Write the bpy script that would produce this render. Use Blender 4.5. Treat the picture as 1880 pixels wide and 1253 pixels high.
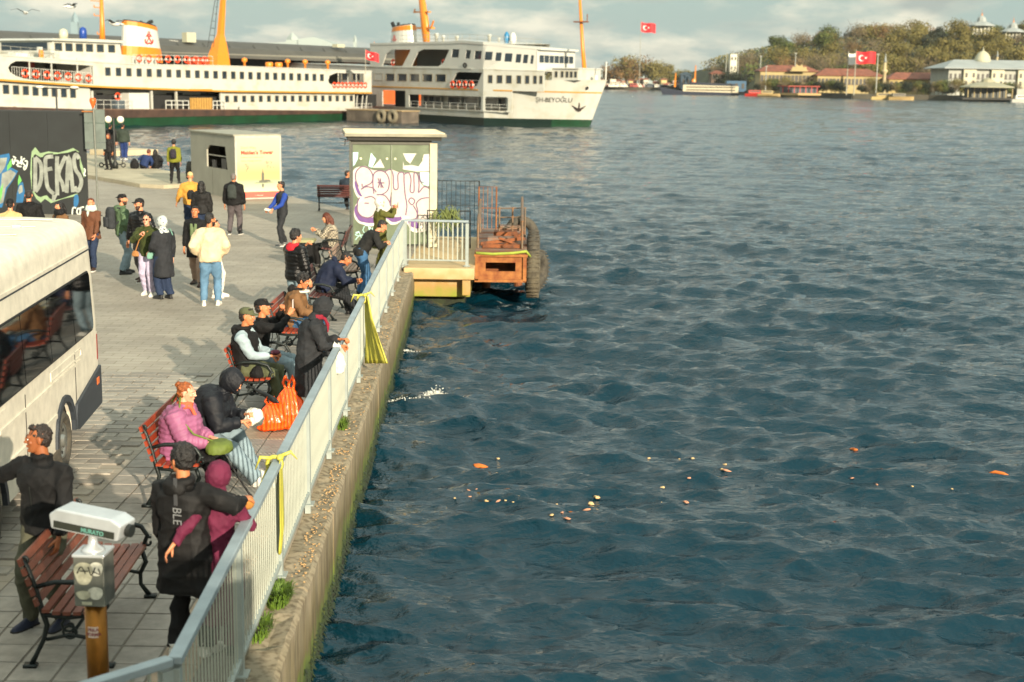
import bpy, math, random
import numpy as np
from mathutils import Vector, Matrix, noise
from mathutils.geometry import tessellate_polygon
random.seed(7); np.random.seed(7)
R = math.radians; PI = math.pi
for o in list(bpy.data.objects): bpy.data.objects.remove(o)
C = bpy.context.scene.collection
SC = bpy.context.scene

# ---------------------------------------------------------------- camera
CAM_H = 4.5; PITCH = math.atan((626.5-147.5)/2611); ROLL = R(0.8)
cd = bpy.data.cameras.new('camera'); cam = bpy.data.objects.new('camera', cd); C.objects.link(cam)
cd.lens = 2611*36/1880; cd.sensor_width = 36; cd.clip_end = 9000; cd.clip_start = 0.3
_f = Vector((0, math.cos(PITCH), -math.sin(PITCH))); _u0 = Vector((0, math.sin(PITCH), math.cos(PITCH))); _r0 = Vector((1, 0, 0))
_up = _u0*math.cos(ROLL) - _r0*math.sin(ROLL); _rt = _r0*math.cos(ROLL) + _u0*math.sin(ROLL)
m = Matrix((_rt, _up, -_f)).transposed().to_4x4(); m.translation = Vector((0, 0, CAM_H)); cam.matrix_world = m
SC.camera = cam
cd.dof.use_dof = True; cd.dof.focus_distance = 19.0; cd.dof.aperture_fstop = 2.0

# ---------------------------------------------------------------- world and sun
SUN_EL = R(15.5); SUN_AZ = Vector((0.442, -0.897, 0)).normalized()   # horizontal direction towards the sun
w = bpy.data.worlds.new('World'); SC.world = w; w.use_nodes = True
nt = w.node_tree; nt.nodes.clear(); N = nt.nodes.new; L = nt.links.new
out = N('ShaderNodeOutputWorld'); bg = N('ShaderNodeBackground'); bg.inputs[1].default_value = 0.092
sky = N('ShaderNodeTexSky'); sky.sky_type = 'NISHITA'; sky.sun_disc = False; sky.sun_elevation = SUN_EL
sky.sun_rotation = math.atan2(SUN_AZ.x, SUN_AZ.y); sky.air_density = 1.3; sky.dust_density = 2.2; sky.ozone_density = 1.5
tc = N('ShaderNodeTexCoord'); sep = N('ShaderNodeSeparateXYZ'); L(tc.outputs['Generated'], sep.inputs[0])
def mth(op, a, b=None, c=None):
    n = N('ShaderNodeMath'); n.operation = op
    for i, v in enumerate((a, b, c)):
        if v is None: continue
        if isinstance(v, (int, float)): n.inputs[i].default_value = v
        else: L(v, n.inputs[i])
    return n.outputs[0]
zc = mth('ADD', mth('MAXIMUM', sep.outputs[2], 0.0), 0.30)
cx_ = mth('DIVIDE', sep.outputs[0], zc); cy_ = mth('DIVIDE', sep.outputs[1], zc)
cmb = N('ShaderNodeCombineXYZ'); L(cx_, cmb.inputs[0]); L(cy_, cmb.inputs[1]); cmb.inputs[2].default_value = 3.1
n1 = N('ShaderNodeTexNoise'); n1.inputs['Scale'].default_value = 3.6; n1.inputs['Detail'].default_value = 9; n1.inputs['Roughness'].default_value = 0.56
n1.inputs['Distortion'].default_value = 0.15; L(cmb.outputs[0], n1.inputs['Vector'])
rmp = N('ShaderNodeValToRGB'); rmp.color_ramp.elements[0].position = 0.42; rmp.color_ramp.elements[1].position = 0.56; L(n1.outputs[0], rmp.inputs[0])
n2 = N('ShaderNodeTexNoise'); n2.inputs['Scale'].default_value = 5.0; n2.inputs['Detail'].default_value = 6; L(cmb.outputs[0], n2.inputs['Vector'])
ccol = N('ShaderNodeMixRGB'); ccol.inputs[1].default_value = (2.3, 2.55, 2.3, 1); ccol.inputs[2].default_value = (5.4, 5.05, 3.95, 1); 
r2 = N('ShaderNodeValToRGB'); r2.color_ramp.elements[0].position = 0.34; r2.color_ramp.elements[1].position = 0.58; L(n2.outputs[0], r2.inputs[0]); L(r2.outputs[0], ccol.inputs[0])
tint = N('ShaderNodeMixRGB'); tint.inputs[0].default_value = 0.8; L(sky.outputs[0], tint.inputs[1]); tint.inputs[2].default_value = (1.95, 2.8, 2.8, 1)
mx = N('ShaderNodeMixRGB'); L(mth('MULTIPLY', rmp.outputs[0], 0.9), mx.inputs[0]); L(tint.outputs[0], mx.inputs[1]); L(ccol.outputs[0], mx.inputs[2])
vm = N('ShaderNodeVectorMath'); vm.operation = 'SCALE'; L(mx.outputs[0], vm.inputs[0]); L(mth('MULTIPLY_ADD', mth('MAXIMUM', sep.outputs[2], 0.0), 1.5, 0.93), vm.inputs['Scale']); L(vm.outputs[0], bg.inputs[0]); L(bg.outputs[0], out.inputs[0])
sl = bpy.data.lights.new('sun', 'SUN'); sl.energy = 4.9; sl.angle = R(0.6); sl.color = (1.0, 0.86, 0.66)
so = bpy.data.objects.new('sun', sl); C.objects.link(so)
sd = Vector((SUN_AZ.x*math.cos(SUN_EL), SUN_AZ.y*math.cos(SUN_EL), math.sin(SUN_EL)))
so.rotation_euler = sd.to_track_quat('Z', 'Y').to_euler(); so.location = (20, -40, 30)
SC.view_settings.view_transform = 'Standard'; SC.view_settings.look = 'None'; SC.view_settings.gamma = 1
SC.view_settings.exposure = 1.0; SC.view_settings.use_curve_mapping = False
SC.render.engine = 'CYCLES'

# ---------------------------------------------------------------- measuring helpers: where a sight line meets a real plane
def ray(x, y): return _f + _rt*((x-940)/2611) - _up*((y-626.5)/2611)
def G(x, y, z=0.0):
    d = ray(x, y); t = (z-CAM_H)/d.z; return Vector((d.x*t, d.y*t, z))
def D(x, y, dist):
    d = ray(x, y); t = dist/d.y; return Vector((d.x*t, dist, CAM_H+d.z*t))
WZ = -1.1

# ---------------------------------------------------------------- materials
def lin(c):
    return tuple(((v/12.92) if v <= 0.04045 else ((v+0.055)/1.055)**2.4) for v in c)
def hexc(h):
    return lin(tuple(int(h[i:i+2], 16)/255 for i in (0, 2, 4)))
MATS = {}
def mat(name, col, rough=0.6, metal=0.0, var=0.18, scale=6.0, bump=0.0, bscale=40.0, col2=None, emit=0, alpha=1, spec=0.5, coat=0, thr=(0.35, 0.7), det=5, sheen=0):
    if name in MATS: return MATS[name]
    if isinstance(col, str): col = hexc(col)
    if isinstance(col2, str): col2 = hexc(col2)
    m = bpy.data.materials.new(name); m.use_nodes = True; nt = m.node_tree; b = nt.nodes['Principled BSDF']
    tc = nt.nodes.new('ShaderNodeTexCoord'); nz = nt.nodes.new('ShaderNodeTexNoise'); nz.inputs['Scale'].default_value = scale; nz.inputs['Detail'].default_value = det
    nz.inputs['Roughness'].default_value = 0.6
    nt.links.new(tc.outputs['Object'], nz.inputs['Vector'])
    rp = nt.nodes.new('ShaderNodeValToRGB'); nt.links.new(nz.outputs[0], rp.inputs[0])
    c2 = col2 if col2 else tuple(v*(1-var) for v in col)
    c1 = col if col2 else tuple(min(1, v*(1+var*0.5)) for v in col)
    rp.color_ramp.elements[0].position = thr[0]; rp.color_ramp.elements[1].position = thr[1]
    rp.color_ramp.elements[0].color = (*c2, 1); rp.color_ramp.elements[1].color = (*c1, 1)
    nt.links.new(rp.outputs[0], b.inputs['Base Color'])
    b.inputs['Roughness'].default_value = rough; b.inputs['Metallic'].default_value = metal
    b.inputs['Specular IOR Level'].default_value = spec
    if coat: b.inputs['Coat Weight'].default_value = coat
    if sheen: b.inputs['Sheen Weight'].default_value = sheen
    if alpha < 1: b.inputs['Alpha'].default_value = alpha
    if bump:
        n2 = nt.nodes.new('ShaderNodeTexNoise'); n2.inputs['Scale'].default_value = bscale; n2.inputs['Detail'].default_value = 4
        nt.links.new(tc.outputs['Object'], n2.inputs['Vector'])
        bp = nt.nodes.new('ShaderNodeBump'); bp.inputs['Strength'].default_value = bump; bp.inputs['Distance'].default_value = 0.02
        nt.links.new(n2.outputs[0], bp.inputs['Height']); nt.links.new(bp.outputs[0], b.inputs['Normal'])
    MATS[name] = m; return m

# ---------------------------------------------------------------- mesh builder
class MB:
    def __init__(s): s.v = []; s.f = []
    def add(s, vs, fs):
        n = len(s.v); s.v += [tuple(v) for v in vs]; s.f += [tuple(i+n for i in f) for f in fs]; return s
    def box(s, c, d, rz=0.0, M=None):
        x, y, z = d[0]/2, d[1]/2, d[2]/2
        vs = [Vector((a*x, b*y, e*z)) for a in (-1, 1) for b in (-1, 1) for e in (-1, 1)]
        if M is None: M = Matrix.Rotation(rz, 4, 'Z')
        vs = [M @ v + Vector(c) for v in vs]
        return s.add(vs, [(0, 1, 3, 2), (4, 6, 7, 5), (0, 4, 5, 1), (2, 3, 7, 6), (0, 2, 6, 4), (1, 5, 7, 3)])
    def beam(s, a, b, w, h, up=(0, 0, 1)):
        a = Vector(a); b = Vector(b); d = (b-a); l = d.length
        if l < 1e-6: return s
        d.normalize(); u = Vector(up)
        if abs(d.dot(u)) > 0.98: u = Vector((1, 0, 0))
        r = d.cross(u).normalized(); u = r.cross(d)
        M = Matrix((r, d, u)).transposed().to_4x4()
        return s.box((a+b)/2, (w, l, h), M=M)
    def tube(s, pts, r, n=8, caps=True, flat=1.0):
        pts = [Vector(p) for p in pts]; rs = r if isinstance(r, (list, tuple)) else [r]*len(pts)
        vs = []; fs = []; pr = None
        for i, p in enumerate(pts):
            d = (pts[min(i+1, len(pts)-1)] - pts[max(i-1, 0)]).normalized()
            if pr is None:
                u = Vector((0, 0, 1)) if abs(d.z) < 0.9 else Vector((0, 1, 0)); pr = d.cross(u).normalized()
            pr = (pr - d*pr.dot(d)); pr = pr.normalized() if pr.length > 1e-6 else d.orthogonal().normalized()
            q = d.cross(pr)
            for k in range(n):
                a = 2*PI*k/n; vs.append(p + (pr*math.cos(a) + q*math.sin(a)*flat)*rs[i])
        for i in range(len(pts)-1):
            for k in range(n):
                k2 = (k+1) % n; fs.append((i*n+k, i*n+k2, (i+1)*n+k2, (i+1)*n+k))
        if caps:
            fs.append(tuple(reversed(range(n)))); fs.append(tuple((len(pts)-1)*n+k for k in range(n)))
        return s.add(vs, fs)
    def rings(s, rings, closed=True):      # list of equal-length vertex rings
        n = len(rings[0]); vs = [v for r in rings for v in r]; fs = []
        for i in range(len(rings)-1):
            for k in range(n):
                k2 = (k+1) % n; fs.append((i*n+k, i*n+k2, (i+1)*n+k2, (i+1)*n+k))
        if closed: fs.append(tuple(reversed(range(n)))); fs.append(tuple((len(rings)-1)*n+k for k in range(n)))
        return s.add(vs, fs)
    def ell(s, c, r, nu=12, nv=8, M=None):
        c = Vector(c); rg = []
        for j in range(nv+1):
            t = PI*(0.02+0.96*j/nv); row = []
            for k in range(nu):
                a = 2*PI*k/nu; v = Vector((math.sin(t)*math.cos(a)*r[0], math.sin(t)*math.sin(a)*r[1], -math.cos(t)*r[2]))
                row.append(c + (M @ v if M else v))
            rg.append(row)
        return s.rings(rg)
    def lathe(s, prof, c=(0, 0, 0), n=16):
        c = Vector(c)
        return s.rings([[c + Vector((r*math.cos(2*PI*k/n), r*math.sin(2*PI*k/n), z)) for k in range(n)] for r, z in prof])
    def torus(s, c, R_, r, ax='Y', n=16, m=6, flat=1.0):
        vs = []; fs = []; c = Vector(c)
        for i in range(n):
            a = 2*PI*i/n
            for k in range(m):
                b = 2*PI*k/m; rad = R_+r*math.cos(b); h = r*math.sin(b)*flat
                p = {'Y': (rad*math.cos(a), h, rad*math.sin(a)), 'Z': (rad*math.cos(a), rad*math.sin(a), h), 'X': (h, rad*math.cos(a), rad*math.sin(a))}[ax]
                vs.append(c+Vector(p))
        for i in range(n):
            for k in range(m):
                fs.append((i*m+k, i*m+(k+1) % m, ((i+1) % n)*m+(k+1) % m, ((i+1) % n)*m+k))
        return s.add(vs, fs)
    def plate(s, loops, th, O=(0, 0, 0), U=(1, 0, 0), W=(0, 0, 1), T=(0, 1, 0)):   # polygon with holes in plane U,W, thickness along T
        O = Vector(O); U = Vector(U); W = Vector(W); T = Vector(T)
        loops = [[Vector((p[0], p[1], 0)) for p in l] for l in loops]
        flat = [p for l in loops for p in l]; tris = tessellate_polygon(loops)
        a = [O + U*p.x + W*p.y for p in flat]; n = len(a)
        if th == 0: return s.add(a, tris)
        vs = a + [v + T*th for v in a]; fs = list(tris) + [tuple(i+n for i in reversed(t)) for t in tris]
        k = 0
        for l in loops:
            m_ = len(l)
            for i in range(m_): j = (i+1) % m_; fs.append((k+i, k+j, k+j+n, k+i+n))
            k += m_
        return s.add(vs, fs)
    def mesh(s, name, mt=None, smooth=False):
        me = bpy.data.meshes.new(name); me.from_pydata(s.v, [], s.f)
        if mt: me.materials.append(mt)
        import bmesh
        bm = bmesh.new(); bm.from_mesh(me); bmesh.ops.recalc_face_normals(bm, faces=bm.faces); bm.to_mesh(me); bm.free()
        if smooth: me.shade_smooth()
        return me
    def build(s, name, mt, parent=None, smooth=False, loc=None, bevel=0, kind=None):
        o = bpy.data.objects.new(name, s.mesh(name, mt, smooth)); C.objects.link(o)
        if parent: o.parent = parent
        if loc is not None: o.location = loc
        if bevel:
            b = o.modifiers.new('bevel', 'BEVEL'); b.width = bevel; b.segments = 2; b.limit_method = 'ANGLE'
        if kind: o['kind'] = kind
        return o
def link(me, name, parent=None, loc=(0, 0, 0), rot=(0, 0, 0), scale=None):
    o = bpy.data.objects.new(name, me); C.objects.link(o); o.parent = parent; o.location = loc; o.rotation_euler = rot
    if scale: o.scale = scale if hasattr(scale, '__len__') else (scale,)*3
    return o
def tag(o, label, cat, group=None):
    o['label'] = label; o['category'] = cat
    if group: o['group'] = group
    return o
def thing(name, label, cat, loc=(0, 0, 0), rz=0, group=None):
    o = bpy.data.objects.new(name, None); C.objects.link(o); o.location = loc; o.rotation_euler = (0, 0, rz); o.empty_display_size = 0.2
    return tag(o, label, cat, group)
def struct(o): o['kind'] = 'structure'; return o
def lerp(tab, x):
    if x <= tab[0][0]: return tab[0][1]
    for (a, b), (c, d) in zip(tab, tab[1:]):
        if x <= c: return b + (d-b)*(x-a)/(c-a)
    return tab[-1][1]
def rr(x0, z0, x1, z1, r=0.0, n=4):      # rounded rectangle loop
    if r <= 0: return [(x0, z0), (x1, z0), (x1, z1), (x0, z1)]
    o = []
    for cx, cz, a0 in ((x1-r, z0+r, -90), (x1-r, z1-r, 0), (x0+r, z1-r, 90), (x0+r, z0+r, 180)):
        for i in range(n+1):
            a = R(a0+90*i/n); o.append((cx+r*math.cos(a), cz+r*math.sin(a)))
    return o
def text_mesh(txt, size, name, mt, th=0.01, align='LEFT', sx=1.0, shear=0, off=0.0):
    cu = bpy.data.curves.new(name, 'FONT'); cu.body = txt; cu.size = size; cu.extrude = th/2; cu.align_x = align; cu.shear = shear; cu.offset = off; cu.resolution_u = 3
    o = bpy.data.objects.new('tmp', cu); C.objects.link(o)
    me = bpy.data.meshes.new_from_object(o.evaluated_get(bpy.context.evaluated_depsgraph_get()))
    bpy.data.objects.remove(o); me.materials.clear(); me.materials.append(mt); me.name = name
    if sx != 1: me.transform(Matrix.Diagonal((sx, 1, 1, 1)))
    return me
# ---------------------------------------------------------------- water
def water():
    nr, nc = 1500, 560
    y0, y1 = 5.0, 2600.0
    q = np.linspace(0, 1, nr); ys = y0*(y1/y0)**q
    t = np.linspace(-0.62, 0.62, nc)
    Y = np.repeat(ys[:, None], nc, 1); X = Y*t[None, :]
    dy = np.gradient(ys)[:, None]
    rng = np.random.RandomState(3)
    Z = np.zeros_like(X); DX = np.zeros_like(X); DY = np.zeros_like(X)
    for i in range(200):
        lam = 0.12*(0.75/0.12)**rng.rand() if i < 110 else (0.6*(4.5)**rng.rand() if i < 172 else 2.8*(3.4)**rng.rand())
        th = R(-100) + rng.normal(0, 0.36 if lam < .8 else .5) * (0.75 + 0.5*rng.rand())
        k = 2*PI/lam; kx, ky = k*math.cos(th), k*math.sin(th)
        a = (0.0100 if lam < .8 else .0084)*lam*min(1, .8/lam)**.45
        if i >= 172: a = 0.0034*lam
        ph = rng.rand()*2*PI
        att = np.clip((lam/(dy*max(abs(math.sin(th)), 0.3)) - 1.7)/1.8, 0, 1)
        att = att*att*(3-2*att)
        p = kx*X+ky*Y+ph
        Z += a*att*np.sin(p); c = np.cos(p)*a*att*0.65
        DX += c*math.cos(th); DY += c*math.sin(th)
    # patchiness of the chop and calmer water close to the quay wall
    mod = 0.80+0.35*np.sin(X*0.11+1.3+0.8*np.sin(Y*0.07))*np.sin(Y*0.05-0.4+0.7*np.sin(X*0.09))
    Z *= mod; 
    co = np.stack([X+DX, Y+DY, WZ+Z], -1).reshape(-1, 3)
    idx = np.arange(nr*nc).reshape(nr, nc)
    global sea_z
    CO = co.reshape(nr, nc, 3)
    def sea_z(x, y):
        j = int(round(math.log(y/y0)/math.log(y1/y0)*(nr-1))); i = int(round((x/y+.62)/1.24*(nc-1))); s_ = CO[max(j-6, 0):j+7, max(i-8, 0):i+9].reshape(-1, 3)
        return float(s_[((s_[:, 0]-x)**2+(s_[:, 1]-y)**2).argmin(), 2])
    a = idx[:-1, :-1].ravel(); b = idx[:-1, 1:].ravel(); c = idx[1:, 1:].ravel(); d = idx[1:, :-1].ravel()
    f = np.stack([a, b, c, d], -1)
    me = bpy.data.meshes.new('water'); me.vertices.add(len(co)); me.vertices.foreach_set('co', co.ravel())
    me.loops.add(f.size); me.loops.foreach_set('vertex_index', f.ravel()); me.polygons.add(len(f))
    me.polygons.foreach_set('loop_start', np.arange(0, f.size, 4)); me.polygons.foreach_set('loop_total', np.full(len(f), 4))
    me.update(); me.shade_smooth()
    m = bpy.data.materials.new('sea_water'); m.use_nodes = True; nt = m.node_tree; b = nt.nodes['Principled BSDF']
    b.inputs['Base Color'].default_value = (0.0009, 0.018, 0.030, 1); b.inputs['Roughness'].default_value = 0.07; b.inputs['IOR'].default_value = 1.33
    g = nt.nodes.new('ShaderNodeNewGeometry'); mp = nt.nodes.new('ShaderNodeMapping'); mp.inputs['Scale'].default_value = (0.75, 1.25, 1)
    mp.inputs['Rotation'].default_value = (0, 0, R(-8)); nt.links.new(g.outputs['Position'], mp.inputs[0])
    sx_ = nt.nodes.new('ShaderNodeSeparateXYZ'); nt.links.new(g.outputs['Position'], sx_.inputs[0]); mr_ = nt.nodes.new('ShaderNodeMapRange'); mr_.inputs[1].default_value = 40; mr_.inputs[2].default_value = 420; mr_.inputs[3].default_value = .03; mr_.inputs[4].default_value = .12; nt.links.new(sx_.outputs[1], mr_.inputs[0]); nt.links.new(mr_.outputs[0], b.inputs['Roughness'])
    prev = None
    for sc, st, ds, de in ((9, 0.9, 0.028, 5), (2.4, 0.8, 0.11, 4), (0.5, 0.45, 0.35, 3)):
        nz = nt.nodes.new('ShaderNodeTexNoise'); nz.inputs['Scale'].default_value = sc; nz.inputs['Detail'].default_value = de; nz.inputs['Distortion'].default_value = 0.4
        nt.links.new(mp.outputs[0], nz.inputs['Vector'])
        bp = nt.nodes.new('ShaderNodeBump'); bp.inputs['Strength'].default_value = st; bp.inputs['Distance'].default_value = ds
        nt.links.new(nz.outputs[0], bp.inputs['Height'])
        if prev: nt.links.new(prev.outputs[0], bp.inputs['Normal'])
        prev = bp
    nt.links.new(prev.outputs[0], b.inputs['Normal'])
    me.materials.append(m)
    o = bpy.data.objects.new('water', me); C.objects.link(o); struct(o)
    # floor of the sea and the water beside and behind the camera
    mb = MB(); mb.box((0, 2000, WZ-6), (7800, 4700, 0.5)); struct(mb.build('sea_bed', mat('sea_bed', (0.004, 0.02, 0.03), 0.9)))
    mb = MB()
    for x0, x1, yy0, yy1 in ((-3900, 3900, -320, 4.2),): mb.add([(x0, yy0, WZ-.02), (x1, yy0, WZ-.02), (x1, yy1, WZ-.02), (x0, yy1, WZ-.02)], [(0, 1, 2, 3)])
    mb.add([(3.2, 4.2, WZ-.02), (3900, 4.2, WZ-.02), (3900, 2600*1.5, WZ-.02), (2600*0.62, 2600, WZ-.02)], [(0, 1, 2, 3)])
    struct(mb.build('water', m))
water()
def wall_x(y): return -1.52-0.0262*y          # outer face of the quay wall
def fx(y): return -1.80-0.0262*y              # fence line

# ---------------------------------------------------------------- unseen bridge the view is taken from, cut short to shade only the quay
M_brg = mat('bridge_concrete', '8a877d', .8, var=.2, scale=2)
struct(MB().box((-6.4, -9.7, 2.2), (19.2, 20, 1.6)).build('bridge_deck', M_brg))
bp = thing('bridge_parapet', 'parapet of the raised walkway the view is taken from', 'parapet', (-6.4, .12, 3.0)); MB().box((0, 0, .44), (19.2, .25, .88)).build('kerb', M_brg, bp)  # kept solid to cast shade over the near quay
MB().box((0, 0, 1.0), (19.2, .09, .06)).build('top_rail', mat('bridge_rail', '3c4a44', .5), bp)
for i in range(14): MB().box((-9.1+i*1.4, 0, .92), (.05, .05, .12)).build('bracket', MATS['bridge_rail'], bp)
# ---------------------------------------------------------------- quay
M_conc = mat('quay_concrete', '8d8069', 0.85, var=0.45, scale=2.2, bump=0.5, bscale=30, det=8)
M_dirt = mat('dirt', '5b4630', 0.95, var=0.6, scale=9, bump=0.8, bscale=60)
def algae_wall():
    m = bpy.data.materials.new('stained_wall'); m.use_nodes = True; nt = m.node_tree; b = nt.nodes['Principled BSDF']; b.inputs['Roughness'].default_value = 0.8
    g = nt.nodes.new('ShaderNodeNewGeometry'); s = nt.nodes.new('ShaderNodeSeparateXYZ'); nt.links.new(g.outputs['Position'], s.inputs[0])
    nz = nt.nodes.new('ShaderNodeTexNoise'); nz.inputs['Scale'].default_value = 2.6; nz.inputs['Detail'].default_value = 8; nt.links.new(g.outputs['Position'], nz.inputs['Vector'])
    a = nt.nodes.new('ShaderNodeMath'); a.operation = 'MULTIPLY_ADD'; nt.links.new(nz.outputs[0], a.inputs[0]); a.inputs[1].default_value = -0.75; nt.links.new(s.outputs[2], a.inputs[2])
    mr = nt.nodes.new('ShaderNodeMapRange'); mr.inputs[1].default_value = -1.5; mr.inputs[2].default_value = -0.5; nt.links.new(a.outputs[0], mr.inputs[0])
    rp = nt.nodes.new('ShaderNodeValToRGB'); e = rp.color_ramp.elements; e[0].position = 0.0; e[0].color = (0.010, 0.014, 0.006, 1); e[1].position = 1; e[1].color = (*hexc('857a64'), 1)
    for p, c in ((0.20, (0.035, 0.06, 0.008)), (0.36, (0.09, 0.12, 0.015)), (0.50, hexc('5f5538')), (0.72, hexc('73694f'))):
        x = e.new(p); x.color = (*c, 1)
    nt.links.new(mr.outputs[0], rp.inputs[0])
    n2 = nt.nodes.new('ShaderNodeTexNoise'); n2.inputs['Scale'].default_value = 5; mp = nt.nodes.new('ShaderNodeMapping'); mp.inputs['Scale'].default_value = (3, 3, 0.35)
    nt.links.new(g.outputs['Position'], mp.inputs[0]); nt.links.new(mp.outputs[0], n2.inputs['Vector'])
    mxx = nt.nodes.new('ShaderNodeMixRGB'); mxx.blend_type = 'MULTIPLY'; mxx.inputs[0].default_value = 0.8
    r3 = nt.nodes.new('ShaderNodeValToRGB'); r3.color_ramp.elements[0].position = 0.3; r3.color_ramp.elements[0].color = (0.3, 0.26, 0.2, 1); r3.color_ramp.elements[1].position = 0.55; r3.color_ramp.elements[1].color = (1, 1, 1, 1)
    nt.links.new(n2.outputs[0], r3.inputs[0]); nt.links.new(rp.outputs[0], mxx.inputs[1]); nt.links.new(r3.outputs[0], mxx.inputs[2])
    nt.links.new(mxx.outputs[0], b.inputs['Base Color'])
    bp = nt.nodes.new('ShaderNodeBump'); bp.inputs['Strength'].default_value = 0.6; bp.inputs['Distance'].default_value = 0.03; nt.links.new(nz.outputs[0], bp.inputs['Height']); nt.links.new(bp.outputs[0], b.inputs['Normal'])
    return m
M_wall = algae_wall()
def paving_mat():
    m = bpy.data.materials.new('paving'); m.use_nodes = True; nt = m.node_tree; b = nt.nodes['Principled BSDF']; b.inputs['Roughness'].default_value = 0.62
    g = nt.nodes.new('ShaderNodeNewGeometry')
    br = nt.nodes.new('ShaderNodeTexBrick'); br.inputs['Scale'].default_value = 1.0; br.inputs['Brick Width'].default_value = 0.42; br.inputs['Row Height'].default_value = 0.21
    br.inputs['Mortar Size'].default_value = 0.008; br.inputs['Mortar Smooth'].default_value = 0.3
    br.inputs['Color1'].default_value = (*hexc('918b80'), 1); br.inputs['Color2'].default_value = (*hexc('867f74'), 1); br.inputs['Mortar'].default_value = (*hexc('6c6450'), 1)
    nt.links.new(g.outputs['Position'], br.inputs['Vector'])
    nz = nt.nodes.new('ShaderNodeTexNoise'); nz.inputs['Scale'].default_value = 0.6; nz.inputs['Detail'].default_value = 9; nz.inputs['Roughness'].default_value = 0.7; nt.links.new(g.outputs['Position'], nz.inputs['Vector'])
    rp = nt.nodes.new('ShaderNodeValToRGB'); rp.color_ramp.elements[0].position = 0.3; rp.color_ramp.elements[0].color = (0.72, 0.70, 0.66, 1); rp.color_ramp.elements[1].position = 0.62; rp.color_ramp.elements[1].color = (1.12, 1.1, 1.05, 1)
    nt.links.new(nz.outputs[0], rp.inputs[0]); mxx = nt.nodes.new('ShaderNodeMixRGB'); mxx.blend_type = 'MULTIPLY'; mxx.inputs[0].default_value = 1
    nt.links.new(br.outputs[0], mxx.inputs[1]); nt.links.new(rp.outputs[0], mxx.inputs[2]); nt.links.new(mxx.outputs[0], b.inputs['Base Color'])
    bp = nt.nodes.new('ShaderNodeBump'); bp.inputs['Strength'].default_value = 0.5; bp.inputs['Distance'].default_value = 0.006; bp.invert = True
    nt.links.new(br.outputs['Fac'], bp.inputs['Height']); nt.links.new(bp.outputs[0], b.inputs['Normal'])
    return m
M_pave = paving_mat()
# outline of the promenade: clockwise from the near right corner
edge_far = [(-4.35, 46.64), (-5.74, 49.42), (-8.96, 55.3), (-14.63, 64.55), (-17.74, 69.0), (-24.1, 81.0), (-44, 112)]
quay = [(wall_x(-6)-.30, -6)] + [(wall_x(y)-.30, y) for y in (10, 20, 30, 34.9)] + [(-2.62, 34.9), (-2.62, 41.3), (-3.9, 43.5)] + edge_far + [(-140, 112), (-140, -6)]
mb = MB(); mb.plate([quay], -0.5, O=(0, 0, 0), U=(1, 0, 0), W=(0, 1, 0), T=(0, 0, 1)); q = struct(mb.build('quay_ground', M_pave))
mb = MB(); q2 = [(x+(-0.02 if x > -100 else 0), y-0.02) for x, y in quay]
mb.plate([q2], -5.0, O=(0, 0, -0.503), U=(1, 0, 0), W=(0, 1, 0), T=(0, 0, 1)); struct(mb.build('quay_wall', M_wall))
# kerb ledge outside the fence, in cast lengths with open joints
y = -4.0; k = 0
kr = bpy.data.objects.new('kerb', None); C.objects.link(kr); struct(kr)
rng = random.Random(4)
while y < 34.6:
    ln = 2.35; y2 = min(y+ln, 34.9); mbk = MB(); ns = 14; rg = []
    for i in range(ns+1):
        yy = y+0.012+(y2-y-0.024)*i/ns; xo = wall_x(yy)+rng.uniform(-.008, .008); xi = xo-0.312; zt = -0.12+rng.uniform(-.006, .006)
        rg.append([Vector((xi, yy, -.9)), Vector((xi, yy, zt+.02)), Vector((xi+.14, yy, zt+rng.uniform(-.03, .02))), Vector((xo-.04, yy, zt)), Vector((xo, yy, zt-.03-rng.random()*.012)), Vector((xo+.0, yy, -.9)), Vector((xo, yy, -4.5)), Vector((xi, yy, -4.5))])
    mbk.rings(rg); mbk.build('kerb_block', M_wall, kr); y = y2; k += 1
def scatter_mesh(n, area, size, hfun, seed=1, flat=0.4, jitter=True):
    rg = random.Random(seed); mb = MB()
    for i in range(n):
        x, y, z = area(rg); s = size*(0.4+rg.random()); a = rg.random()*PI
        M = Matrix.Rotation(a, 4, 'Z') @ Matrix.Rotation(rg.uniform(-.5, .5), 4, 'X')
        mb.box((x, y, z+s*flat*.3), (s, s*rg.uniform(.3, .9), s*flat), M=M)
    return mb
def led(rg):
    y = rg.choice([rg.uniform(12.5, 17.5), rg.uniform(17, 30)]); return (wall_x(y)-rg.uniform(.03, .20), y, -0.115)
sm = scatter_mesh(520, led, 0.018, None, 5); sm.build('leaf_litter', mat('litter', '6e4e2c', .9, var=.6, scale=80, col2='c0a070'), kind='stuff')
# raised corner of the quay
mb = MB(); rp_ = [(-44, 96), (-18.67, 62.6), (-15.2, 57.9), (-14.1, 57.35), (-13.35, 58.3), (-13.2, 61.9), (-14.75, 64.35), (-17.84, 68.8), (-24.2, 80.8), (-44, 111)]
mb.plate([rp_], 0.15, O=(0, 0, 0.004), U=(1, 0, 0), W=(0, 1, 0), T=(0, 0, 1)); struct(mb.build('raised_quay', mat('raised_stone', 'a39a82', .8, var=.25, scale=.8, det=8)))
mb = MB(); mb.box((-21.6, 79.2, .30), (2.9, 2.2, .28), rz=.9); struct(mb.build('stone_step', mat('step_stone', 'b5a88a', .8)))

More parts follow.
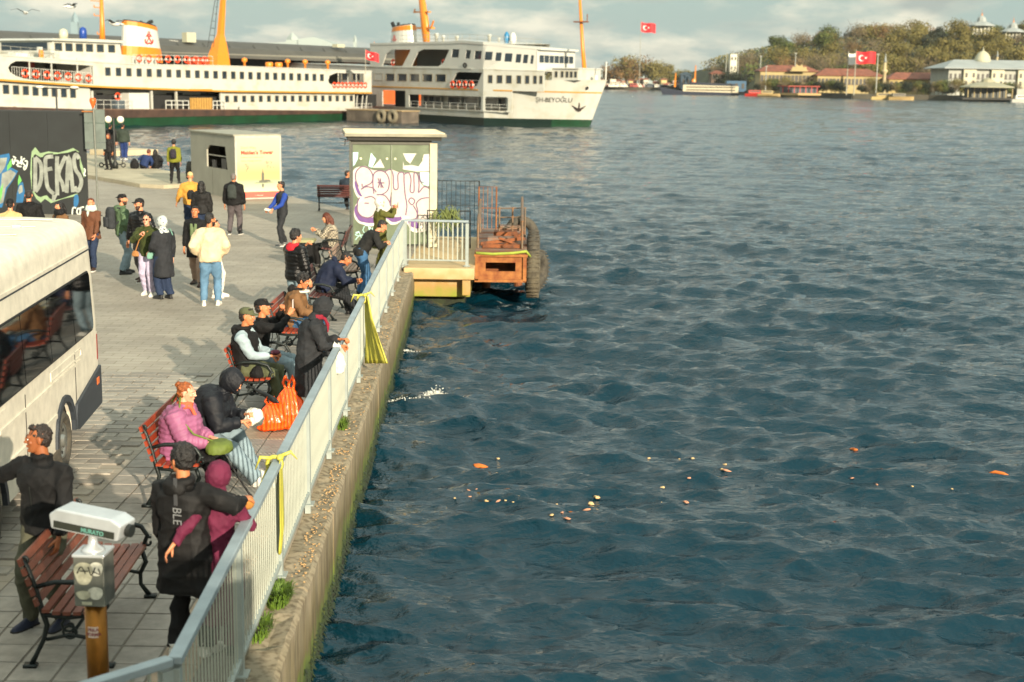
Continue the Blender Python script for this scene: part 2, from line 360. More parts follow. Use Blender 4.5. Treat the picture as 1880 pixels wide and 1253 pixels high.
# laid pavers that can be told apart near the benches: rows run across the promenade
M_pv = [mat('paver_a', '8b857a', .7, var=.2, scale=9, bump=.3, bscale=90), mat('paver_b', '7d776d', .7, var=.2, scale=9, bump=.3, bscale=90), mat('paver_c', '918b7f', .7, var=.2, scale=9, bump=.3, bscale=90)]
pw, pl = 0.42, 0.21
def paver_mesh(mt, name='paving_stone', w_=pw, l_=pl):
    mb = MB(); a, b = w_/2-.006, l_/2-.006; z0, z1 = -.004, .018
    mb.add([(-a, -b, z0), (a, -b, z0), (a, b, z0), (-a, b, z0), (-a+.006, -b+.006, z1), (a-.006, -b+.006, z1), (a-.006, b-.006, z1), (-a+.006, b-.006, z1)],
           [(0, 1, 5, 4), (1, 2, 6, 5), (2, 3, 7, 6), (3, 0, 4, 7), (4, 5, 6, 7)]); return mb.mesh(name, mt)
pm = [paver_mesh(x) for x in M_pv]
cnt = 0; rest = MB(); rest2 = MB()
ar = random.Random(11)
pav = []
for j in range(int((21.5-7.6)/pl)):
    yy = 7.6+j*pl; off = (j % 2)*pw/2
    for i in range(16):
        xx = -9.6+off+i*pw
        if xx < -4.6: pav.append((xx, yy))
pav.sort(key=lambda p: abs(p[1]-15.3)+abs(p[0]+5.0)*1.6)
for n_, (xx, yy) in enumerate(pav):
    z = ar.uniform(0.0, .004); t = ar.uniform(-.003, .003)
    if n_ < 295: link(pm[ar.randrange(3)], 'paving_stone', q, (xx, yy, z), (t*.5, t, 0))
    else:
        a, b = pw/2-.006, pl/2-.006; zz = z+.018
        (rest if ar.random() < .6 else rest2).add([(xx-a, yy-b, z-.01), (xx+a, yy-b, z-.01), (xx+a, yy+b, z-.01), (xx-a, yy+b, z-.01), (xx-a+.006, yy-b+.006, zz), (xx+a-.006, yy-b+.006, zz), (xx+a-.006, yy+b-.006, zz), (xx-a+.006, yy+b-.006, zz)],
                 [(0, 1, 5, 4), (1, 2, 6, 5), (2, 3, 7, 6), (3, 0, 4, 7), (4, 5, 6, 7)])
rest.build('paving_stones', M_pv[0], q, kind='stuff'); rest2.build('paving_stones', M_pv[1], q, kind='stuff')
# the square dark slabs of the strip under the benches and the reddish strip along the fence
st = MB(); M_sl = mat('strip_slab', '88837a', .6, var=.25, scale=7, bump=.25, bscale=80); M_red = mat('strip_red', '92806a', .65, var=.3, scale=5, bump=.25, bscale=80)
sr = MB(); k = 0
y = 6.0
while y < 36.5:
    for i in range(7):
        x = -4.30+i*.35+ (0 if i < 7 else 0)
        if x+.17 > fx(y)-.03 or x < -4.5: continue
        z = ar.uniform(.012, .017)
        tgt = sr if (17.2 < y < 18.6 and x > -3.5) or (x > -2.9 and y < 17) else st
        tgt.add([(x-.168, y-.168, 0), (x+.168, y-.168, 0), (x+.168, y+.168, 0), (x-.168, y+.168, 0), (x-.163, y-.163, z), (x+.163, y-.163, z), (x+.163, y+.163, z), (x-.163, y+.163, z)], [(0, 1, 5, 4), (1, 2, 6, 5), (2, 3, 7, 6), (3, 0, 4, 7), (4, 5, 6, 7)])
    y += .35
st.build('strip_slabs', M_sl, q, kind='stuff'); sr.build('strip_slabs', M_red, q, kind='stuff')
mb = MB(); mb.add([(-4.49, 6, .004), (fx(6)-.02, 6, .004), (fx(36)-.02, 34.8, .004), (-4.49, 34.8, .004)], [(0, 1, 2, 3)]); struct(mb.build('pavement', mat('joint_sand', '6b655a', .9)))
# ---------------------------------------------------------------- railings
M_gal = mat('galvanised', '949d98', .42, metal=.15, var=.12, scale=5, bump=.1, bscale=120)
M_rail = mat('rail_paint', '8a979c', .5, metal=.1, var=.2, scale=3, bump=.15, bscale=60)
M_bal = mat('baluster_paint', '9ba093', .55, var=.12, scale=4)
def railing(a, b, npost, label, H=1.1, step=.108, zb=0.0, bw=.017, ends=True):
    a = Vector(a); b = Vector(b); L_ = (b-a).length; d = (b-a).normalized(); ang = math.atan2(d.y, d.x)
    t = thing('railing', label, 'railing', (a.x, a.y, zb), ang, 'quayside railings')
    def zz(f): return 0
    nseg = npost
    MB().box((L_/2, 0, H-.025), (L_+.06, .085, .05)).build('top_rail', M_rail, t, bevel=.006)
    MB().box((L_/2, 0, .13), (L_, .05, .035)).build('bottom_rail', M_gal, t, bevel=.004)
    pm_ = MB().box((0, 0, (H-.05)/2-.06), (.075, .06, H+.02)).box((0, 0, .006), (.16, .13, .014)).mesh('post', M_gal)
    for i in range(npost+1): link(pm_, 'post', t, (L_*i/npost, 0, 0))
    bm_ = MB().box((0, 0, .62), (bw, bw, H-.19-.0)).mesh('baluster', M_bal)
    bm_.transform(Matrix.Translation((0, 0, -.03)))
    per = L_/npost; n = int(round((per-.075)/step))
    for i in range(npost):
        for k in range(1, n): link(bm_, 'baluster', t, (i*per + per*k/n, 0, 0))
    return t
c0 = Vector((fx(8.0)+.03, 8.0, 0)); c1 = Vector((fx(34.7), 34.7, 0))
railing(c0, c1, 12, 'long pale galvanised railing along the quay edge beside the benches', bw=.011)
railing(c1+Vector((.06, .02, 0)), Vector((-1.13, 34.62, 0)), 1, 'short pale railing across the end of the concrete landing', H=1.12, step=.115, bw=.03)
railing(c0+Vector((-.05, -.05, 0)), Vector((-3.6, 6.4, 0)), 1, 'short railing turning off towards the viewer at the bottom edge')

# yellow plastic tied to the rail
M_yel = mat('yellow_plastic', 'b4ae45', .45, var=.15, scale=6, bump=.4, bscale=14)
def cloth(name, label, cat, pts, mt, nu=14, nv=18, amp=.03, thick=.004):
    # pts: list of (left, right) points from top to bottom
    rows = []; m = len(pts)
    for j in range(nv+1):
        f = j/nv*(m-1); i = min(int(f), m-2); g = f-i
        l = Vector(pts[i][0]).lerp(Vector(pts[i+1][0]), g); r = Vector(pts[i][1]).lerp(Vector(pts[i+1][1]), g)
        row = []
        for k in range(nu+1):
            p = l.lerp(r, k/nu); w_ = amp*(.3+.7*j/nv); p = p + Vector((w_*math.sin(k*1.9+j*.15), w_*.4*math.cos(k*1.3), 0)); row.append(p)
        rows.append(row)
    mb = MB(); n = nu+1; mb.v = [tuple(p) for r_ in rows for p in r_]
    for j in range(nv):
        for k in range(nu): mb.f.append((j*n+k, j*n+k+1, (j+1)*n+k+1, (j+1)*n+k))
    o = mb.build(name, mt, smooth=True); s = o.modifiers.new('thickness', 'SOLIDIFY'); s.thickness = thick
    return tag(o, label, cat) if label else o
def rp(y, z, dx=0.0): return (fx(y)+dx, y, z)
s1 = cloth('plastic_sheet', 'bright yellow plastic sheet knotted to the rail and spreading out over the kerb', 'plastic sheet',
      [(rp(22.25, 1.12, .04), rp(22.15, 1.12, .10)), (rp(22.25, .8, .05), rp(22.0, .8, .17)), (rp(22.25, .4, .05), rp(21.9, .45, .30)), (rp(22.25, .02, .05), rp(21.8, .12, .44))], M_yel, amp=.035)
def tie(y, mt, par):
    o = MB().torus((fx(y), y, 1.07), .066, .02, 'Y', 14, 6).ell((fx(y)+.05, y, 1.13), (.035, .05, .03)).tube([(fx(y)+.03, y, 1.13), (fx(y)+.14, y+.05, 1.17), (fx(y)+.2, y+.05, 1.10)], [.02, .018, .004], 6).tube([(fx(y)-.03, y, 1.12), (fx(y)-.12, y-.03, 1.14), (fx(y)-.17, y-.03, 1.02)], [.02, .018, .004], 6).build('knot', mt, par, smooth=True)
tie(22.2, M_yel, s1)
s2 = cloth('plastic_strip', 'narrow yellow plastic strip knotted round the rail and hanging to the deck', 'plastic strip',
      [(rp(12.55, 1.12, .05), rp(12.30, 1.12, .06)), (rp(12.5, .8, .06), rp(12.2, .85, .07)), (rp(12.4, .5, .07), rp(12.2, .5, .07)), (rp(12.3, .28, .06), rp(12.2, .28, .06))], M_yel, amp=.012)
tie(12.4, M_yel, s2)
s3 = cloth('plastic_flap', 'yellow plastic flap hanging on the bench side of the near rail knot', 'plastic flap', [(rp(12.6, 1.05, -.06), rp(12.35, 1.05, -.06)), (rp(12.62, .85, -.12), rp(12.3, .9, -.12)), (rp(12.5, .70, -.16), rp(12.35, .68, -.14))], M_yel, 8, 10)

# weeds on the kerb
def weed(x, y, z, n, h, label):
    rg = random.Random(int(y*100)); mb = MB()
    for i in range(n):
        a = rg.random()*2*PI; r_ = rg.random()**.6*.17; p = Vector((x+r_*math.cos(a)*.6, y+r_*math.sin(a)*1.6, z)); hh = h*rg.uniform(.4, 1); ln = Vector((math.cos(a), math.sin(a), 0))*hh*rg.uniform(.2, .9)
        w_ = Vector((-math.sin(a), math.cos(a), 0))*.006
        mid = p+ln*.4+Vector((0, 0, hh*.75)); tip = p+ln+Vector((0, 0, hh*rg.uniform(.6, 1)))
        mb.add([p-w_, p+w_, mid+w_*.8, mid-w_*.8, tip], [(0, 1, 2, 3), (3, 2, 4)])
    tag(mb.build('weed', MATS.get('weed') or mat('weed', '4f6a14', .7, var=.5, scale=30), None), label, 'weed', 'weeds growing on the quay kerb')
weed(-2.05, 12.1, -.12, 420, .16, 'larger green weed tuft nearest the viewer on the kerb'); weed(-2.10, 11.35, -.12, 260, .13, 'low green tuft under the railing just before the larger weed')
weed(-2.28, 18.6, -.12, 180, .13, 'small green weed growing on the kerb beside the walker with the bags')
# weed and moss fringe at the water
mb = MB(); rg = random.Random(8)
for i in range(2600):
    y = rg.uniform(9, 34.8); x = wall_x(y)+.01; z = WZ+rg.random()**2*.34; s = rg.uniform(.008, .028)
    mb.add([(x, y-s, z), (x, y+s, z), (x+s*1.6, y+rg.uniform(-s, s), z-s*rg.uniform(.6, 2.5))], [(0, 1, 2)])
mb.build('seaweed', mat('seaweed', '26330a', .6, var=.6, scale=12), kind='stuff')

# ---------------------------------------------------------------- concrete landing and rusty pontoon
M_land = M_wall
def stain(name, base, c2, c3, z0, z1):
    m = bpy.data.materials.new(name); m.use_nodes = True; nt = m.node_tree; b = nt.nodes['Principled BSDF']; b.inputs['Roughness'].default_value = .75
    g = nt.nodes.new('ShaderNodeNewGeometry'); s = nt.nodes.new('ShaderNodeSeparateXYZ'); nt.links.new(g.outputs['Position'], s.inputs[0])
    nz = nt.nodes.new('ShaderNodeTexNoise'); nz.inputs['Scale'].default_value = 3; nz.inputs['Detail'].default_value = 8; nt.links.new(g.outputs['Position'], nz.inputs['Vector'])
    a = nt.nodes.new('ShaderNodeMath'); a.operation = 'MULTIPLY_ADD'; nt.links.new(nz.outputs[0], a.inputs[0]); a.inputs[1].default_value = -1.1*(z1-z0); nt.links.new(s.outputs[2], a.inputs[2])
    mr = nt.nodes.new('ShaderNodeMapRange'); mr.inputs[1].default_value = z0-.8*(z1-z0); mr.inputs[2].default_value = z1-.45*(z1-z0); nt.links.new(a.outputs[0], mr.inputs[0])
    rp_ = nt.nodes.new('ShaderNodeValToRGB'); e = rp_.color_ramp.elements; e[0].position = 0; e[0].color = (*hexc(c3), 1); e[1].position = 1; e[1].color = (*hexc(base), 1)
    x = e.new(.28); x.color = (*hexc(c2), 1); x = e.new(.62); x.color = (*hexc('9a7a45'), 1)
    nt.links.new(mr.outputs[0], rp_.inputs[0]); nt.links.new(rp_.outputs[0], b.inputs['Base Color'])
    bp = nt.nodes.new('ShaderNodeBump'); bp.inputs['Strength'].default_value = .5; bp.inputs['Distance'].default_value = .03; nt.links.new(nz.outputs[0], bp.inputs['Height']); nt.links.new(bp.outputs[0], b.inputs['Normal'])
    return m
M_stn = stain('stained_landing', 'b29b72', '73801a', '2c3a08', -.98, -.12)
lt = thing('concrete_landing', 'stained concrete landing block at the end of the railing, green at its foot', 'landing', (-1.8, 36.5, 0))
MB().box((0, 1.35, -.16), (1.72, 7.1, .28)).build('slab', M_stn, lt, bevel=.02)
MB().box((-.03, 1.5, -.54), (1.56, 6.6, .48)).build('beam', M_stn, lt, bevel=.02)
MB().box((.66, -2.02, -.45), (.20, .16, .5)).build('corner_pier', M_stn, lt, bevel=.02)
MB().box((-.10, 1.7, -1.4), (1.40, 6.2, 1.24)).build('footing', mat('mossy_footing', '1d260c', .8, var=.6, scale=6, bump=.6, bscale=20), lt)
M_rust = mat('rust', '6a3210', .8, var=.5, scale=5, bump=.4, bscale=40, col2='96602c', det=9)
M_rust2 = mat('rust_dark', '4a2b18', .8, var=.5, scale=6, bump=.4, bscale=50, col2='80461c', det=9)
M_stl = mat('weathered_steel', '6b655b', .6, var=.4, scale=5, bump=.2, bscale=60, col2='7a4a28')
pt = thing('rusty_pontoon', 'rusty orange steel pontoon with a slot in its front, beside the landing', 'pontoon', (-.30, 35.0, 0))
w_, z0, z1 = 1.26, -.44, .26
MB().plate([rr(-w_/2, z0, w_/2, z1-.05), rr(-.38, -.17, .36, .05)], .07, O=(0, 0, 0)).build('front_plate', M_rust, pt)
MB().box((-.62, 3.0, -.09), (.05, 5.8, .66)).box((.60, 3.0, -.09), (.05, 5.8, .66)).box((0, 5.9, -.09), (1.2, .05, .66)).build('side_plates', M_rust, pt)
MB().box((0, 3.0, -.42), (1.16, 5.7, .03)).build('bottom_plate', M_rust2, pt)
MB().box((0, .9, -.06), (1.1, .05, .5)).build('bulkhead', M_rust2, pt)
MB().box((0, -.04, .23), (1.32, .07, .06)).box((-.60, -.035, -.1), (.08, .05, .6)).box((.59, -.035, -.1), (.09, .05, .6)).box((-.05, -.035, -.40), (1.2, .05, .07)).build('frame', M_rust, pt)
for i in range(12): MB().box((0, .26+i*.49, .275), (1.30, .47, .035)).build('deck_plank', M_stl if i % 3 else M_rust2, pt)
MB().tube([(-.62, -.07, .29), (-.2, -.09, .27), (.3, -.09, .30), (.62, -.03, .34), (.72, .1, .2)], .035, 8).build('mooring_rope', mat('green_rope', '8d9a35', .8, bump=.6, bscale=90), pt, smooth=True)
for x, y in ((-.45, 4.6), (.45, 4.8)): MB().tube([(x, y, -.3), (x, y, -3)], .12, 12).build('pile', M_rust2, pt)
# gangway steps, brackets and ramp
gt = thing('boarding_steps', 'rusty folded boarding steps with grey handrails on the pontoon', 'steps', (-.28, 36.0, .30))
for i in range(4):
    MB().box((-.15+.11*i, .35+.62*i, .06+.09*i), (.72-.05*i, .5, .05)).box((-.15+.11*i, .11+.62*i, .02+.09*i), (.74-.05*i, .03, .12)).build('step', M_stl if i % 2 else M_rust2, gt)
MB().beam((-.55, .0, .10), (.55, .3, .22), .05, .08).beam((.0, -.1, .05), (.55, .8, .32), .05, .06).beam((-.1, .0, .26), (.5, .1, .04), .05, .05).beam((-.5, -.02, .05), (.5, -.02, .05), .05, .09).build('brace', M_rust2, gt)
M_hr = mat('handrail_grey', '50534a', .5, metal=.3, var=.3, scale=6, col2='7c5a3c')
for x, dz in ((-.62, 0), (.50, .08)):
    MB().tube([(x, -.1, 0), (x, -.1, .62+dz)], .03, 8).tube([(x+(.0 if x < 0 else 0), 2.2, .15), (x, 2.2, 1.05)], .034, 8).build('handrail_post', M_hr, gt)
    MB().tube([(x, -.1, .60+dz), (x, 1.3, .84+dz), (x, 2.3, 1.02+dz)], .036, 8).build('handrail', M_hr, gt)
    MB().tube([(x, -.1, .36+dz), (x, 2.3, .70+dz)], .026, 6).build('middle_rail', M_hr, gt)
for z in (.35, .62, .86): MB().tube([(-.15, 1.6, z), (.60, 1.6, z+.02)], .018, 6).build('cross_rail', M_hr, gt)
for x in (-.1, .25, .58): MB().tube([(x, 1.6, .1), (x, 1.6, .9)], .024, 8).build('upright', M_hr, gt)
# mesh gate behind
M_dk = mat('dark_iron', '1f2220', .5, metal=.3, var=.2)
def mesh_gate(x0, x1, y, z0, z1, n, mt, label, nh=2):
    t = thing('mesh_gate', label, 'gate', ((x0+x1)/2, y, z0), 0, 'gates behind the shelter'); h = z1-z0; w2 = (x1-x0)/2
    MB().tube([(-w2, 0, 0), (-w2, 0, h), (w2, 0, h), (w2, 0, 0)], .022, 6).build('frame', mt, t)
    for i in range(1, n): MB().box((-w2+2*w2*i/n, 0, h/2), (.014, .014, h)).build('bar', mt, t)
    for i in range(nh): MB().box((0, .0, h*(i+.5)/nh), (2*w2, .012, .014)).build('cross_bar', mt, t)
mesh_gate(-2.2, -1.0, 40.9, .25, 1.64, 9, M_dk, 'tall dark mesh gate right behind the glass shelter', 1)
mesh_gate(-1.0, -.5, 40.6, .3, 1.5, 4, M_rust, 'narrow rust brown gate beside the boarding steps', 1)
mesh_gate(-2.3, -1.16, 37.9, .05, 1.05, 8, M_dk, 'low dark gate between the shelter and the pontoon', 2)
# heap of green net hung on the low gate
rg = random.Random(5); mb = MB()
for i in range(70):
    a = rg.random()*2*PI; p = Vector((-1.75+.16*rg.gauss(0, 1), 37.7+.05*rg.gauss(0, 1), 1.05+.06*rg.gauss(0, 1))); pts = [p]
    for k in range(4): p = p+Vector((rg.gauss(0, .05), rg.gauss(0, .03), -rg.random()*.16)); pts.append(p)
    mb.tube(pts, .012, 5)
tag(mb.build('net_bundle', mat('green_net', '66713c', .9, var=.4, scale=20), smooth=True), 'tangled yellow green net hung over the low gate', 'net')
# tyres
M_tyre = mat('tyre_rubber', '2b2a26', .85, var=.4, scale=8, bump=.5, bscale=30, col2='4c473c')
M_tyre2 = mat('tyre_dusty', '3c372c', .9, var=.5, scale=6, bump=.7, bscale=25, col2='5c5544')
def tyre(c, R_, r, ax, mt, label, tilt=0, rz=0):
    mb = MB().torus((0, 0, 0), R_, r, ax, 28, 12, 1.0)
    for i in range(28):
        a = 2*PI*i/28; rad = R_+r*.96
        if ax == 'X': mb.box((0, rad*math.cos(a), rad*math.sin(a)), (r*1.7, .03, .03), M=Matrix.Rotation(a, 4, 'X'))
    o = mb.build('tyre', mt, None, smooth=True, loc=c); o.rotation_euler = (tilt, 0, rz); tag(o, label, 'tyre', 'tyres hung as fenders'); return o
tyre((.50, 35.5, -.30), .40, .185, 'X', M_tyre2, 'big dusty tyre hanging at the front corner of the rusty pontoon', 0, .0)
tyre((.52, 36.8, .10), .40, .17, 'X', M_tyre, 'worn tyre hanging behind the dusty one on the pontoon side')
tyre((.60, 36.2, -.26), .34, .16, 'X', M_tyre, 'black tyre sticking out seaward behind the dusty one', 0, -.5)
tyre((.22, 38.4, .42), .36, .13, 'Y', M_tyre, 'black tyre standing at the far end of the pontoon', -.3, .35)

# ---------------------------------------------------------------- glass shelter with graffiti
def sglass(name, col, a=1, rough=.15):
    return mat(name, col, rough, var=.15, scale=1.5, alpha=a, bump=.05, bscale=3)
sh = thing('glass_shelter', 'small glass shelter covered in white and purple bubble graffiti', 'shelter', (-3.30, 38.4, 0), R(8))
SW, SHH = 2.05, 2.80
M_cream = mat('cream_steel', 'b9b192', .6, var=.2, scale=4, bump=.2, bscale=40)
M_pan = mat('grey_green_panel', '65705a', .25, var=.35, scale=1.3, bump=.06, bscale=3)
MB().box((0, .02, SHH/2+.02), (SW, .03, SHH-.12)).build('front_pane', M_pan, sh)
MB().box((-SW/2-.02, 1.3, SHH/2), (.04, 2.6, SHH)).build('side_pane', M_pan, sh)
MB().box((0, 2.7, SHH/2), (SW, .04, SHH)).build('back_pane', M_pan, sh)
MB().box((SW/2+.10, .02, SHH/2), (.20, .16, SHH)).build('post', M_cream, sh, bevel=.01)
MB().box((SW/2+.10, 2.6, SHH/2), (.20, .16, SHH)).build('post', M_cream, sh, bevel=.01)
MB().box((-SW/2-.03, 0, SHH/2), (.05, .07, SHH)).build('post', mat('thin_post', '3a3d36', .5), sh)
MB().box((0, .0, SHH+.01), (SW+.1, .08, .10)).build('lintel', mat('lintel', '4b4b40', .6), sh)
MB().box((.08, 1.35, SHH+.12), (SW+.45, 3.1, .10)).build('soffit', mat('dark_soffit', '2b2a24', .8), sh)
rf = MB().box((.10, 1.35, SHH+.21), (SW+.66, 3.3, .08)).build('roof', mat('cream_roof', '85816f', .7, var=.3, scale=2, bump=.3, bscale=20), sh, bevel=.012)
for i in range(9): MB().box((.10, -.1+i*.37, SHH+.262), (SW+.60, .10, .025)).build('roof_batten', M_cream, rf)
MB().tube([(-SW/2-.05, 0, SHH+.05), (-SW/2-.36, -.05, SHH+.12)], .012, 6).tube([(-SW/2-.2, -.03, SHH+.1), (-SW/2-.22, -.03, SHH-.08)], .012, 6).build('bracket', M_dk, sh)
MB().box((.0, -.03, SHH/2+.4), (.012, .02, SHH-.9)).build('glass_joint', mat('joint', '8d9582', .5), sh)
M_lamp = mat('pale_disc', 'c8c6a6', .4)
for x in (-.82, -.12, .10, .86): MB().tube([(x, -.02, 2.38), (x, .004, 2.38)], .032, 10).build('glass_clamp', M_lamp, sh)
# graffiti, drawn as thin paint on the pane: outlines smoothed with a spline
def smooth_loop(p, n=6):
    o = []; m = len(p)
    for i in range(m):
        p0, p1, p2, p3 = [Vector((*p[(i+j-1) % m], 0)) for j in range(4)]
        for k in range(n):
            t = k/n; o.append(tuple((0.5*((2*p1)+(p2-p0)*t+(2*p0-5*p1+4*p2-p3)*t*t+(3*p1-p0-3*p2+p3)*t**3))[:2]))
    return o
def smooth_line(p, n=6):
    o = []; m = len(p)
    for i in range(m-1):
        p0, p1, p2, p3 = [Vector((*p[min(max(i+j-1, 0), m-1)], 0)) for j in range(4)]
        for k in range(n):
            t = k/n; o.append(tuple((0.5*((2*p1)+(p2-p0)*t+(2*p0-5*p1+4*p2-p3)*t*t+(3*p1-p0-3*p2+p3)*t**3))[:2]))
    o.append(tuple(p[-1])); return o
def stroke(mb, pts, w_, y, closed=False):
    # a painted band of constant width, as one strip with mitred joints
    P_ = [Vector((a, b)) for a, b in pts]; n = len(P_); Lp = []; Rp = []
    for i in range(n):
        a = P_[(i-1) % n] if (closed or i) else P_[0]; b = P_[(i+1) % n] if (closed or i < n-1) else P_[-1]
        d = (b-a); d = d.normalized() if d.length > 1e-7 else Vector((1, 0)); nn = Vector((-d.y, d.x))*w_/2
        Lp.append(P_[i]+nn); Rp.append(P_[i]-nn)
    vs = [(v.x, y-i*2e-6, v.y) for i, v in enumerate(Lp)] + [(v.x, y-i*2e-6, v.y) for i, v in enumerate(Rp)]
    fs = [(i, (i+1) % n, n+(i+1) % n, n+i) for i in range(n if closed else n-1)]
    mb.add(vs, fs)
def gp(px, py):     # measured on the pane: crop pixel -> pane coordinates
    return ((px-478)/247*SW/2*.99, (826-py)/(826-150)*(SHH-.18)+.10)
P_white = mat('paint_white', 'b0a7a0', .55, var=.1, scale=5); P_pur = mat('paint_purple', '5a3374', .55, var=.2, scale=6); P_line = mat('paint_plum', '5c3a58', .5); P_aqua = mat('paint_aqua', 'a9d8cf', .5); P_hal = mat('paint_halo', 'bdb7ae', .5)
outl = [(232,330),(250,295),(300,283),(345,310),(380,312),(430,318),(470,305),(520,325),(560,330),(610,328),(650,350),(665,400),(690,425),(724,440),(724,640),(722,700),(690,722),(640,728),(605,710),(590,670),(540,655),(520,668),(480,672),(440,640),(400,665),(352,684),(300,672),(262,655),(240,610),(246,545),(270,500),(248,470),(232,400)]
shad = [(x-4 if x < 700 else x, y+16) for x, y in outl]
mb = MB(); mb.plate([smooth_loop([gp(x-3 if x < 600 else x, y-7 if y < 500 else y+6) for x, y in shad], 4)], 0, O=(0, -.002, 0)); mb.build('paint', P_hal, sh)
mb = MB(); mb.plate([smooth_loop([gp(x, y) for x, y in [(246,560),(236,610),(262,664),(300,680),(352,684),(400,672),(440,650),(480,676),(520,672),(545,650),(500,600),(400,600),(300,560)]], 4)], 0, O=(0, -.005, 0))
mb.plate([smooth_loop([gp(x, y) for x, y in [(590,660),(596,700),(640,722),(662,712),(640,670)]], 4)], 0, O=(0, -.005, 0))
mb.plate([smooth_loop([gp(x, y) for x, y in [(236,400),(252,470),(280,500),(300,470),(262,400)]], 4)], 0, O=(0, -.005, 0))
mb.build('paint', P_pur, sh)
mb = MB(); mb.plate([smooth_loop([gp(x+6, y) for x, y in [(240,330),(258,300),(300,288),(345,315),(380,318),(430,322),(470,312),(520,330),(560,335),(610,333),(645,350),(660,400),(690,430),(716,445),(716,640),(714,690),(690,704),(650,690),(620,650),(560,630),(520,640),(480,640),(430,630),(390,640),(352,645),(300,640),(270,625),(252,590),(258,550),(290,510),(272,480),(245,400)]], 4)], 0, O=(0, -.008, 0)); mb.build('paint', P_white, sh)
mb = MB()
for ln in ([(262,430),(244,380),(250,325),(290,292),(335,312),(356,360),(345,405),(300,430),(280,450),(310,432),(355,440),(378,470)],
           [(270,505),(255,545),(258,610),(295,645),(345,640),(375,600),(382,540),(350,500),(300,510)],
           [(362,480),(356,400),(364,340),(400,320),(440,335),(462,385),(455,450),(420,482),(380,486),(430,490),(462,530),(470,560)],
           [(430,330),(470,312),(488,350),(492,440),(520,440),(520,345),(555,335),(560,400),(566,480),(578,560),(570,630)],
           [(478,470),(470,560),(505,560),(500,610),(480,640)],
           [(560,345),(590,335),(605,380),(600,460),(625,460),(625,340),(650,350),(658,420),(655,470),(690,430),(722,440)],
           [(600,510),(590,530),(612,556),(630,530),(615,510),(600,510)],
           [(722,505),(670,515),(640,550),(650,600),(640,660)], [(620,560),(645,610),(640,650),(600,660)],
           [(390,372),(398,405),(390,440)], [(386,402),(432,405)], [(404,372),(410,440)], [(404,400),(425,440)],
           [(660,330),(668,390),(690,400)], [(300,545),(330,545)], [(285,410),(287,432)]):
    stroke(mb, smooth_line([gp(*p) for p in ln], 5), .034, -.011)
mb.build('paint', P_line, sh)
mb = MB()
for tri in ([(228,195),(262,195),(258,240),(240,280),(228,290)], [(345,197),(378,240),(352,300),(328,290)], [(660,330),(724,330),(724,425),(690,418),(665,390)]):
    mb.plate([[gp(*p) for p in tri]], 0, O=(0, -.004, 0))
mb.build('paint', P_aqua, sh)
mb = MB()
for tri in ([(553,200),(575,250),(600,270),(640,200)], [(560,285),(553,255),(553,310),(640,325),(724,322),(724,203),(688,207),(680,250),(655,290),(610,280)]):
    mb.plate([[gp(*p) for p in tri]], 0, O=(0, -.006, 0))
mb.plate([[gp(*p) for p in [(355,300),(405,240),(432,300)]]], 0, O=(0, -.0015, 0))
mb.build('paint', P_hal, sh)
mb = MB()
for ln in ([(240,750),(262,745),(240,765),(262,770)], [(262,740),(285,800)], [(240,800),(262,775),(290,765)], [(300,705),(290,735),(310,760),(330,745),(325,705),(305,700)], [(330,760),(335,710),(350,745),(352,715)], [(655,345),(705,345)], [(668,350),(670,400)], [(690,350),(692,395)], [(705,345),(706,380)]):
    stroke(mb, smooth_line([gp(*p) for p in ln], 5), .016, -.010)
mb.build('paint', P_aqua, sh)

# ---------------------------------------------------------------- ticket kiosk with tower poster
kd = math.atan2(.53, .85)
ki = thing('ticket_kiosk', 'grey ticket kiosk with an open counter window and a tall poster on its end', 'kiosk', (-10.33, 52.8, 0), kd)
M_kg = mat('kiosk_grey', '918f80', .55, var=.12, scale=1.2); KW, KL, KH = 1.78, 4.76, 2.33
# long side is the plane x=0 (local), running to +y; end wall with the poster is the plane y=0
MB().plate([rr(0, 0, KL, KH), rr(.75, 1.05, 2.95, 1.85)[:2]+[(2.95, 1.72), (2.6, 1.9), (.95, 1.9)]], .06, O=(0, 0, 0), U=(0, 1, 0), W=(0, 0, 1), T=(1, 0, 0)).build('long_wall', M_kg, ki)
MB().box((KW/2+.03, .03, KH/2), (KW-.06, .05, KH)).box((KW/2+.03, KL-.03, KH/2), (KW-.06, .05, KH)).box((KW, KL/2, KH/2), (.05, KL-.02, KH)).build('walls', M_kg, ki)
MB().box((KW/2, KL/2, KH+.03), (KW+.1, KL+.1, .07)).build('roof', mat('kiosk_roof', '8b8978', .6), ki, bevel=.01)
MB().box((.5, KL/2, .95), (.9, KL-.2, .06)).build('counter', mat('counter', '6e6a5c', .6), ki)
MB().box((1.2, KL/2, 1.2), (.05, KL-.2, 2.2)).build('back_panel', mat('kiosk_inside', '56564c', .8), ki)
MB().box((.06, 1.2, 1.24), (.05, .5, .4)).build('screen', mat('screen_dark', '1c1e1e', .3), ki)
MB().box((.06, 2.3, 1.2), (.05, .35, .28)).build('screen', MATS['screen_dark'], ki)
MB().box((.07, 1.85, 1.52), (.03, 2.1, .04)).build('shutter_rail', mat('shutter', '9b998b', .5), ki)
for yy in (2.35,): MB().box((-.004, yy, .5), (.006, .012, 1.0)).build('panel_joint', MATS['kiosk_inside'], ki)
po = MB().box((KW/2+.02, -.03, 1.16), (1.82, .05, 2.36)).build('poster_frame', mat('poster_frame', 'a9a698', .4), ki)
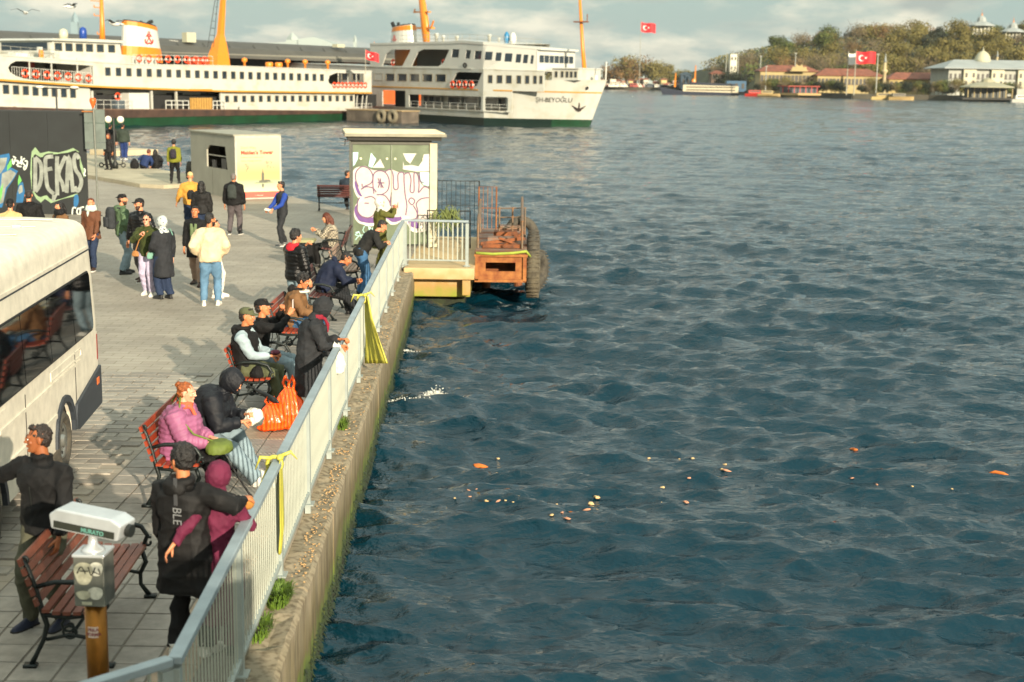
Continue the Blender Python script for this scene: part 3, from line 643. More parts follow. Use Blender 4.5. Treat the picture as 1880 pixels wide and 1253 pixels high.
def poster_mat():
    m = bpy.data.materials.new('poster_print'); m.use_nodes = True; nt = m.node_tree; b = nt.nodes['Principled BSDF']; b.inputs['Roughness'].default_value = .35
    g = nt.nodes.new('ShaderNodeTexCoord'); s = nt.nodes.new('ShaderNodeSeparateXYZ'); nt.links.new(g.outputs['Object'], s.inputs[0])
    mr = nt.nodes.new('ShaderNodeMapRange'); mr.inputs[1].default_value = .03; mr.inputs[2].default_value = 2.3; nt.links.new(s.outputs[2], mr.inputs[0])
    rp_ = nt.nodes.new('ShaderNodeValToRGB'); e = rp_.color_ramp.elements; e[0].position = 0; e[0].color = (*hexc('c4574a'), 1); e[1].position = 1; e[1].color = (*hexc('b3a98e'), 1)
    for p, c in ((.105, 'c4574a'), (.11, 'c9c79c'), (.28, '8f9b7c'), (.31, 'a8986a'), (.42, 'ae9a68'), (.62, 'b4a784')):
        x = e.new(p); x.color = (*hexc(c), 1)
    nt.links.new(mr.outputs[0], rp_.inputs[0]); nt.links.new(rp_.outputs[0], b.inputs['Base Color']); return m
MB().box((KW/2+.02, -.058, 1.16), (1.68, .008, 2.22)).build('poster', poster_mat(), po)
RX = Matrix.Rotation(R(90), 4, 'X')
def put_text(txt, size, x, z, y, mt, par, name='lettering', sx=1.0, shear=0, off=0, rz=0, th=.003, align='LEFT'):
    me = text_mesh(txt, size, name, mt, th, align, sx, shear, off); me.transform(RX)
    return link(me, name, par, (x, y, z), (0, 0, rz))
M_ink = mat('ink_brown', '8a7a55', .5); M_inkr = mat('ink_red', 'c23a1e', .5); M_inkd = mat('ink_dark', '57584a', .5)
put_text("Don't Miss", .135, .22, 1.86, -.066, M_ink, po)
put_text("Maiden's Tower", .195, .22, 1.66, -.066, M_inkr, po, off=.008, sx=1.0)
put_text("Istanbul's iconic tower in the", .075, .22, 1.53, -.066, M_ink, po)
put_text("history of bridges and time", .075, .22, 1.40, -.066, M_ink, po)
put_text("=  Museum", .07, .75, .115, -.066, mat('ink_pale', 'e6b9a4', .5), po)
mb = MB()
for pl in ([(.92, .62), (1.24, .62), (1.24, .68), (1.12, .70), (1.12, .95), (1.09, .99), (1.07, 1.14), (1.05, .99), (1.02, .95), (1.02, .70), (.92, .68)], [(.72, .585), (1.50, .60), (1.45, .618), (.80, .612)], [(1.13, .64), (1.38, .63), (1.36, .70), (1.16, .72)], [(1.02, .56), (1.12, .56), (1.10, .44), (1.06, .40), (1.03, .46)]):
    mb.plate([pl], 0, O=(0, -.0665-.0005*len(mb.v)/20, 0))
mb.build('tower_picture', M_inkd, po)
mb = MB()
for ln in ([(.36, 1.28), (.44, 1.3), (.40, 1.22)], [(.42, 1.2), (.50, 1.24), (.46, 1.10), (.52, 1.18)], [(.44, 1.12), (.42, 1.02)], [(1.18, 1.36), (1.24, 1.40), (1.22, 1.30), (1.3, 1.38), (1.28, 1.3)], [(1.36, 1.38), (1.44, 1.36), (1.38, 1.3)], [(1.2, 1.2), (1.3, 1.25), (1.25, 1.14)], [(1.36, 1.22), (1.4, 1.12)], [(1.48, 1.18), (1.52, 1.16)]):
    stroke(mb, smooth_line(ln, 5), .016, -.069)
mb.build('scribble', mat('marker', '5b5b50', .5), po)

# ---------------------------------------------------------------- black hoarding with graffiti
hw = thing('black_hoarding', 'tall black painted hoarding sprayed with silver and blue graffiti', 'hoarding', (-13.84, 46.3, 0), R(1.0))
HL = 13.5
for i in range(11): MB().box((-.61-i*1.22, 0, 1.645), (1.214, .05, 3.29)).build('panel', mat('hoarding_black', '1b1f1f', .5, var=.3, scale=1.5, bump=.05, bscale=8), hw)
MB().box((-HL/2, .05, 3.31), (HL, .14, .05)).build('cap', mat('hoarding_cap', '25292a', .5), hw)
for i in range(6): MB().box((-.4-i*2.4, .2, 1.6), (.08, .3, 3.2)).build('post', M_dk, hw)
def hp(cx_, cy_):   # crop pixel (0..720, 120..960) of the hoarding -> panel coordinates
    px = cx_/4.474; py = 180+cy_/4.474; p = D(px, py, 46.26); return (p.x+13.84, p.z)
P_sil = mat('paint_silver', '878c84', .45, metal=.2, var=.35, scale=4); P_blk = mat('paint_black', '0d0f0f', .5); P_grn = mat('paint_pale_green', '7d9470', .5, var=.2); P_blue = mat('paint_blue', '1d5a86', .5, var=.25, scale=3); P_lime = mat('paint_green', '5aa04c', .5); P_wh = mat('paint_wall_white', 'b9bfb4', .5)
mb = MB(); mb.plate([[hp(*p) for p in [(255,510),(262,440),(290,405),(330,455),(400,440),(480,450),(555,430),(600,412),(645,440),(665,520),(690,600),(690,700),(660,780),(600,812),(560,820),(500,835),(420,865),(370,830),(335,860),(300,830),(262,760),(250,620)]]], 0, O=(0, -.028, 0)); mb.build('paint', P_grn, hw)
LET = ([(292,490),(290,770)], [(290,490),(335,540),(342,640),(325,720),(292,770)], [(438,482),(380,492),(375,560),(380,650),(395,740),(445,790)], [(378,590),(430,580)], [(470,480),(468,600),(472,800)], [(540,478),(482,620),(512,700),(528,770)], [(548,780),(566,480),(600,775)], [(556,660),(588,660)], [(650,500),(625,465),(608,510),(622,590),(655,640),(668,700),(640,765),(612,730)])
mb = MB(); mb.plate([smooth_loop([hp(*p) for p in [(272,500),(292,462),(335,488),(440,465),(560,450),(622,432),(652,480),(656,560),(678,640),(676,730),(645,775),(600,795),(440,845),(385,800),(335,815),(300,795),(275,740),(268,620)]], 2)], 0, O=(0, -.0295, 0)); mb.build('paint', P_blk, hw)
for w_, mt_, dy_ in ((.21, P_blk, -.031), (.125, P_sil, -.034)):
    for j_, ln in enumerate(LET):
        mb = MB(); stroke(mb, smooth_line([hp(*p) for p in ln], 5), w_, dy_-.0004*j_); mb.build('paint', mt_, hw)
mb = MB(); mb.plate([[hp(*p) for p in [(430,800),(475,790),(450,850),(425,845)]]], 0, O=(0, -.0385, 0)); mb.build('paint', P_sil, hw)
for l in ([(0,470),(78,455),(85,490),(62,560),(100,575),(150,600),(120,660),(60,750),(20,900),(-60,900),(-60,470)], [(140,790),(160,700),(190,690),(205,770),(190,860),(135,860)]): MB().plate([[hp(*p) for p in l]], 0, O=(0, -.029, 0)).build('paint', P_blue, hw)
for l in ([(-60,500),(62,490),(48,560),(10,620),(-60,620)], [(20,620),(90,590),(135,620),(100,680),(50,740),(30,860),(-20,880),(10,720)], [(150,760),(165,720),(185,715),(190,770),(160,790)]): MB().plate([[hp(*p) for p in l]], 0, O=(0, -.033, 0)).build('paint', P_sil, hw)
for l in ([(0,760),(30,700),(20,800),(0,860)], [(62,560),(95,500),(100,560),(60,600)], [(150,680),(160,630),(182,680),(150,720)]): MB().plate([[hp(*p) for p in l]], 0, O=(0, -.036, 0)).build('paint', P_lime, hw)
mb = MB(); mb.plate([smooth_loop([hp(*p) for p in [(605,850),(612,800),(640,800),(645,860),(625,900),(608,900)]], 3)], 0, O=(0, -.029, 0)); mb.build('paint', P_blue, hw)
mb = MB()
for ln in ([(105,500),(112,545),(128,500)], [(130,520),(145,515),(150,545),(138,550),(150,550)], [(150,515),(165,540),(175,515)], [(178,480),(180,550)], [(180,520),(205,495)], [(182,522),(205,555)], [(205,520),(225,520),(222,560),(205,590),(198,570),(225,550)], [(110,480),(135,495)], [(145,560),(180,565)],
           [(625,905),(600,905),(595,960),(615,975),(630,960)], [(640,905),(632,940),(650,960),(660,920),(640,905)], [(660,900),(662,965)], [(655,905),(690,895)], [(690,580),(700,600),(690,630),(705,640)]):
    stroke(mb, smooth_line([hp(*p) for p in ln], 5), .045, -.040)
mb.build('paint', P_wh, hw)

# sign pole beside the hoarding
sp = thing('sign_pole', 'thin grey pole beside the hoarding carrying a panelled sign seen from behind', 'sign', (-13.42, 45.9, 0))
MB().tube([(0, 0, 0), (-.03, 0, 3.75)], .032, 8).build('pole', mat('pole_grey', '5c6058', .5, metal=.2), sp); MB().tube([(0, 0, 0), (0, 0, .02)], .13, 10).build('foot', M_dk, sp)
for i, (za, zb) in enumerate(((2.14, 2.34), (2.35, 2.96), (2.97, 3.40))): MB().box((-.02, .05, (za+zb)/2), (.66, .03, zb-za)).build('sign_panel', mat('sign_back', '5a645e', .6, var=.2, scale=3), sp, bevel=.004)
MB().box((-.22, 0, 3.33), (.36, .06, .04)).build('bracket', M_rust, sp)
MB().lathe([(.03, 3.42), (.05, 3.5), (.11, 3.66), (.10, 3.74), (.06, 3.76)], (-.04, 0, 0), 10).build('lantern', mat('orange_lamp', 'd0581c', .4), sp, smooth=True)
ln_ = thing('low_street_light', 'thin dark post with a level arm showing above the hoarding', 'street light', (-15.6, 49.0, 0))
MB().tube([(0, 0, 0), (0, 0, 4.0)], .03, 8).build('post', M_dk, ln_); MB().tube([(-.6, 0, 4.02), (.75, 0, 4.0)], .02, 6).build('arm', M_dk, ln_)
for x in (-.55, .62): MB().ell((x, 0, 4.05), (.16, .07, .05), 8, 6).build('lamp_head', mat('lamp_white', 'c9c7b8', .4), ln_, smooth=True)
# twin globe lamp
gl = thing('globe_lamp', 'black lamp post with two white globes beside the electric scooter', 'lamp post', (G(212, 316).x, G(212, 316).y, .15))
MB().lathe([(.14, 0), (.14, .25), (.07, .35), (.055, 1.2), (.05, 2.35), (.02, 2.4)], n=10).build('post', M_dk, gl, smooth=True)
MB().tube([(-.28, 0, 2.12), (-.14, 0, 2.02), (.16, 0, 2.02), (.30, 0, 2.12)], .025, 6).build('arm', M_dk, gl)
for x in (-.25, .32): MB().ell((x, 0, 2.28), (.165, .165, .165), 14, 10).build('globe', mat('opal_glass', 'd8d2bf', .3, var=.03), gl, smooth=True)
# ---------------------------------------------------------------- ferries (local frame: x along the side, y away from the viewer, z up from the water)
M_fw = mat('ferry_white', 'aeafa6', .35, var=.10, scale=.5, col2='98927a', thr=(.2, .5), det=8)
M_fw2 = mat('ferry_white_fresh', 'bdbdb4', .3, var=.08, scale=.4)
M_or = mat('ferry_orange', 'c9761a', .4, var=.1); M_str = mat('ferry_stripe', 'b5822f', .5, var=.15, scale=2)
M_grn = mat('boot_green', '154028', .4, var=.5, scale=.7, col2='16301c'); M_brn = mat('hull_brown', '4b372c', .6, var=.4, scale=.8, col2='30241f')
M_win = mat('window_glass', '26313a', .12, var=.3, scale=.6); M_frm = mat('window_frame', '7c745e', .5)
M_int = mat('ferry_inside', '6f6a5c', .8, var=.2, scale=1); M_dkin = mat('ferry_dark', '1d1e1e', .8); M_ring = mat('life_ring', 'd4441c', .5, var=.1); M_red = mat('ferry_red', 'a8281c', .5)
M_black = mat('soot_black', '151515', .6); M_wd = mat('wood_gangway', 'a8823f', .7, var=.3, scale=4); M_bshade = mat('boot_shaded', '10231d', .4)
ring_me = MB().torus((0, 0, 0), .30, .085, 'Y', 16, 6).mesh('life_ring', M_ring, True)
band_me = MB().box((.30, 0, 0), (.12, .19, .2)).box((-.30, 0, 0), (.12, .19, .2)).mesh('ring_band', M_fw2)
def ringat(par, x, y, z, s=1.0):
    o = link(ring_me, 'life_ring', par, (x, y, z), scale=(s, s, s)); link(band_me, 'band', o)
def windows(par, xs, zf, w_, h, y, mt=M_win, frame=M_frm, name='window', rr_=.06):
    mb = MB().plate([rr(-w_/2-.05, -h/2-.05, w_/2+.05, h/2+.05, rr_), rr(-w_/2, -h/2, w_/2, h/2, rr_*.5)], .10, O=(0, -.05, 0)); fm = mb.mesh(name, frame)
    pm_ = MB().box((0, .03, 0), (w_, .02, h)).mesh('pane', mt)
    for x in xs:
        o = link(fm, name, par, (x, y, zf(x) if callable(zf) else zf)); link(pm_, 'pane', o)
def railrow(par, x0, x1, z0f, h, y, mt, n=None, nh=2, name='deck_railing', r=.022):
    mb = MB(); n = n or int(abs(x1-x0)/1.2)+1
    zf = z0f if callable(z0f) else (lambda x: z0f)
    for i in range(n+1):
        x = x0+(x1-x0)*i/n; mb.tube([(x, y, zf(x)), (x, y, zf(x)+h)], r, 5)
    for k in range(nh): 
        hh = h*(k+1)/nh; mb.tube([(x0+(x1-x0)*i/8, y, zf(x0+(x1-x0)*i/8)+hh) for i in range(9)], r, 5)
    mb.build(name, mt, par)
# ---- ferry one
F1 = thing('ferry', 'long white passenger ferry with brown and green hull moored at the left', 'ferry', (-39.74, 162.41, WZ), math.atan2(.8506, .5258))
strp = lambda x: lerp([(-38, 5.9), (-22, 4.92), (-8.8, 4.27), (10.5, 3.83), (38, 3.63)], x)
topz = lambda x: lerp([(-38, 8.2), (-20.7, 7.25), (-15, 7.03), (-4, 6.68), (9, 6.75), (37, 6.5)], x)
mdk = lambda x: lerp([(-38, 3.4), (-22, 2.35), (-10, 1.95), (10, 1.72), (38.6, 1.25)], x)
def hullring(x, hb, zt, zb=-.6, full=.92):
    return [Vector((x, 6-hb, zt)), Vector((x, 6+hb, zt)), Vector((x, 6+hb*full, zb)), Vector((x, 6-hb*full, zb))]
hb1 = lambda x: lerp([(-42, .3), (-38, 2.4), (-30, 4.6), (-20, 5.7), (-10, 6), (30, 6), (36, 5.4), (39, 4.3), (41.5, 2.6)], x)
xs = [-42, -40, -38, -34, -30, -25, -20, -15, -10, 0, 10, 20, 30, 34, 37, 39, 40.5, 41.5]
MB().rings([hullring(x, hb1(x)+.06, 1.02, -.6, .96) for x in xs]).build('hull_bottom', M_grn, F1)
MB().rings([[Vector((x, 6-hb1(x)-.16, mdk(x)-.1)), Vector((x, 6+hb1(x)+.16, mdk(x)-.1)), Vector((x, 6+hb1(x)+.12, .95)), Vector((x, 6-hb1(x)-.12, .95))] for x in xs]).build('hull', M_brn, F1)
MB().rings([[Vector((x, 6-hb1(x), mdk(x))), Vector((x, 6+hb1(x), mdk(x))), Vector((x, 6+hb1(x), mdk(x)-.12)), Vector((x, 6-hb1(x), mdk(x)-.12))] for x in xs]).build('main_deck', mat('deck_brown', '5f4a3b', .7), F1)
# bulwark strips
def strip(par, name, mt, x0, x1, za, zb, y, th=.12, n=12, curve=None):
    xsn = [x0+(x1-x0)*i/n for i in range(n+1)]
    yy = curve or (lambda x: y)
    MB().rings([[Vector((x, yy(x), za(x))), Vector((x, yy(x), zb(x))), Vector((x, yy(x)+th, zb(x))), Vector((x, yy(x)+th, za(x)))] for x in xsn]).build(name, mt, par)
cv = lambda x: 6-hb1(x)-.02
strip(F1, 'bulwark', M_fw, -41, -9.9, lambda x: mdk(x)-.05, lambda x: mdk(x)+.75, 0, curve=cv, n=16)
strip(F1, 'bulwark', M_fw, 12.6, 38.6, lambda x: mdk(x)-.02, lambda x: mdk(x)+.45, 0, curve=cv, n=16)
# lower saloon walls with real window openings
def wall_with(par, name, mt, x0, x1, zb, zt, y, holes, th=.12, n=16, U=(1, 0, 0)):
    o = [(x0+(x1-x0)*i/n, zb(x0+(x1-x0)*i/n)) for i in range(n+1)] + [(x1-(x1-x0)*i/n, zt(x1-(x1-x0)*i/n)) for i in range(n+1)]
    return MB().plate([o]+holes, th, O=(0, y, 0)).build(name, mt, par)
lw = [11.0+1.49*i for i in range(17)]
wall_with(F1, 'lower_wall', M_fw, 10.0, 35.6, lambda x: mdk(x), lambda x: strp(x)-.02, .55, [rr(x-.33, 2.55, x+.33, 3.28, .05) for x in lw])
windows(F1, lw, 2.915, .62, .70, .56)
lw2 = [-28.2+1.22*i for i in range(14)]
wall_with(F1, 'lower_wall', M_fw, -34, -10.0, lambda x: mdk(x), lambda x: strp(x)-.02, .55, [rr(x-.36, strp(x)-1.32, x+.36, strp(x)-.42, .05) for x in lw2])
windows(F1, lw2, lambda x: strp(x)-.87, .70, .85, .56)
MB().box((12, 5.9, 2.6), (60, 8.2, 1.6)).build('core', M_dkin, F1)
# open middle part of the lower deck
MB().box((0, 2.6, 2.9), (19.4, .1, 2.1)).build('inner_wall', M_fw, F1)
for x, w_ in ((-8.6, 1.0), (-6.9, .9), (.0, 1.0), (4.4, 2.6), (9.3, 1.2)): MB().box((x, 2.52, 2.75), (w_, .06, 1.7)).build('doorway', M_dkin, F1)
MB().box((-3.1, 1.2, 2.7), (3.0, 1.5, 1.85)).build('locker', M_fw2, F1); MB().box((-5.2, 1.4, 2.3), (1.5, .6, 1.1)).build('machine_box', mat('grey_blue', '4a555c', .6), F1)
for x in (-9.8, -1.2, 2.6, 9.9): MB().box((x, .5, 2.85), (.22, .22, 2.0)).build('pillar', M_fw, F1)
ringat(F1, -5.8, .9, 3.25, 1.15)
gw = MB().box((6.2, .1, 2.35), (3.6, .08, 1.45)).build('gangway', M_wd, F1)
for i in range(9): MB().box((4.55+i*.41, .04, 2.35), (.05, .05, 1.45)).build('gangway_slat', mat('wood_dark', '7c5c28', .7), gw)
MB().box((6.0, -.02, 3.98), (3.7, .25, .22)).build('sign_board', M_or, F1)
railrow(F1, -9.6, -4.4, lambda x: mdk(x), .95, .12, M_fw2, 5, 2); railrow(F1, .6, 4.2, lambda x: mdk(x), .95, .12, M_fw2, 4, 2, r=.05); railrow(F1, 8.2, 10.2, lambda x: mdk(x), .95, .12, M_fw2, 3, 2, r=.05)
# upper wall with windows and two open galleries
uw = [-7.9+1.5*i for i in range(25)]
ov = [(-20.9, strp(-20.9)+1.25), (-20.7, strp(-20.7)+.85), (-20.0, strp(-20)+.5), (-19, strp(-19)+.30)] + [(-18+i*1.6, strp(-18+i*1.6)+.22) for i in range(6)] + [(-9.95, strp(-10)+.2), (-9.95, topz(-10)-.40)] + [(-11-i*1.6, topz(-11-i*1.6)-.38) for i in range(6)] + [(-19.9, topz(-19.9)-.42), (-20.6, topz(-20.6)-.75)]
ov2 = [(29.4, 5.2), (29.55, 4.9), (30.1, 4.65)] + [(31+i, 4.55) for i in range(7)] + [(37.0, 6.2)] + [(36-i, 6.2) for i in range(6)] + [(29.7, 5.85)]
xw = [uw[i]-.03 for i in range(25)]
o_ = [(-38+76.6*i/40, strp(-38+76.6*i/40)) for i in range(41)] + [(38.6-76.6*i/40, topz(38.6-76.6*i/40)) for i in range(41)]
wz = lambda x: lerp([(-8, 5.90), (10, 5.72), (28, 5.58)], x)
mbw = MB()
def bay(x0, x1, holes, n=6):
    mbw.plate([[(x0+(x1-x0)*i/n, strp(x0+(x1-x0)*i/n)) for i in range(n+1)] + [(x1-(x1-x0)*i/n, topz(x1-(x1-x0)*i/n)) for i in range(n+1)]]+holes, .14, O=(0, .02, 0))
bay(-38, -9.3, [ov], 20); bay(29.0, 38.6, [ov2], 8); xb = [-9.3]+[uw[i]+.75 for i in (2, 5, 8, 11, 14, 17, 20)]+[29.0]
for xa, xc in zip(xb, xb[1:]): bay(xa, xc, [rr(x-.36, wz(x)-.42, x+.36, wz(x)+.42, .06) for x in uw if xa < x < xc])
mbw.build('upper_wall', M_fw, F1)
windows(F1, uw, wz, .70, .82, .04)
wall_with(F1, 'far_wall', M_fw, -36, 38, lambda x: mdk(x), lambda x: topz(x), 11.9, [])
strip(F1, 'stripe', M_str, -38, 38.6, lambda x: strp(x)-.09, lambda x: strp(x)+.10, -.07, th=.09, n=30)
strip(F1, 'upper_deck', M_int, -36, 38.4, lambda x: strp(x)-.12, lambda x: strp(x)-.02, .16, th=11.6, n=20)
strip(F1, 'boat_deck', M_fw, -37.6, 38.6, lambda x: topz(x)-.02, lambda x: topz(x)+.10, -.05, th=12.1, n=24)
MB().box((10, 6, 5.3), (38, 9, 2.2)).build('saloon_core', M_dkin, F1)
MB().box((-10.1, 3.4, 5.6), (.1, 6.5, 2.6)).build('gallery_end', M_fw, F1); MB().box((-15.4, 5.5, 5.9), (11, .1, 2.6)).build('gallery_back', mat('gallery_grey', '5a5a50', .7), F1)
for x in (-18.2, -15.4, -12.0): MB().box((x, .12, strp(x)+1.6), (.12, .10, 2.5)).build('gallery_post', M_fw, F1)
for x, mt in ((-11.2, M_dkin), (-13.6, M_red)): MB().box((x, 5.4, 6.0), (.9, .1, 1.8)).build('gallery_door', mt, F1)
railrow(F1, -20.4, -10.1, lambda x: strp(x)+.2, 1.2, .10, M_fw2, 34, 1)
for i in range(7): ringat(F1, -18.9+i*1.38, -.02, strp(-18.9+i*1.38)+.82, 1.15)
MB().box((33.3, 4.4, 5.3), (8, .1, 2)).build('gallery_back', MATS['gallery_grey'], F1)
for x in (31.6, 33.6, 35.4): MB().box((x, .12, 5.4), (.10, .10, 1.7)).build('gallery_post', M_fw, F1)
for i in range(9): ringat(F1, 30.6+i*.82, -.03, 4.65, 1.05)
# stern: open deck posts, flag
for x in (36.2, 37.4, 38.3): MB().tube([(x, .8, 1.3), (x+.3, .8, 3.6)], .07, 6).build('stern_post', M_fw, F1)
railrow(F1, 35.8, 39.6, 1.3, .9, .8, M_fw2, 5, 2)
MB().box((36.6, 3.5, 2.4), (1.6, .2, 2.2)).build('stern_bulkhead', M_fw, F1)
# bridge
BR = [(-13.9, 7.0), (-13.9, 8.9), (-4.2, 9.05), (-4.2, 7.6), (.5, 6.75)]
def slab(par, name, mt, prof, y0, y1): return MB().plate([prof], y1-y0, O=(0, y0, 0)).build(name, mt, par)
slab(F1, 'wheelhouse_base', M_fw, [(-14.0, 6.95), (-14.0, 7.75), (-4.4, 7.75), (.2, 7.5), (.6, 6.7)], 1.2, 10.8)
MB().plate([[(-14.2, 7.75), (-13.9, 9.0), (-4.6, 9.05), (-4.4, 7.75)]]+[rr(x-.5, 7.95, x+.5, 8.78, .08) for x in (-13.1, -11.7, -10.3, -8.9, -7.4, -5.8)], .12, O=(0, 1.6, 0)).build('wheelhouse_wall', M_fw, F1)
windows(F1, (-13.1, -11.7, -10.3, -8.9, -7.4, -5.8), 8.37, .92, .76, 1.62)
slab(F1, 'wheelhouse_far_side', M_fw, [(-14.2, 7.75), (-13.9, 9.0), (-4.6, 9.05), (-4.4, 7.75)], 9.6, 9.72)
MB().box((-14.05, 5.7, 8.4), (.1, 8.0, 1.3)).build('wheelhouse_end', M_fw, F1); MB().box((-4.5, 5.7, 8.4), (.1, 8, 1.3)).build('wheelhouse_end', M_fw, F1)
MB().box((-14.12, 5.7, 8.4), (.06, 7.2, .8)).build('front_windows', M_win, F1)
slab(F1, 'wheelhouse_roof', M_fw, [(-14.5, 9.0), (-14.0, 9.22), (-9, 9.32), (-4.2, 9.28), (-3.9, 9.0)], 1.2, 10.4)
railrow(F1, -36, -14.2, topz, 1.0, .3, mat('rail_dull', '8b8a80', .6), 18, 2); railrow(F1, -4, 8.4, lambda x: topz(x)+.1, 1.0, .2, M_fw2, 10, 2)
for i in range(8): ringat(F1, -3.2+i*1.45, .12, topz(0)+.68, 1.15)
for x in (9.4, 11.2): tag_ = MB().lathe([(.45, 0), (.5, .1), (.5, .5), (.4, .6)], (x+12, 3, 6.8), 12).build('life_raft_drum', M_or, F1, smooth=True)
for x in (16, 24, 27.4, 32): MB().lathe([(.15, 0), (.15, .6), (.35, .7), (.35, 1.0), (.1, 1.15)], (x, 2.2, 6.7), 10).build('deck_vent', M_or, F1, smooth=True)
MB().box((6.9, 1.0, 7.25), (2.6, 1.0, .8)).build('float_box', M_ring, F1)
MB().box((-17.6, 2.4, 7.45), (1.6, 1.2, .6)).box((-15.2, 2.0, 7.9), (.4, .4, .8)).build('deck_box', M_fw2, F1)
for x in (-25.5, -15.9): MB().lathe([(.22, 7.1), (.26, 7.7), (.2, 8.0)], (x, 1, .0), 8).build('deck_light', M_or, F1)
MB().lathe([(.45, 0), (.5, .5), (.4, .95), (.1, 1.1)], (-9.4, 5, 9.3), 10).build('radar_dome', mat('dome_pale', 'b4b198', .5), F1, smooth=True)
MB().lathe([(.40, 0), (.42, .8), (.34, 1.2), (.1, 1.35)], (-7.4, 4.2, 9.3), 10).build('blue_dome', mat('dome_blue', '123a86', .4), F1, smooth=True)
# funnel (slanted), with emblem of crossed anchors in a ring
def funnel(par, x0, x1, x2, x3, zb, zt, y, r, lean):
    pr = []
    for f in (0, .25, .5, .75, .86, .861, 1):
        xa = x0+(x2-x0)*f; xb = x1+(x3-x1)*f; z = zb+(zt-zb)*f
        pr.append([Vector(((xa+xb)/2+(xb-xa)/2*math.cos(2*PI*k/20), y+r*math.sin(2*PI*k/20)*(1-.1*f), z + lean*math.cos(2*PI*k/20)*f)) for k in range(20)])
    return pr
pr = funnel(F1, -.6, 5.3, -.2, 4.5, 7.0, 11.3, 5.5, 1.5, -.32)
MB().rings(pr).build('funnel', M_fw2, F1, smooth=False)
def ringband(pr, i0, i1, f0, f1, grow, mt, par, name):
    rg_ = []
    for f in (f0, f1):
        a = [p0.lerp(p1, f) for p0, p1 in zip(pr[i0], pr[i1])]; c = sum(a, Vector())/len(a); rg_.append([c+(p-c)*grow for p in a])
    return MB().rings(rg_).build(name, mt, par)
ringband(pr, 0, 6, .90, 1.0, 1.02, M_or, F1, 'funnel_band'); ringband(pr, 0, 6, 1.0, 1.035, .97, M_black, F1, 'funnel_rim')
ringband(pr, 0, 6, .0, .40, 1.015, M_or, F1, 'funnel_foot')
MB().tube([(.2, 5.5, 11.2), (.4, 5.5, 11.7)], .2, 8).tube([(2.8, 5.2, 11.1), (3.4, 5.2, 11.6), (3.8, 5.2, 11.7)], .22, 8).tube([(1.8, 5.2, 11.2), (2.2, 5.2, 11.6)], .2, 8).build('exhaust_pipe', M_black, F1)
def emblem(par, x, y, z, s):
    mb = MB().torus((x, y, z+.62*s), .16*s, .05*s, 'Y', 10, 5)
    for sg in (-1, 1):
        mb.tube([(x-sg*.42*s, y, z-.5*s), (x+sg*.30*s, y, z+.42*s)], .07*s, 5)
        mb.tube([(x-sg*.62*s, y, z-.12*s), (x-sg*.60*s, y, z-.5*s), (x-sg*.3*s, y, z-.68*s), (x-.0*sg*s, y, z-.55*s)], .08*s, 5)
    mb.tube([(x-.45*s, y, z+.2*s), (x, y, z+.45*s), (x+.45*s, y, z+.2*s)], .06*s, 5)
    mb.build('emblem', M_red, par)
emblem(F1, 2.1, 3.98, 9.75, .95)
MB().tube([(4.9, 3.6, 9.6), (6.1, 3.4, 9.5)], .03, 5).build('stay', M_fw2, F1)
def mast(par, pts, rs, name='mast'): return MB().tube(pts, rs, 10).build(name, M_or, par, smooth=True)
m1 = mast(F1, [(-3.5, 5.5, 9.2), (-3.45, 5.5, 11), (-3.4, 5.5, 15.5)], [.34, .26, .16])
for z, l in ((10.0, 1.1), (12.0, 1.6), (12.9, 1.6), (13.6, 2.2)): MB().tube([(-3.4-l*.7, 5.5, z), (-3.4+.1, 5.5, z)], .05, 5).tube([(-3.4-l*.7, 5.5, z), (-3.4-l*.7, 5.5, z+.25)], .06, 5).build('yard', M_or, m1)
m2 = MB().rings([[Vector((15.0+a*w_+dx, 5.5+b*w_*.8, z)) for a, b in ((-1, -1), (1, -1), (1, 1), (-1, 1))] for z, w_, dx in ((6.8, 1.15, -.1), (8.0, 1.0, 0), (9.4, .7, .2), (10.6, .36, .45), (17, .22, 1.3))]).build('mast', M_or, F1)
MB().tube([(12.6, 5.0, 9.0), (14.9, 5.2, 17)], .04, 5).tube([(13.6, 5.0, 9.0), (15.1, 5.2, 17)], .04, 5).build('stay', M_black, m2)
for i in range(9): MB().tube([(12.85+i*.26, 5.05, 9.6+i*.85), (13.7+i*.18, 5.05, 9.6+i*.85)], .03, 4).build('ratline', M_black, m2)
# ---- ferry two
def bays(par, name, mt, cuts, zb, zt, y, th, holes, n=5):
    mb = MB()
    for xa, xc in zip(cuts, cuts[1:]):
        hs = [h for h in holes if min(p[0] for p in h) > xa-1e-6 and max(p[0] for p in h) < xc+1e-6]
        mb.plate([[(xa+(xc-xa)*i/n, zb(xa+(xc-xa)*i/n)) for i in range(n+1)] + [(xc-(xc-xa)*i/n, zt(xc-(xc-xa)*i/n)) for i in range(n+1)]]+hs, th, O=(0, y, 0))
    return mb.build(name, mt, par)
F2 = thing('ferry', 'white passenger ferry with orange masts and pointed bow moored behind the first', 'ferry', (0, 0, WZ))
hb2 = lambda x: lerp([(-34, 3), (-28, 5.2), (-20, 5.5), (10, 5.5), (15, 5.0), (19, 4.1), (22, 2.9), (24.5, 1.5), (26.1, .10)], x)
hw2 = lambda x: lerp([(-34, 1), (-28, 4.6), (-20, 5.3), (8, 5.3), (13, 4.4), (17, 3.1), (20, 1.9), (22.3, .8), (23.4, .08)], x)
xt = lambda x: x if x < 14 else 14+(x-14)*(26.1-14)/(26.1-14)
dk2 = lambda x: lerp([(-34, 5.0), (-10, 4.44), (10, 4.4), (12, 4.42), (12.2, 5.55), (18, 5.62), (26.1, 5.78)], x)
st2 = lambda x: lerp([(-34, 4.9), (-12, 4.46), (10, 4.34), (26, 4.22)], x)
secs = []
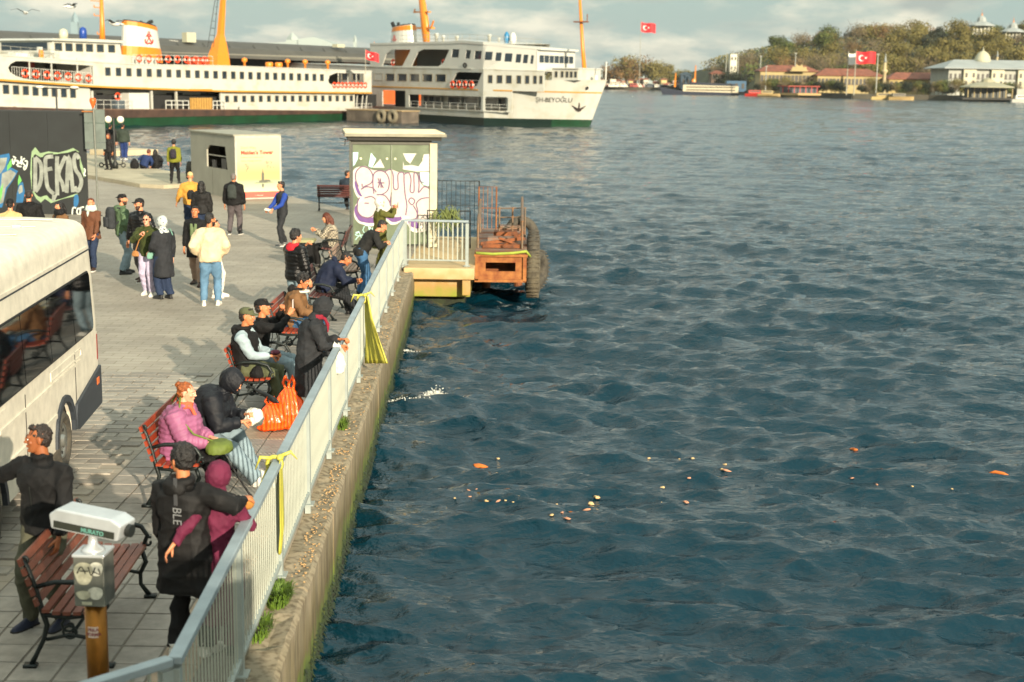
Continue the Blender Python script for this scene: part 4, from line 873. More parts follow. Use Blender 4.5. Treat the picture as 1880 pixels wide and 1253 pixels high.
def hull2(z, x):  # half width at station x in [-34, 26.1] and height z (x shrinks towards the waterline at the stem)
    f = min(max(z/5.78, 0), 1); b = hw2(min(x, 23.4))*(1-f)+hb2(x)*f; return b
xs = [-34, -28, -20, -10, 0, 6, 8.6, 10, 12, 12.2, 14, 16, 18, 20, 21.5, 23, 24.3, 25.3, 26.1]
def station(x, z):
    xm = x if x < 12 else 12+(x-12)*((23.35+(26.1-23.35)*min(max(z/5.78, -.1), 1))-12)/(26.1-12)
    f = min(max(z/5.78, 0), 1); u = (x-12)/14.1 if x > 12 else 0
    b = hw2(12+u*11.4 if x > 12 else x)*(1-f)+hb2(x)*f
    return xm, max(b, .05)
def h2rings(zs, grow=0.0, xs_=xs):
    rg_ = []
    for x in xs_:
        L1 = []; L2 = []
        for z in zs(x):
            xm, b = station(x, z); L1.append(Vector((xm, 5.5-b-grow, z))); L2.append(Vector((xm, 5.5+b+grow, z)))
        rg_.append(L1+L2[::-1])
    return rg_
MB().rings(h2rings(lambda x: (-.8, -.2, .4, 1.0), .0)).build('hull_bottom', M_bshade, F2)  # aft shade painted into the boot colour; its green is laid over the bow
MB().rings(h2rings(lambda x: (-.3, .3, .97), .03, [20, 21.5, 23, 24.3, 25.3, 26.1])).build('boot_stripe', M_grn, F2)
MB().rings(h2rings(lambda x: (1.001, 1.4, 1.75), .0, [-34, -28, -20, -10, 0, 6, 8.6, 10, 12, 13.6])).build('lower_hull', M_fw, F2)
MB().rings(h2rings(lambda x: (1.001, 1.8, 2.6, 3.4, dk2(x)), .0, [13.6]+xs[9:])).build('bow', M_fw, F2)
bays(F2, 'lower_wall', M_fw, [-34, 8.6, 13.6], lambda x: 1.75, lambda x: st2(x), .0, .12, [rr(-4.2, 1.9, 8.3, 3.55, .2), rr(8.9, 1.9, 12.9, 3.55, .3), rr(-9.4, 1.8, -4.9, 4.0, .1)])
MB().box((4.3, 2.3, 2.75), (17.5, .1, 2.2)).build('gallery_back', M_fw, F2); MB().box((4.3, 1.2, 1.85), (17.5, 2.2, .08)).box((-7.1, 1.2, 1.75), (4.6, 2.2, .08)).build('gallery_floor', MATS['deck_brown'], F2)
MB().box((-7.1, 2.2, 2.9), (4.5, .1, 2.4)).build('doorway', M_dkin, F2)
windows(F2, (-1.9, 1.6, 4.5, 7.6, 11.0), 2.85, 2.2, 1.0, 2.22, frame=M_fw2)
windows(F2, (-3.5,), 2.85, .6, 1.0, 2.22); 
railrow(F2, -4, 12.8, 1.9, .75, .12, M_fw2, 12, 2)
strip(F2, 'stripe', M_str, -34, 13.6, lambda x: st2(x)-.07, lambda x: st2(x)+.09, -.06, th=.07, n=16)
rg_ = []
for x in [13.6]+xs[9:]:
    row = []
    for z in (st2(x)-.07, st2(x)+.09):
        xm, b = station(x, z); row.append((Vector((xm, 5.5-b-.05, z)), Vector((xm, 5.5-b+.02, z))))
    rg_.append([row[0][0], row[1][0], row[1][1], row[0][1]])
MB().rings(rg_).build('bow_stripe', M_str, F2)
t2 = lambda x: lerp([(-34, 7.6), (-10, 7.0), (3, 6.9), (18, 6.72)], x)
tri = [(3.1, 4.62), (6.8, 4.62), (7.6, 4.9), (8.4, 6.45), (4.6, 6.5), (4.1, 6.3)]
bw_ = [-16.6, -14.0, -11.3, -8.6, -6.0, -3.4, -.8, 1.6]
bw_ = [1.55-2.35*i for i in range(10)]
sw = [(9.8, .75), (11.4, .95), (13.0, .95), (14.7, .75), (16.1, .7), (17.4, .6), (18.4, .5)]
bays(F2, 'saloon_wall', M_fw, [-34, -19.5, -10.3, -1.95, 2.75, 8.6, 13.9, 18.9], st2, t2, .02, .14, [tri]+[rr(x-.85, 5.28, x+.85, 6.2, .08) for x in bw_]+[rr(x-w_/2, 5.2, x+w_/2, 6.15, .08) for x, w_ in sw])
windows(F2, bw_, 5.74, 1.66, .88, .04)
for x, w_ in sw: windows(F2, (x,), 5.675, w_-.04, .9, .04)
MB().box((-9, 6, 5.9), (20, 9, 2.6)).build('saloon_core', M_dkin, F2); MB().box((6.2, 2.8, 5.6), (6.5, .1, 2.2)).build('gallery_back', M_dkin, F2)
for i in range(4): ringat(F2, 3.6+i*1.05, -.04, 4.95, 1.35)
railrow(F2, 3.2, 8.6, 4.6, .9, .12, M_fw2, 6, 2)
# fore cabin and deck
MB().plate([[(18.9, 5.6), (23.2, 5.7), (23.2, 7.0), (18.9, 7.12)]]+[rr(x-.22, 6.0, x+.22, 6.7, .05) for x in (19.6, 20.6, 21.4, 22.1, 22.8)], .12, O=(0, 2.2, 0)).build('fore_cabin_wall', M_fw, F2)
windows(F2, (19.6, 20.6, 21.4, 22.1, 22.8), 6.35, .4, .66, 2.22); MB().box((23.2, 5.5, 6.35), (.12, 6.5, 1.35)).box((21, 8.6, 6.35), (4.3, .12, 1.3)).build('fore_cabin_end', M_fw, F2)
MB().box((21.0, 5.5, 7.08), (4.8, 7.2, .10)).build('fore_cabin_roof', M_fw2, F2)
strip(F2, 'boat_deck', M_fw, -30, 18.9, lambda x: t2(x)-.05, lambda x: t2(x)+.08, -.05, th=11, n=12)
MB().plate([[(p[0], p[1]) for p in [(12.2, .6), (16, 1.3), (20, 2.6), (23, 4.4), (25.2, 5.5), (23, 6.6), (20, 8.4), (16, 9.7), (12.2, 10.4)]]], .08, O=(0, 0, 5.4), U=(1, 0, 0), W=(0, 1, 0), T=(0, 0, 1)).build('fore_deck', MATS['deck_brown'], F2)
MB().box((22.3, 5.3, 5.95), (1.6, 1.2, .6)).lathe([(.3, 5.6), (.3, 6.3)], (24.3, 5.5, 0), 8).build('windlass', M_fw2, F2)
MB().tube([(25.9, 5.5, 5.7), (25.95, 5.5, 7.9)], .10, 6).build('jackstaff', M_fw2, F2)
# third level: wheelhouse forward, open arches aft
t3 = lambda x: lerp([(-12, 9.75), (3, 9.9), (5, 9.95), (17.5, 9.25)], x)
arch1 = [(-3.9, 7.15), (1.0, 7.15), (1.9, 7.6), (2.9, 9.2), (-1.6, 9.25), (-2.7, 8.9)]; arch2 = [(-9.6, 7.15), (-5.6, 7.15), (-3.9, 9.2), (-7.6, 9.2), (-8.8, 8.6)]
o3 = [(-12, 6.95), (3, 6.9), (17.3, 6.78), (17.9, 9.2), (5, 9.95), (-12, 9.8)]
ww = [(3.9, 1.2, 0), (6.0, .8, 0), (7.6, 1.1, 0), (9.4, 1.3, 0), (11.1, 1.0, 0), (12.8, 1.3, 0), (14.5, .9, 0), (15.7, .8, 0), (16.8, .5, 0)]
wz2 = lambda x: lerp([(4, 8.75), (17, 8.05)], x)
bays(F2, 'wheelhouse_wall', M_fw2, [-12, -3.95, 3.1, 8.4, 11.85, 17.6], lambda x: lerp([(-12, 6.95), (3, 6.9), (17.3, 6.78)], x), lambda x: lerp([(-12, 9.8), (5, 9.95), (17.9, 9.2)], x), .1, .13, [arch1, [(-9.6, 7.15), (-5.6, 7.15), (-4.1, 9.0), (-4.1, 9.2), (-7.6, 9.2), (-8.8, 8.6)]]+[[(x-w_/2-.08, wz2(x)-.5), (x+w_/2-.08, wz2(x)-.52), (x+w_/2+.08, wz2(x)+.48), (x-w_/2+.08, wz2(x)+.5)] for x, w_, _ in ww])
for x, w_, _ in ww: MB().plate([[(x-w_/2-.12, wz2(x)-.55), (x+w_/2-.06, wz2(x)-.56), (x+w_/2+.1, wz2(x)+.5), (x-w_/2+.04, wz2(x)+.53)]], .04, O=(0, .16, 0)).build('window', M_win, F2)
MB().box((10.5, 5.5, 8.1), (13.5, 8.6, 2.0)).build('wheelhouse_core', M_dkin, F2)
MB().plate([[(.1, 6.8), (10.9, 6.8), (10.9, 9.2), (.1, 9.2)]], .14, O=(17.5, 0, 0), U=(0, 1, 0), T=(1, 0, 0)).build('wheelhouse_front', M_fw2, F2); [link(MB().box((0, 0, 0), (.06, 1.0, .85)).mesh('window', M_win), 'window', F2, (17.7, 1.3+i*1.4, 8.15)) for i in range(7)]
MB().rings([[Vector((x, .02, a)), Vector((x, .02, b)), Vector((x, 10.8, b)), Vector((x, 10.8, a))] for x, a, b in ((-12, 9.78, 10.0), (3, 9.9, 10.2), (5, 9.98, 10.3), (8.5, 9.78, 10.1), (12, 9.56, 9.86), (18.3, 9.2, 9.42))]).build('bridge_deck_roof', M_fw2, F2)
MB().box((-3.2, 3.6, 8.2), (8.6, .1, 2.2)).build('arch_back', MATS['gallery_grey'], F2); MB().box((1.8, 3.55, 8.1), (1.0, .1, 2.0)).build('doorway', M_dkin, F2)
MB().box((-8.2, 3.0, 8.2), (3.0, 1.2, 2.2)).build('funnel_foot', M_or, F2)
for x in (-8.2, -5.0, 1.2): ringat(F2, x, .8, 7.6, 1.3)
MB().torus((5.6, .0, 7.3), .26, .08, 'Y', 10, 5).build('porthole', M_dkin, F2)
railrow(F2, -6.5, 18, lambda x: t3(x)+.15, 1.0, .6, mat('rail_white', '97978c', .5), 20, 2)
pr = funnel(F2, -13.6, -9.3, -13.2, -9.6, 9.9, 12.2, 5.5, 1.5, .22)
MB().rings(pr).build('funnel', M_fw2, F2); ringband(pr, 0, 6, .74, .98, 1.02, M_or, F2, 'funnel_band'); ringband(pr, 0, 6, .98, 1.06, .97, M_black, F2, 'funnel_rim')
emblem(F2, -11.6, 3.95, 10.7, .5)
MB().tube([(-12.9, 5, 12.2), (-13.2, 5, 12.7)], .25, 8).tube([(-11.9, 5, 12.3), (-12.0, 5, 12.7)], .2, 8).build('exhaust_pipe', M_black, F2)
ym = mast(F2, [(-7.0, 5.5, 9.8), (-7.3, 5.5, 12.4), (-8.2, 5.5, 17)], [.42, .55, .38])
MB().box((-7.2, 5.5, 12.0), (2.8, .6, .22)).tube([(-6.2, 5.5, 12.0), (-5.7, 5.5, 12.9)], .12, 6).build('platform', M_or, ym)
MB().box((-7.9, 5.5, 14.0), (3.0, .35, .18)).tube([(-9.3, 5.5, 14.0), (-9.3, 5.5, 14.4)], .1, 6).build('yard', M_or, ym)
MB().box((-9.4, 5.2, 16.2), (2.3, .25, .3)).build('radar_bar', mat('radar_white', 'd9d8cf', .4), ym)
mast(F2, [(22.55, 5.5, 5.6), (22.0, 5.5, 9.5), (21.2, 5.5, 16.5)], [.34, .27, .18])
MB().box((21.8, 5.2, 12.6), (2.2, .6, .14)).tube([(22.8, 5.2, 12.6), (22.8, 5.2, 13.5)], .07, 5).build('fore_yard', M_rust2, F2)
for x, s_ in ((-3.0, .7), (-1.8, .55), (.6, .5), (6, .6), (9, .35)): MB().lathe([(.3*s_, 0), (.3*s_, 1.2*s_), (.5*s_, 1.4*s_), (.2, 1.7*s_)], (x, 3.5, 10.1), 10).build('deck_vent', M_fw, F2, smooth=True)
MB().ell((10.3, 3.5, 10.6), (.42, .42, .85)).build('blue_dome', mat('dome_teal', '1b6a94', .4), F2, smooth=True); MB().ell((11.4, 3.5, 10.55), (.5, .5, .8)).build('white_dome', M_fw2, F2, smooth=True)
# name, hawse pipes, anchor
ang = math.atan2(5.5-hb2(22.4)-(5.5-hb2(17)), 5.4)
xm1, b1 = station(15.9, 3.5); xm2, b2 = station(22.5, 3.5)
def on_bow(u, z, out=.05):
    x = 14+u; xm, b = station(x, z); return Vector((xm, 5.5-b-out, z))
tm = text_mesh('ŞH-BEYOĞLU', .78, 'ship_name', mat('name_black', '3c3a34', .5), .002, sx=1.25)
for v in tm.vertices:
    p = on_bow(3.1+v.co.x*.93, 3.05+v.co.y, .06); v.co = p
link(tm, 'ship_name', F2)
def bow_disc(u, z, r, mt, name):
    n = 14; c = on_bow(u, z, .03); ring = [on_bow(u+r*math.cos(2*PI*k/n), z+r*math.sin(2*PI*k/n), .07) for k in range(n)]; c2 = on_bow(u, z, .05)
    MB().add([c2]+ring, [(0, k+1, (k+1) % n+1) for k in range(n)]).build(name, mt, F2)
bow_disc(10.2, 4.75, .22, M_black, 'hawse_pipe')
me = text_mesh('C', 1.0, 'bow_mark', MATS['name_black'], .002)
for v in me.vertices: v.co = on_bow(.1+v.co.x, 4.95+v.co.y*.8, .06)
link(me, 'bow_mark', F2)
a0 = on_bow(9.9, 2.3, .12); sh_ = mat('anchor_rust', '2b1d16', .8)
av = on_bow(10.9, 2.3, .12)-a0; av.normalize()
mb = MB(); mb.tube([a0+Vector((0, 0, .9)), a0+Vector((0, 0, -.3))], .12, 6)
for sg in (-1, 1): mb.rings([[a0+av*(sg*.15)+Vector((0, -.05, -.35)), a0+av*(sg*.15)+Vector((0, -.05, .05)), a0+av*(sg*.15)+Vector((0, -.15, .05))], [a0+av*sg*1.0+Vector((0, -.05, .35)), a0+av*sg*1.0+Vector((0, -.05, .40)), a0+av*sg*1.0+Vector((0, -.1, .4))]])
mb.build('anchor', sh_, F2)
ft = mast(F2, [(-11.3, .9, 6.9), (-12.1, .9, 10.2)], [.06, .04], 'flagstaff'); 
# fit the ferry to its place: the long side runs away at 58 degrees, the forward part turns 28 degrees towards the bow
PX, PY, XB = -3.95, 176.47, 8.6
def f2map(p):
    x, y, z = p; y = y*.9
    if x < XB: a = R(-58); t = (x-XB)*1.515; z = z+max(0, z-5.6)*min(.11, .0045*(XB-x))
    else: a = R(-30); t = (x-XB)*.82
    return Vector((PX+math.cos(a)*t-math.sin(a)*y, PY+math.sin(a)*t+math.cos(a)*y, z))
def f2apply(o, top=True):
    for ch in list(o.children):
        if ch.location.length > 1e-6:
            x = ch.location.x; aft = x < XB; ring = ch.name.startswith('life_ring')
            ch.location = f2map(ch.location); ch.rotation_euler = (0, 0, R(-58 if aft else -30))
            if not ring: ch.scale = (ch.scale[0]*(1.515 if aft else .82), ch.scale[1], ch.scale[2])
        elif ch.data:
            for v in ch.data.vertices: v.co = f2map(v.co)
            f2apply(ch, False)
f2apply(F2)
# ---- floating landing stage between the ferries
ps = thing('floating_stage', 'low grey landing stage with two tyres floating between the two ferries', 'landing stage', (-17.2, 186.2, WZ), math.atan2(-.6752, .7376))
MB().box((0, 0, .75), (10.5, 3, 1.5)).build('hull', mat('stage_grey', '5b5349', .8, var=.4, scale=1), ps); MB().box((0, 0, 1.55), (10.8, 3.2, .12)).build('deck', mat('stage_deck', '93805f', .8), ps)
for x in (1.8, 3.9): MB().torus((x, -1.75, .85), .62, .30, 'Y', 16, 8).build('tyre', mat('stage_tyre', '6b6452', .9), ps, smooth=True)
# ---- Turkish flag helper: pole, cloth with crescent and star
M_flag = mat('flag_red', 'b5161f', .7, var=.12, scale=1.5); M_fwht = mat('flag_white', 'd8d8d0', .7, var=.08); M_pole = mat('flag_pole', '8f8c7c', .5, var=.1)
def flag(base, h, w_, hgt, label, red=True, pr_=.12, droop=.16, ang=0.0):
    t = thing('flagpole', label, 'flag', base, ang, 'flags on tall poles along the far shore' if h > 8 else None)
    MB().tube([(0, 0, 0), (0, 0, h)], [pr_, pr_*.6], 8).build('pole', M_pole, t)
    nu, nv = 16, 8
    def pt(u, v): return Vector((u*w_, .10*w_*math.sin(u*7.0)*u**.5, h-.04*h-(1-v)*hgt-droop*hgt*u-.06*hgt*math.sin(u*6)))
    mb = MB(); mb.v = [tuple(pt(i/nu, j/nv)) for j in range(nv+1) for i in range(nu+1)]
    mb.f = [(j*(nu+1)+i, j*(nu+1)+i+1, (j+1)*(nu+1)+i+1, (j+1)*(nu+1)+i) for j in range(nv) for i in range(nu)]
    c_ = mb.build('cloth', M_flag if red else M_fwht, t, smooth=True)
    if red:
        def lay(loop, off):
            tr = tessellate_polygon([[Vector((*p, 0)) for p in loop]]); vs = [pt(p[0]*hgt/w_, p[1])+Vector((0, off, 0)) for p in loop]; return vs, tr
        cr = [(.5+.25*math.cos(a), .5+.25*math.sin(a)) for a in np.linspace(R(38), R(322), 20)] + [(.56+.2*math.cos(a), .5+.2*math.sin(a)) for a in np.linspace(R(310), R(50), 20)]
        st_ = [(.83+(.125 if k % 2 == 0 else .05)*math.cos(PI+k*PI/5), .5+(.125 if k % 2 == 0 else .05)*math.sin(PI+k*PI/5)) for k in range(10)]
        mb = MB(); mb.add(*lay(cr, -.02*w_)); mb.build('crescent', M_fwht, c_); mb = MB(); mb.add(*lay(st_, -.02*w_)); mb.build('star', M_fwht, c_)
    else:
        mb = MB(); cr = [(.8+.2*math.cos(a), .5+.22*math.sin(a)) for a in np.linspace(0, 2*PI, 12, endpoint=False)]
        tr = tessellate_polygon([[Vector((*p, 0)) for p in cr]]); mb.add([pt(p[0]*hgt/w_, p[1])+Vector((0, -.02*w_, 0)) for p in cr], tr); mb.build('mark', mat('flag_mark', '6b7a70', .7), c_)
    return t
p = D(671, 128, 184); flag((p.x, p.y, p.z-.6), 3.2, 1.7, 1.1, 'small red flag with white crescent on the stern of the long ferry', True, .05, .5)
# ---------------------------------------------------------------- terminal hall behind the ferries
th_ = thing('terminal_hall', 'long dark roofed terminal hall with orange arcaded walls behind the ferries', 'building', (-67.5, 190, 0), math.atan2(50, 45.2))
TL = 95
rfp = [(-2.2, 7.35), (-2.0, 7.9), (-.6, 8.9), (3, 9.9), (12, 10.4), (22, 9.4), (22, 7.4)]
mb = MB()
rr_ = [[Vector((x, p[0], p[1]*(1-.0009*x) - .0)) for p in rfp] for x in np.linspace(-16, TL, 20)]
mb.rings(rr_).build('roof', mat('hall_roof', '44433d', .7, var=.25, scale=.3), th_)
for k in range(24): MB().box((-14+k*4.6, -.75, 8.62*(1-.0009*(-14+k*4.6))), (.15, 2.6, .06), M=Matrix.Rotation(.72, 4, 'X')).build('roof_seam', mat('hall_seam', '343430', .7), th_)
MB().box((TL/2-8, -1.9, 7.6), (TL+16, .25, .35)).build('eave', mat('hall_eave', '6b6a60', .6), th_)
MB().box((TL/2-8, 3.4, 3.2), (TL+14, .3, 9)).build('wall', mat('hall_orange', 'a8501c', .8, var=.15, scale=.5), th_)
MB().box((20, 3.1, 5.5), (58, .3, 4.4)).build('dark_glazing', mat('hall_dark', '1b1c1c', .4), th_)
for x in (56, 66, 76, 86): 
    w_ = MB().plate([[(x-1.5, 4.6), (x+1.5, 4.6), (x+1.5, 6.0)]+[(x+1.5*math.cos(a), 6.0+1.2*math.sin(a)) for a in np.linspace(.2, PI-.2, 8)]+[(x-1.5, 6.0)]], .2, O=(0, 2.9, 0)).build('window', mat('arch_surround', '8a8b80', .7), th_)
    MB().plate([[(x-1.0, 4.6), (x+1.0, 4.6), (x+1.0, 6.0)]+[(x+1.0*math.cos(a), 6.0+.8*math.sin(a)) for a in np.linspace(.2, PI-.2, 8)]+[(x-1.0, 6.0)]], .1, O=(0, 2.8, 0)).build('pane', M_win, w_)
for x in (52, 61, 71, 81): MB().box((x, 3.0, 5.6), (1.6, .3, 4.4)).build('door_bay', MATS['hall_dark'], th_)
for x, h in ((30.2, 1.4), (59, .5), (70, .6), (83, .5)): MB().box((x, 1, 9.3+h/2), (1.6, 1.2, h)).build('roof_vent', mat('vent_pale', 'a9a78f', .7), th_)
# ---------------------------------------------------------------- far shore
def hor(px): return 147.5+(px-940)*math.tan(ROLL)
shx = [(-2500, 1750), (-200, 1150), (40, 1010), (125, 985), (112, 700), (125, 655), (138, 590), (166, 580), (194, 548), (420, 470), (1500, 300)]
land = shx + [(3200, 2800), (-2500, 3400)]
M_land2 = mat('shore_ground', '5f5b4a', .9, var=.3, scale=.02, col2='4a4d35')
mb = MB(); mb.plate([land], -2.6, O=(0, 0, .5), U=(1, 0, 0), W=(0, 1, 0), T=(0, 0, 1)); struct(mb.build('far_shore', M_land2))
ridge = lambda x: lerp([(60, 0), (100, 5), (125, 13), (150, 19), (190, 24), (235, 27), (262, 24), (290, 27), (340, 26), (480, 20), (700, 12)], x)
def hill_h(x, y): return -3 if (x < 116 or y < 640) else .55+ridge(x)*min(1, max(0, (y-(690-.25*(x-110)))/120))**.8*(1-.5*min(1, max(0, (y-960)/300)))
mb = MB(); nx, ny = 60, 26; gx = np.linspace(60, 700, nx); gy = np.linspace(600, 1250, ny)
mb.v = [(x, y, hill_h(x, y)+(-1.0 if (i in (0, nx-1) or j in (0, ny-1)) else 0)) for j, y in enumerate(gy) for i, x in enumerate(gx)]
mb.f = [(j*nx+i, j*nx+i+1, (j+1)*nx+i+1, (j+1)*nx+i) for j in range(ny-1) for i in range(nx-1)]
struct(mb.build('hillside', mat('hill_ground', '3c3f22', .95, var=.4, scale=.05), smooth=True))
# trees
def crown_mesh(seed, w_, h, mt, n=900, leaf=.55, lobes=9, flat=1.0, tw=False):
    rg = random.Random(seed); mb = MB(); cs = []
    for i in range(lobes):
        a = rg.random()*2*PI; r_ = w_*.36*rg.random()**.5; cs.append((Vector((r_*math.cos(a), r_*math.sin(a), h*(.36+.46*rg.random()-.15*(r_/w_)))), w_*rg.uniform(.20, .32)))
    for i in range(n):
        c, r_ = cs[rg.randrange(lobes)]; d = Vector((rg.gauss(0, 1), rg.gauss(0, 1), rg.gauss(0, .8))).normalized()*r_*rg.uniform(.55, 1.08); d.z *= flat
        p = c+d; s = leaf*rg.uniform(.5, 1.3); nn = (d.normalized()+Vector((rg.gauss(0, .35), rg.gauss(0, .35), rg.gauss(0, .35)))).normalized(); u = nn.orthogonal().normalized(); v = nn.cross(u); an = rg.random()*3; u, v = u*math.cos(an)+v*math.sin(an), v*math.cos(an)-u*math.sin(an)
        mb.add([p-u*s*.5, p+v*s*.4, p+u*s*.5, p-v*s*.4], [(0, 1, 2, 3)])
    return mb.mesh('crown', mt)
def trunk_mesh(seed, h, r_, mt):
    rg = random.Random(seed); mb = MB().tube([(0, 0, -1), (rg.uniform(-.2, .2), 0, h*.3), (rg.uniform(-.4, .4), 0, h*.62)], [r_, r_*.8, r_*.45], 6)
    for i in range(6):
        a = rg.random()*2*PI; z = h*rg.uniform(.25, .5); L_ = h*rg.uniform(.25, .42)
        mb.tube([(0, 0, z), (math.cos(a)*L_*.45, math.sin(a)*L_*.45, z+L_*.6), (math.cos(a)*L_*.8, math.sin(a)*L_*.8, z+L_*1.2)], [r_*.45, r_*.25, r_*.08], 4)
    return mb.mesh('trunk', mt)
M_bark = mat('bark', '5a4f3c', .9, var=.3, scale=1)
LF = {'olive': mat('leaf_olive', '6e6330', .8, var=.5, scale=.5, col2='55501f'), 'green': mat('leaf_green', '565f22', .8, var=.5, scale=.5, col2='2c360f'), 'dark': mat('leaf_dark', '26301a', .85, var=.5, scale=.5, col2='131a0d'),
      'bare': mat('twig_grey', '7a6c50', .9, var=.3, scale=.6, col2='4f4636'), 'rust': mat('leaf_rust', '7c5e34', .8, var=.4, scale=.5, col2='4b3a1c')}
KIND = {}
for k, (w_, h, n, leaf) in {'olive': (14, 15, 1700, .85), 'green': (13, 14, 1700, .85), 'dark': (10, 13, 1500, .8), 'bare': (14, 16, 1500, .5), 'rust': (14, 14, 1500, .8)}.items():
    KIND[k] = [(crown_mesh(s+hash(k) % 1 + len(k)*7, w_, h, LF[k], n, leaf), trunk_mesh(s+3, h, .35 if k != 'bare' else .3, M_bark)) for s in range(3)]
def tree(x, y, z, k, s, label, group, rz=0):
    c, t_ = KIND[k][int(abs(x*7+y)) % 3]; o = thing('tree', label, 'tree', (x, y, z), rz, group)
    a = link(c, 'crown', o); b = link(t_, 'trunk', o); o.scale = (s, s, s*1.0); return o
rg = random.Random(21)
LB = {'olive': 'olive brown leafing tree in the wood on the far hillside', 'green': 'fresh green tree in the wood on the far hillside', 'dark': 'dark evergreen in the wood on the far hillside', 'bare': 'pale bare branched tree on the far hillside', 'rust': 'rusty brown budding tree on the far hillside'}
nT = 0
for row, (yy, stp) in enumerate(((678, 7.5), (700, 7.5), (728, 8), (760, 8), (795, 8.5), (835, 9))):
    x = 118 + row*7
    while x < 420 and nT < 285:
        xx = x+rg.uniform(-2.5, 2.5); y_ = yy+rg.uniform(-9, 9)-.08*(x-110)
        k = rg.choices(['olive', 'green', 'dark', 'bare', 'rust'], [5, 2.2, 2, 3, 2])[0]
        if hill_h(xx, y_) > 1.2:
            tree(xx, y_, hill_h(xx, y_)-.3, k, rg.uniform(.72, 1.1)*(1.0 if ridge(xx) > 12 else .8), LB[k], 'wooded hillside trees: '+k, rg.random()*6); nT += 1
        x += stp*rg.uniform(.8, 1.2)
rg2 = random.Random(9); ub = {k: MB() for k in ('olive', 'green', 'dark')}
for i in range(42000):
    x = rg2.uniform(118, 420); y_ = rg2.uniform(655, 930); z = hill_h(x, y_)
    if z < .8: continue
    s_ = rg2.uniform(.6, 1.7); pz = Vector((x, y_, z+rg2.random()*(3 if y_ < 700 else 7))); nn = Vector((rg2.gauss(0, .5), rg2.gauss(-.5, .5), rg2.gauss(.8, .4))).normalized(); u = nn.orthogonal().normalized(); v = nn.cross(u)
    kk = 'olive' if noise.noise(Vector((x*.05, y_*.03, 0))) > .05 else ('dark' if noise.noise(Vector((x*.07, y_*.05, 5))) > 0 else 'green')
    ub[kk].add([pz-u*s_*.5, pz+v*s_*.4, pz+u*s_*.5, pz-v*s_*.4], [(0, 1, 2, 3)])
for kk, m_ in ub.items(): m_.build('undergrowth', LF[kk], kind='stuff')
for px, s, k in ((1770, 1.3, 'bare'), (1800, 1.45, 'bare'), (1745, 1.15, 'bare'), (1820, 1.25, 'bare')):
    q_ = D(px, 60, 830); tree(q_.x, 830, 22, k, s, 'tall bare tree standing above the palace roofs at the crest', 'tall bare crest trees')
for px in (1838, 1852, 1868, 1880, 1893):
    q_ = D(px, 60, 780); tree(q_.x, 780, 24, 'dark', .9, 'dark pine at the crest right of the tall bare trees', 'dark pines at the crest')
# trees along the quay of the far shore
for i, px in enumerate(range(1396, 1890, 8)):
    k = ('dark', 'green', 'bare', 'dark', 'olive')[(i*7) % 5]; yb = lerp([(1396, 636), (1480, 632), (1570, 590), (1700, 582), (1890, 560)], px); q_ = D(px, 160, yb)
    if 1558 < px < 1582: continue
    tree(q_.x, yb+6, .5, k, .36+.20*((i*5) % 4)/4, 'small %s waterfront tree before the far buildings' % {'dark': 'dark', 'green': 'green', 'bare': 'bare', 'olive': 'olive brown'}[k], 'waterfront trees: '+k)
# tree clumps on the low point in the middle
for px, dist, k, s in ((1132, 1040, 'rust', 1.5), (1150, 1045, 'olive', 1.65), (1168, 1040, 'rust', 1.6), (1185, 1050, 'olive', 1.35), (1200, 1040, 'olive', 1.4), (1214, 1050, 'olive', 1.3), (1232, 1060, 'green', .95), (1250, 1060, 'olive', 1.0), (1268, 1050, 'rust', .85), (1120, 1050, 'rust', 1.1),
                       (1005, 1080, 'olive', 1.3), (1022, 1080, 'bare', 1.35), (1040, 1085, 'olive', 1.0), (980, 1080, 'green', 1.1), (1084, 1080, 'green', 1.0), (1096, 1060, 'dark', .8)):
    q_ = D(px, 150, dist); tree(q_.x, dist, .4, k, s, 'round %s tree on the low point between ferry and hill' % {'rust': 'rusty brown', 'olive': 'olive', 'green': 'green', 'bare': 'bare grey', 'dark': 'dark'}[k], 'trees on the low point: '+k)
for px in (1318, 1332, 1346, 1358, 1372, 1386): 
    q_ = D(px, 150, 770); tree(q_.x, 770, 2 if px < 1350 else 8, ('bare', 'dark', 'bare', 'olive')[px % 4], .9, 'tree at the left foot of the wooded hill', 'trees at the foot of the hill')
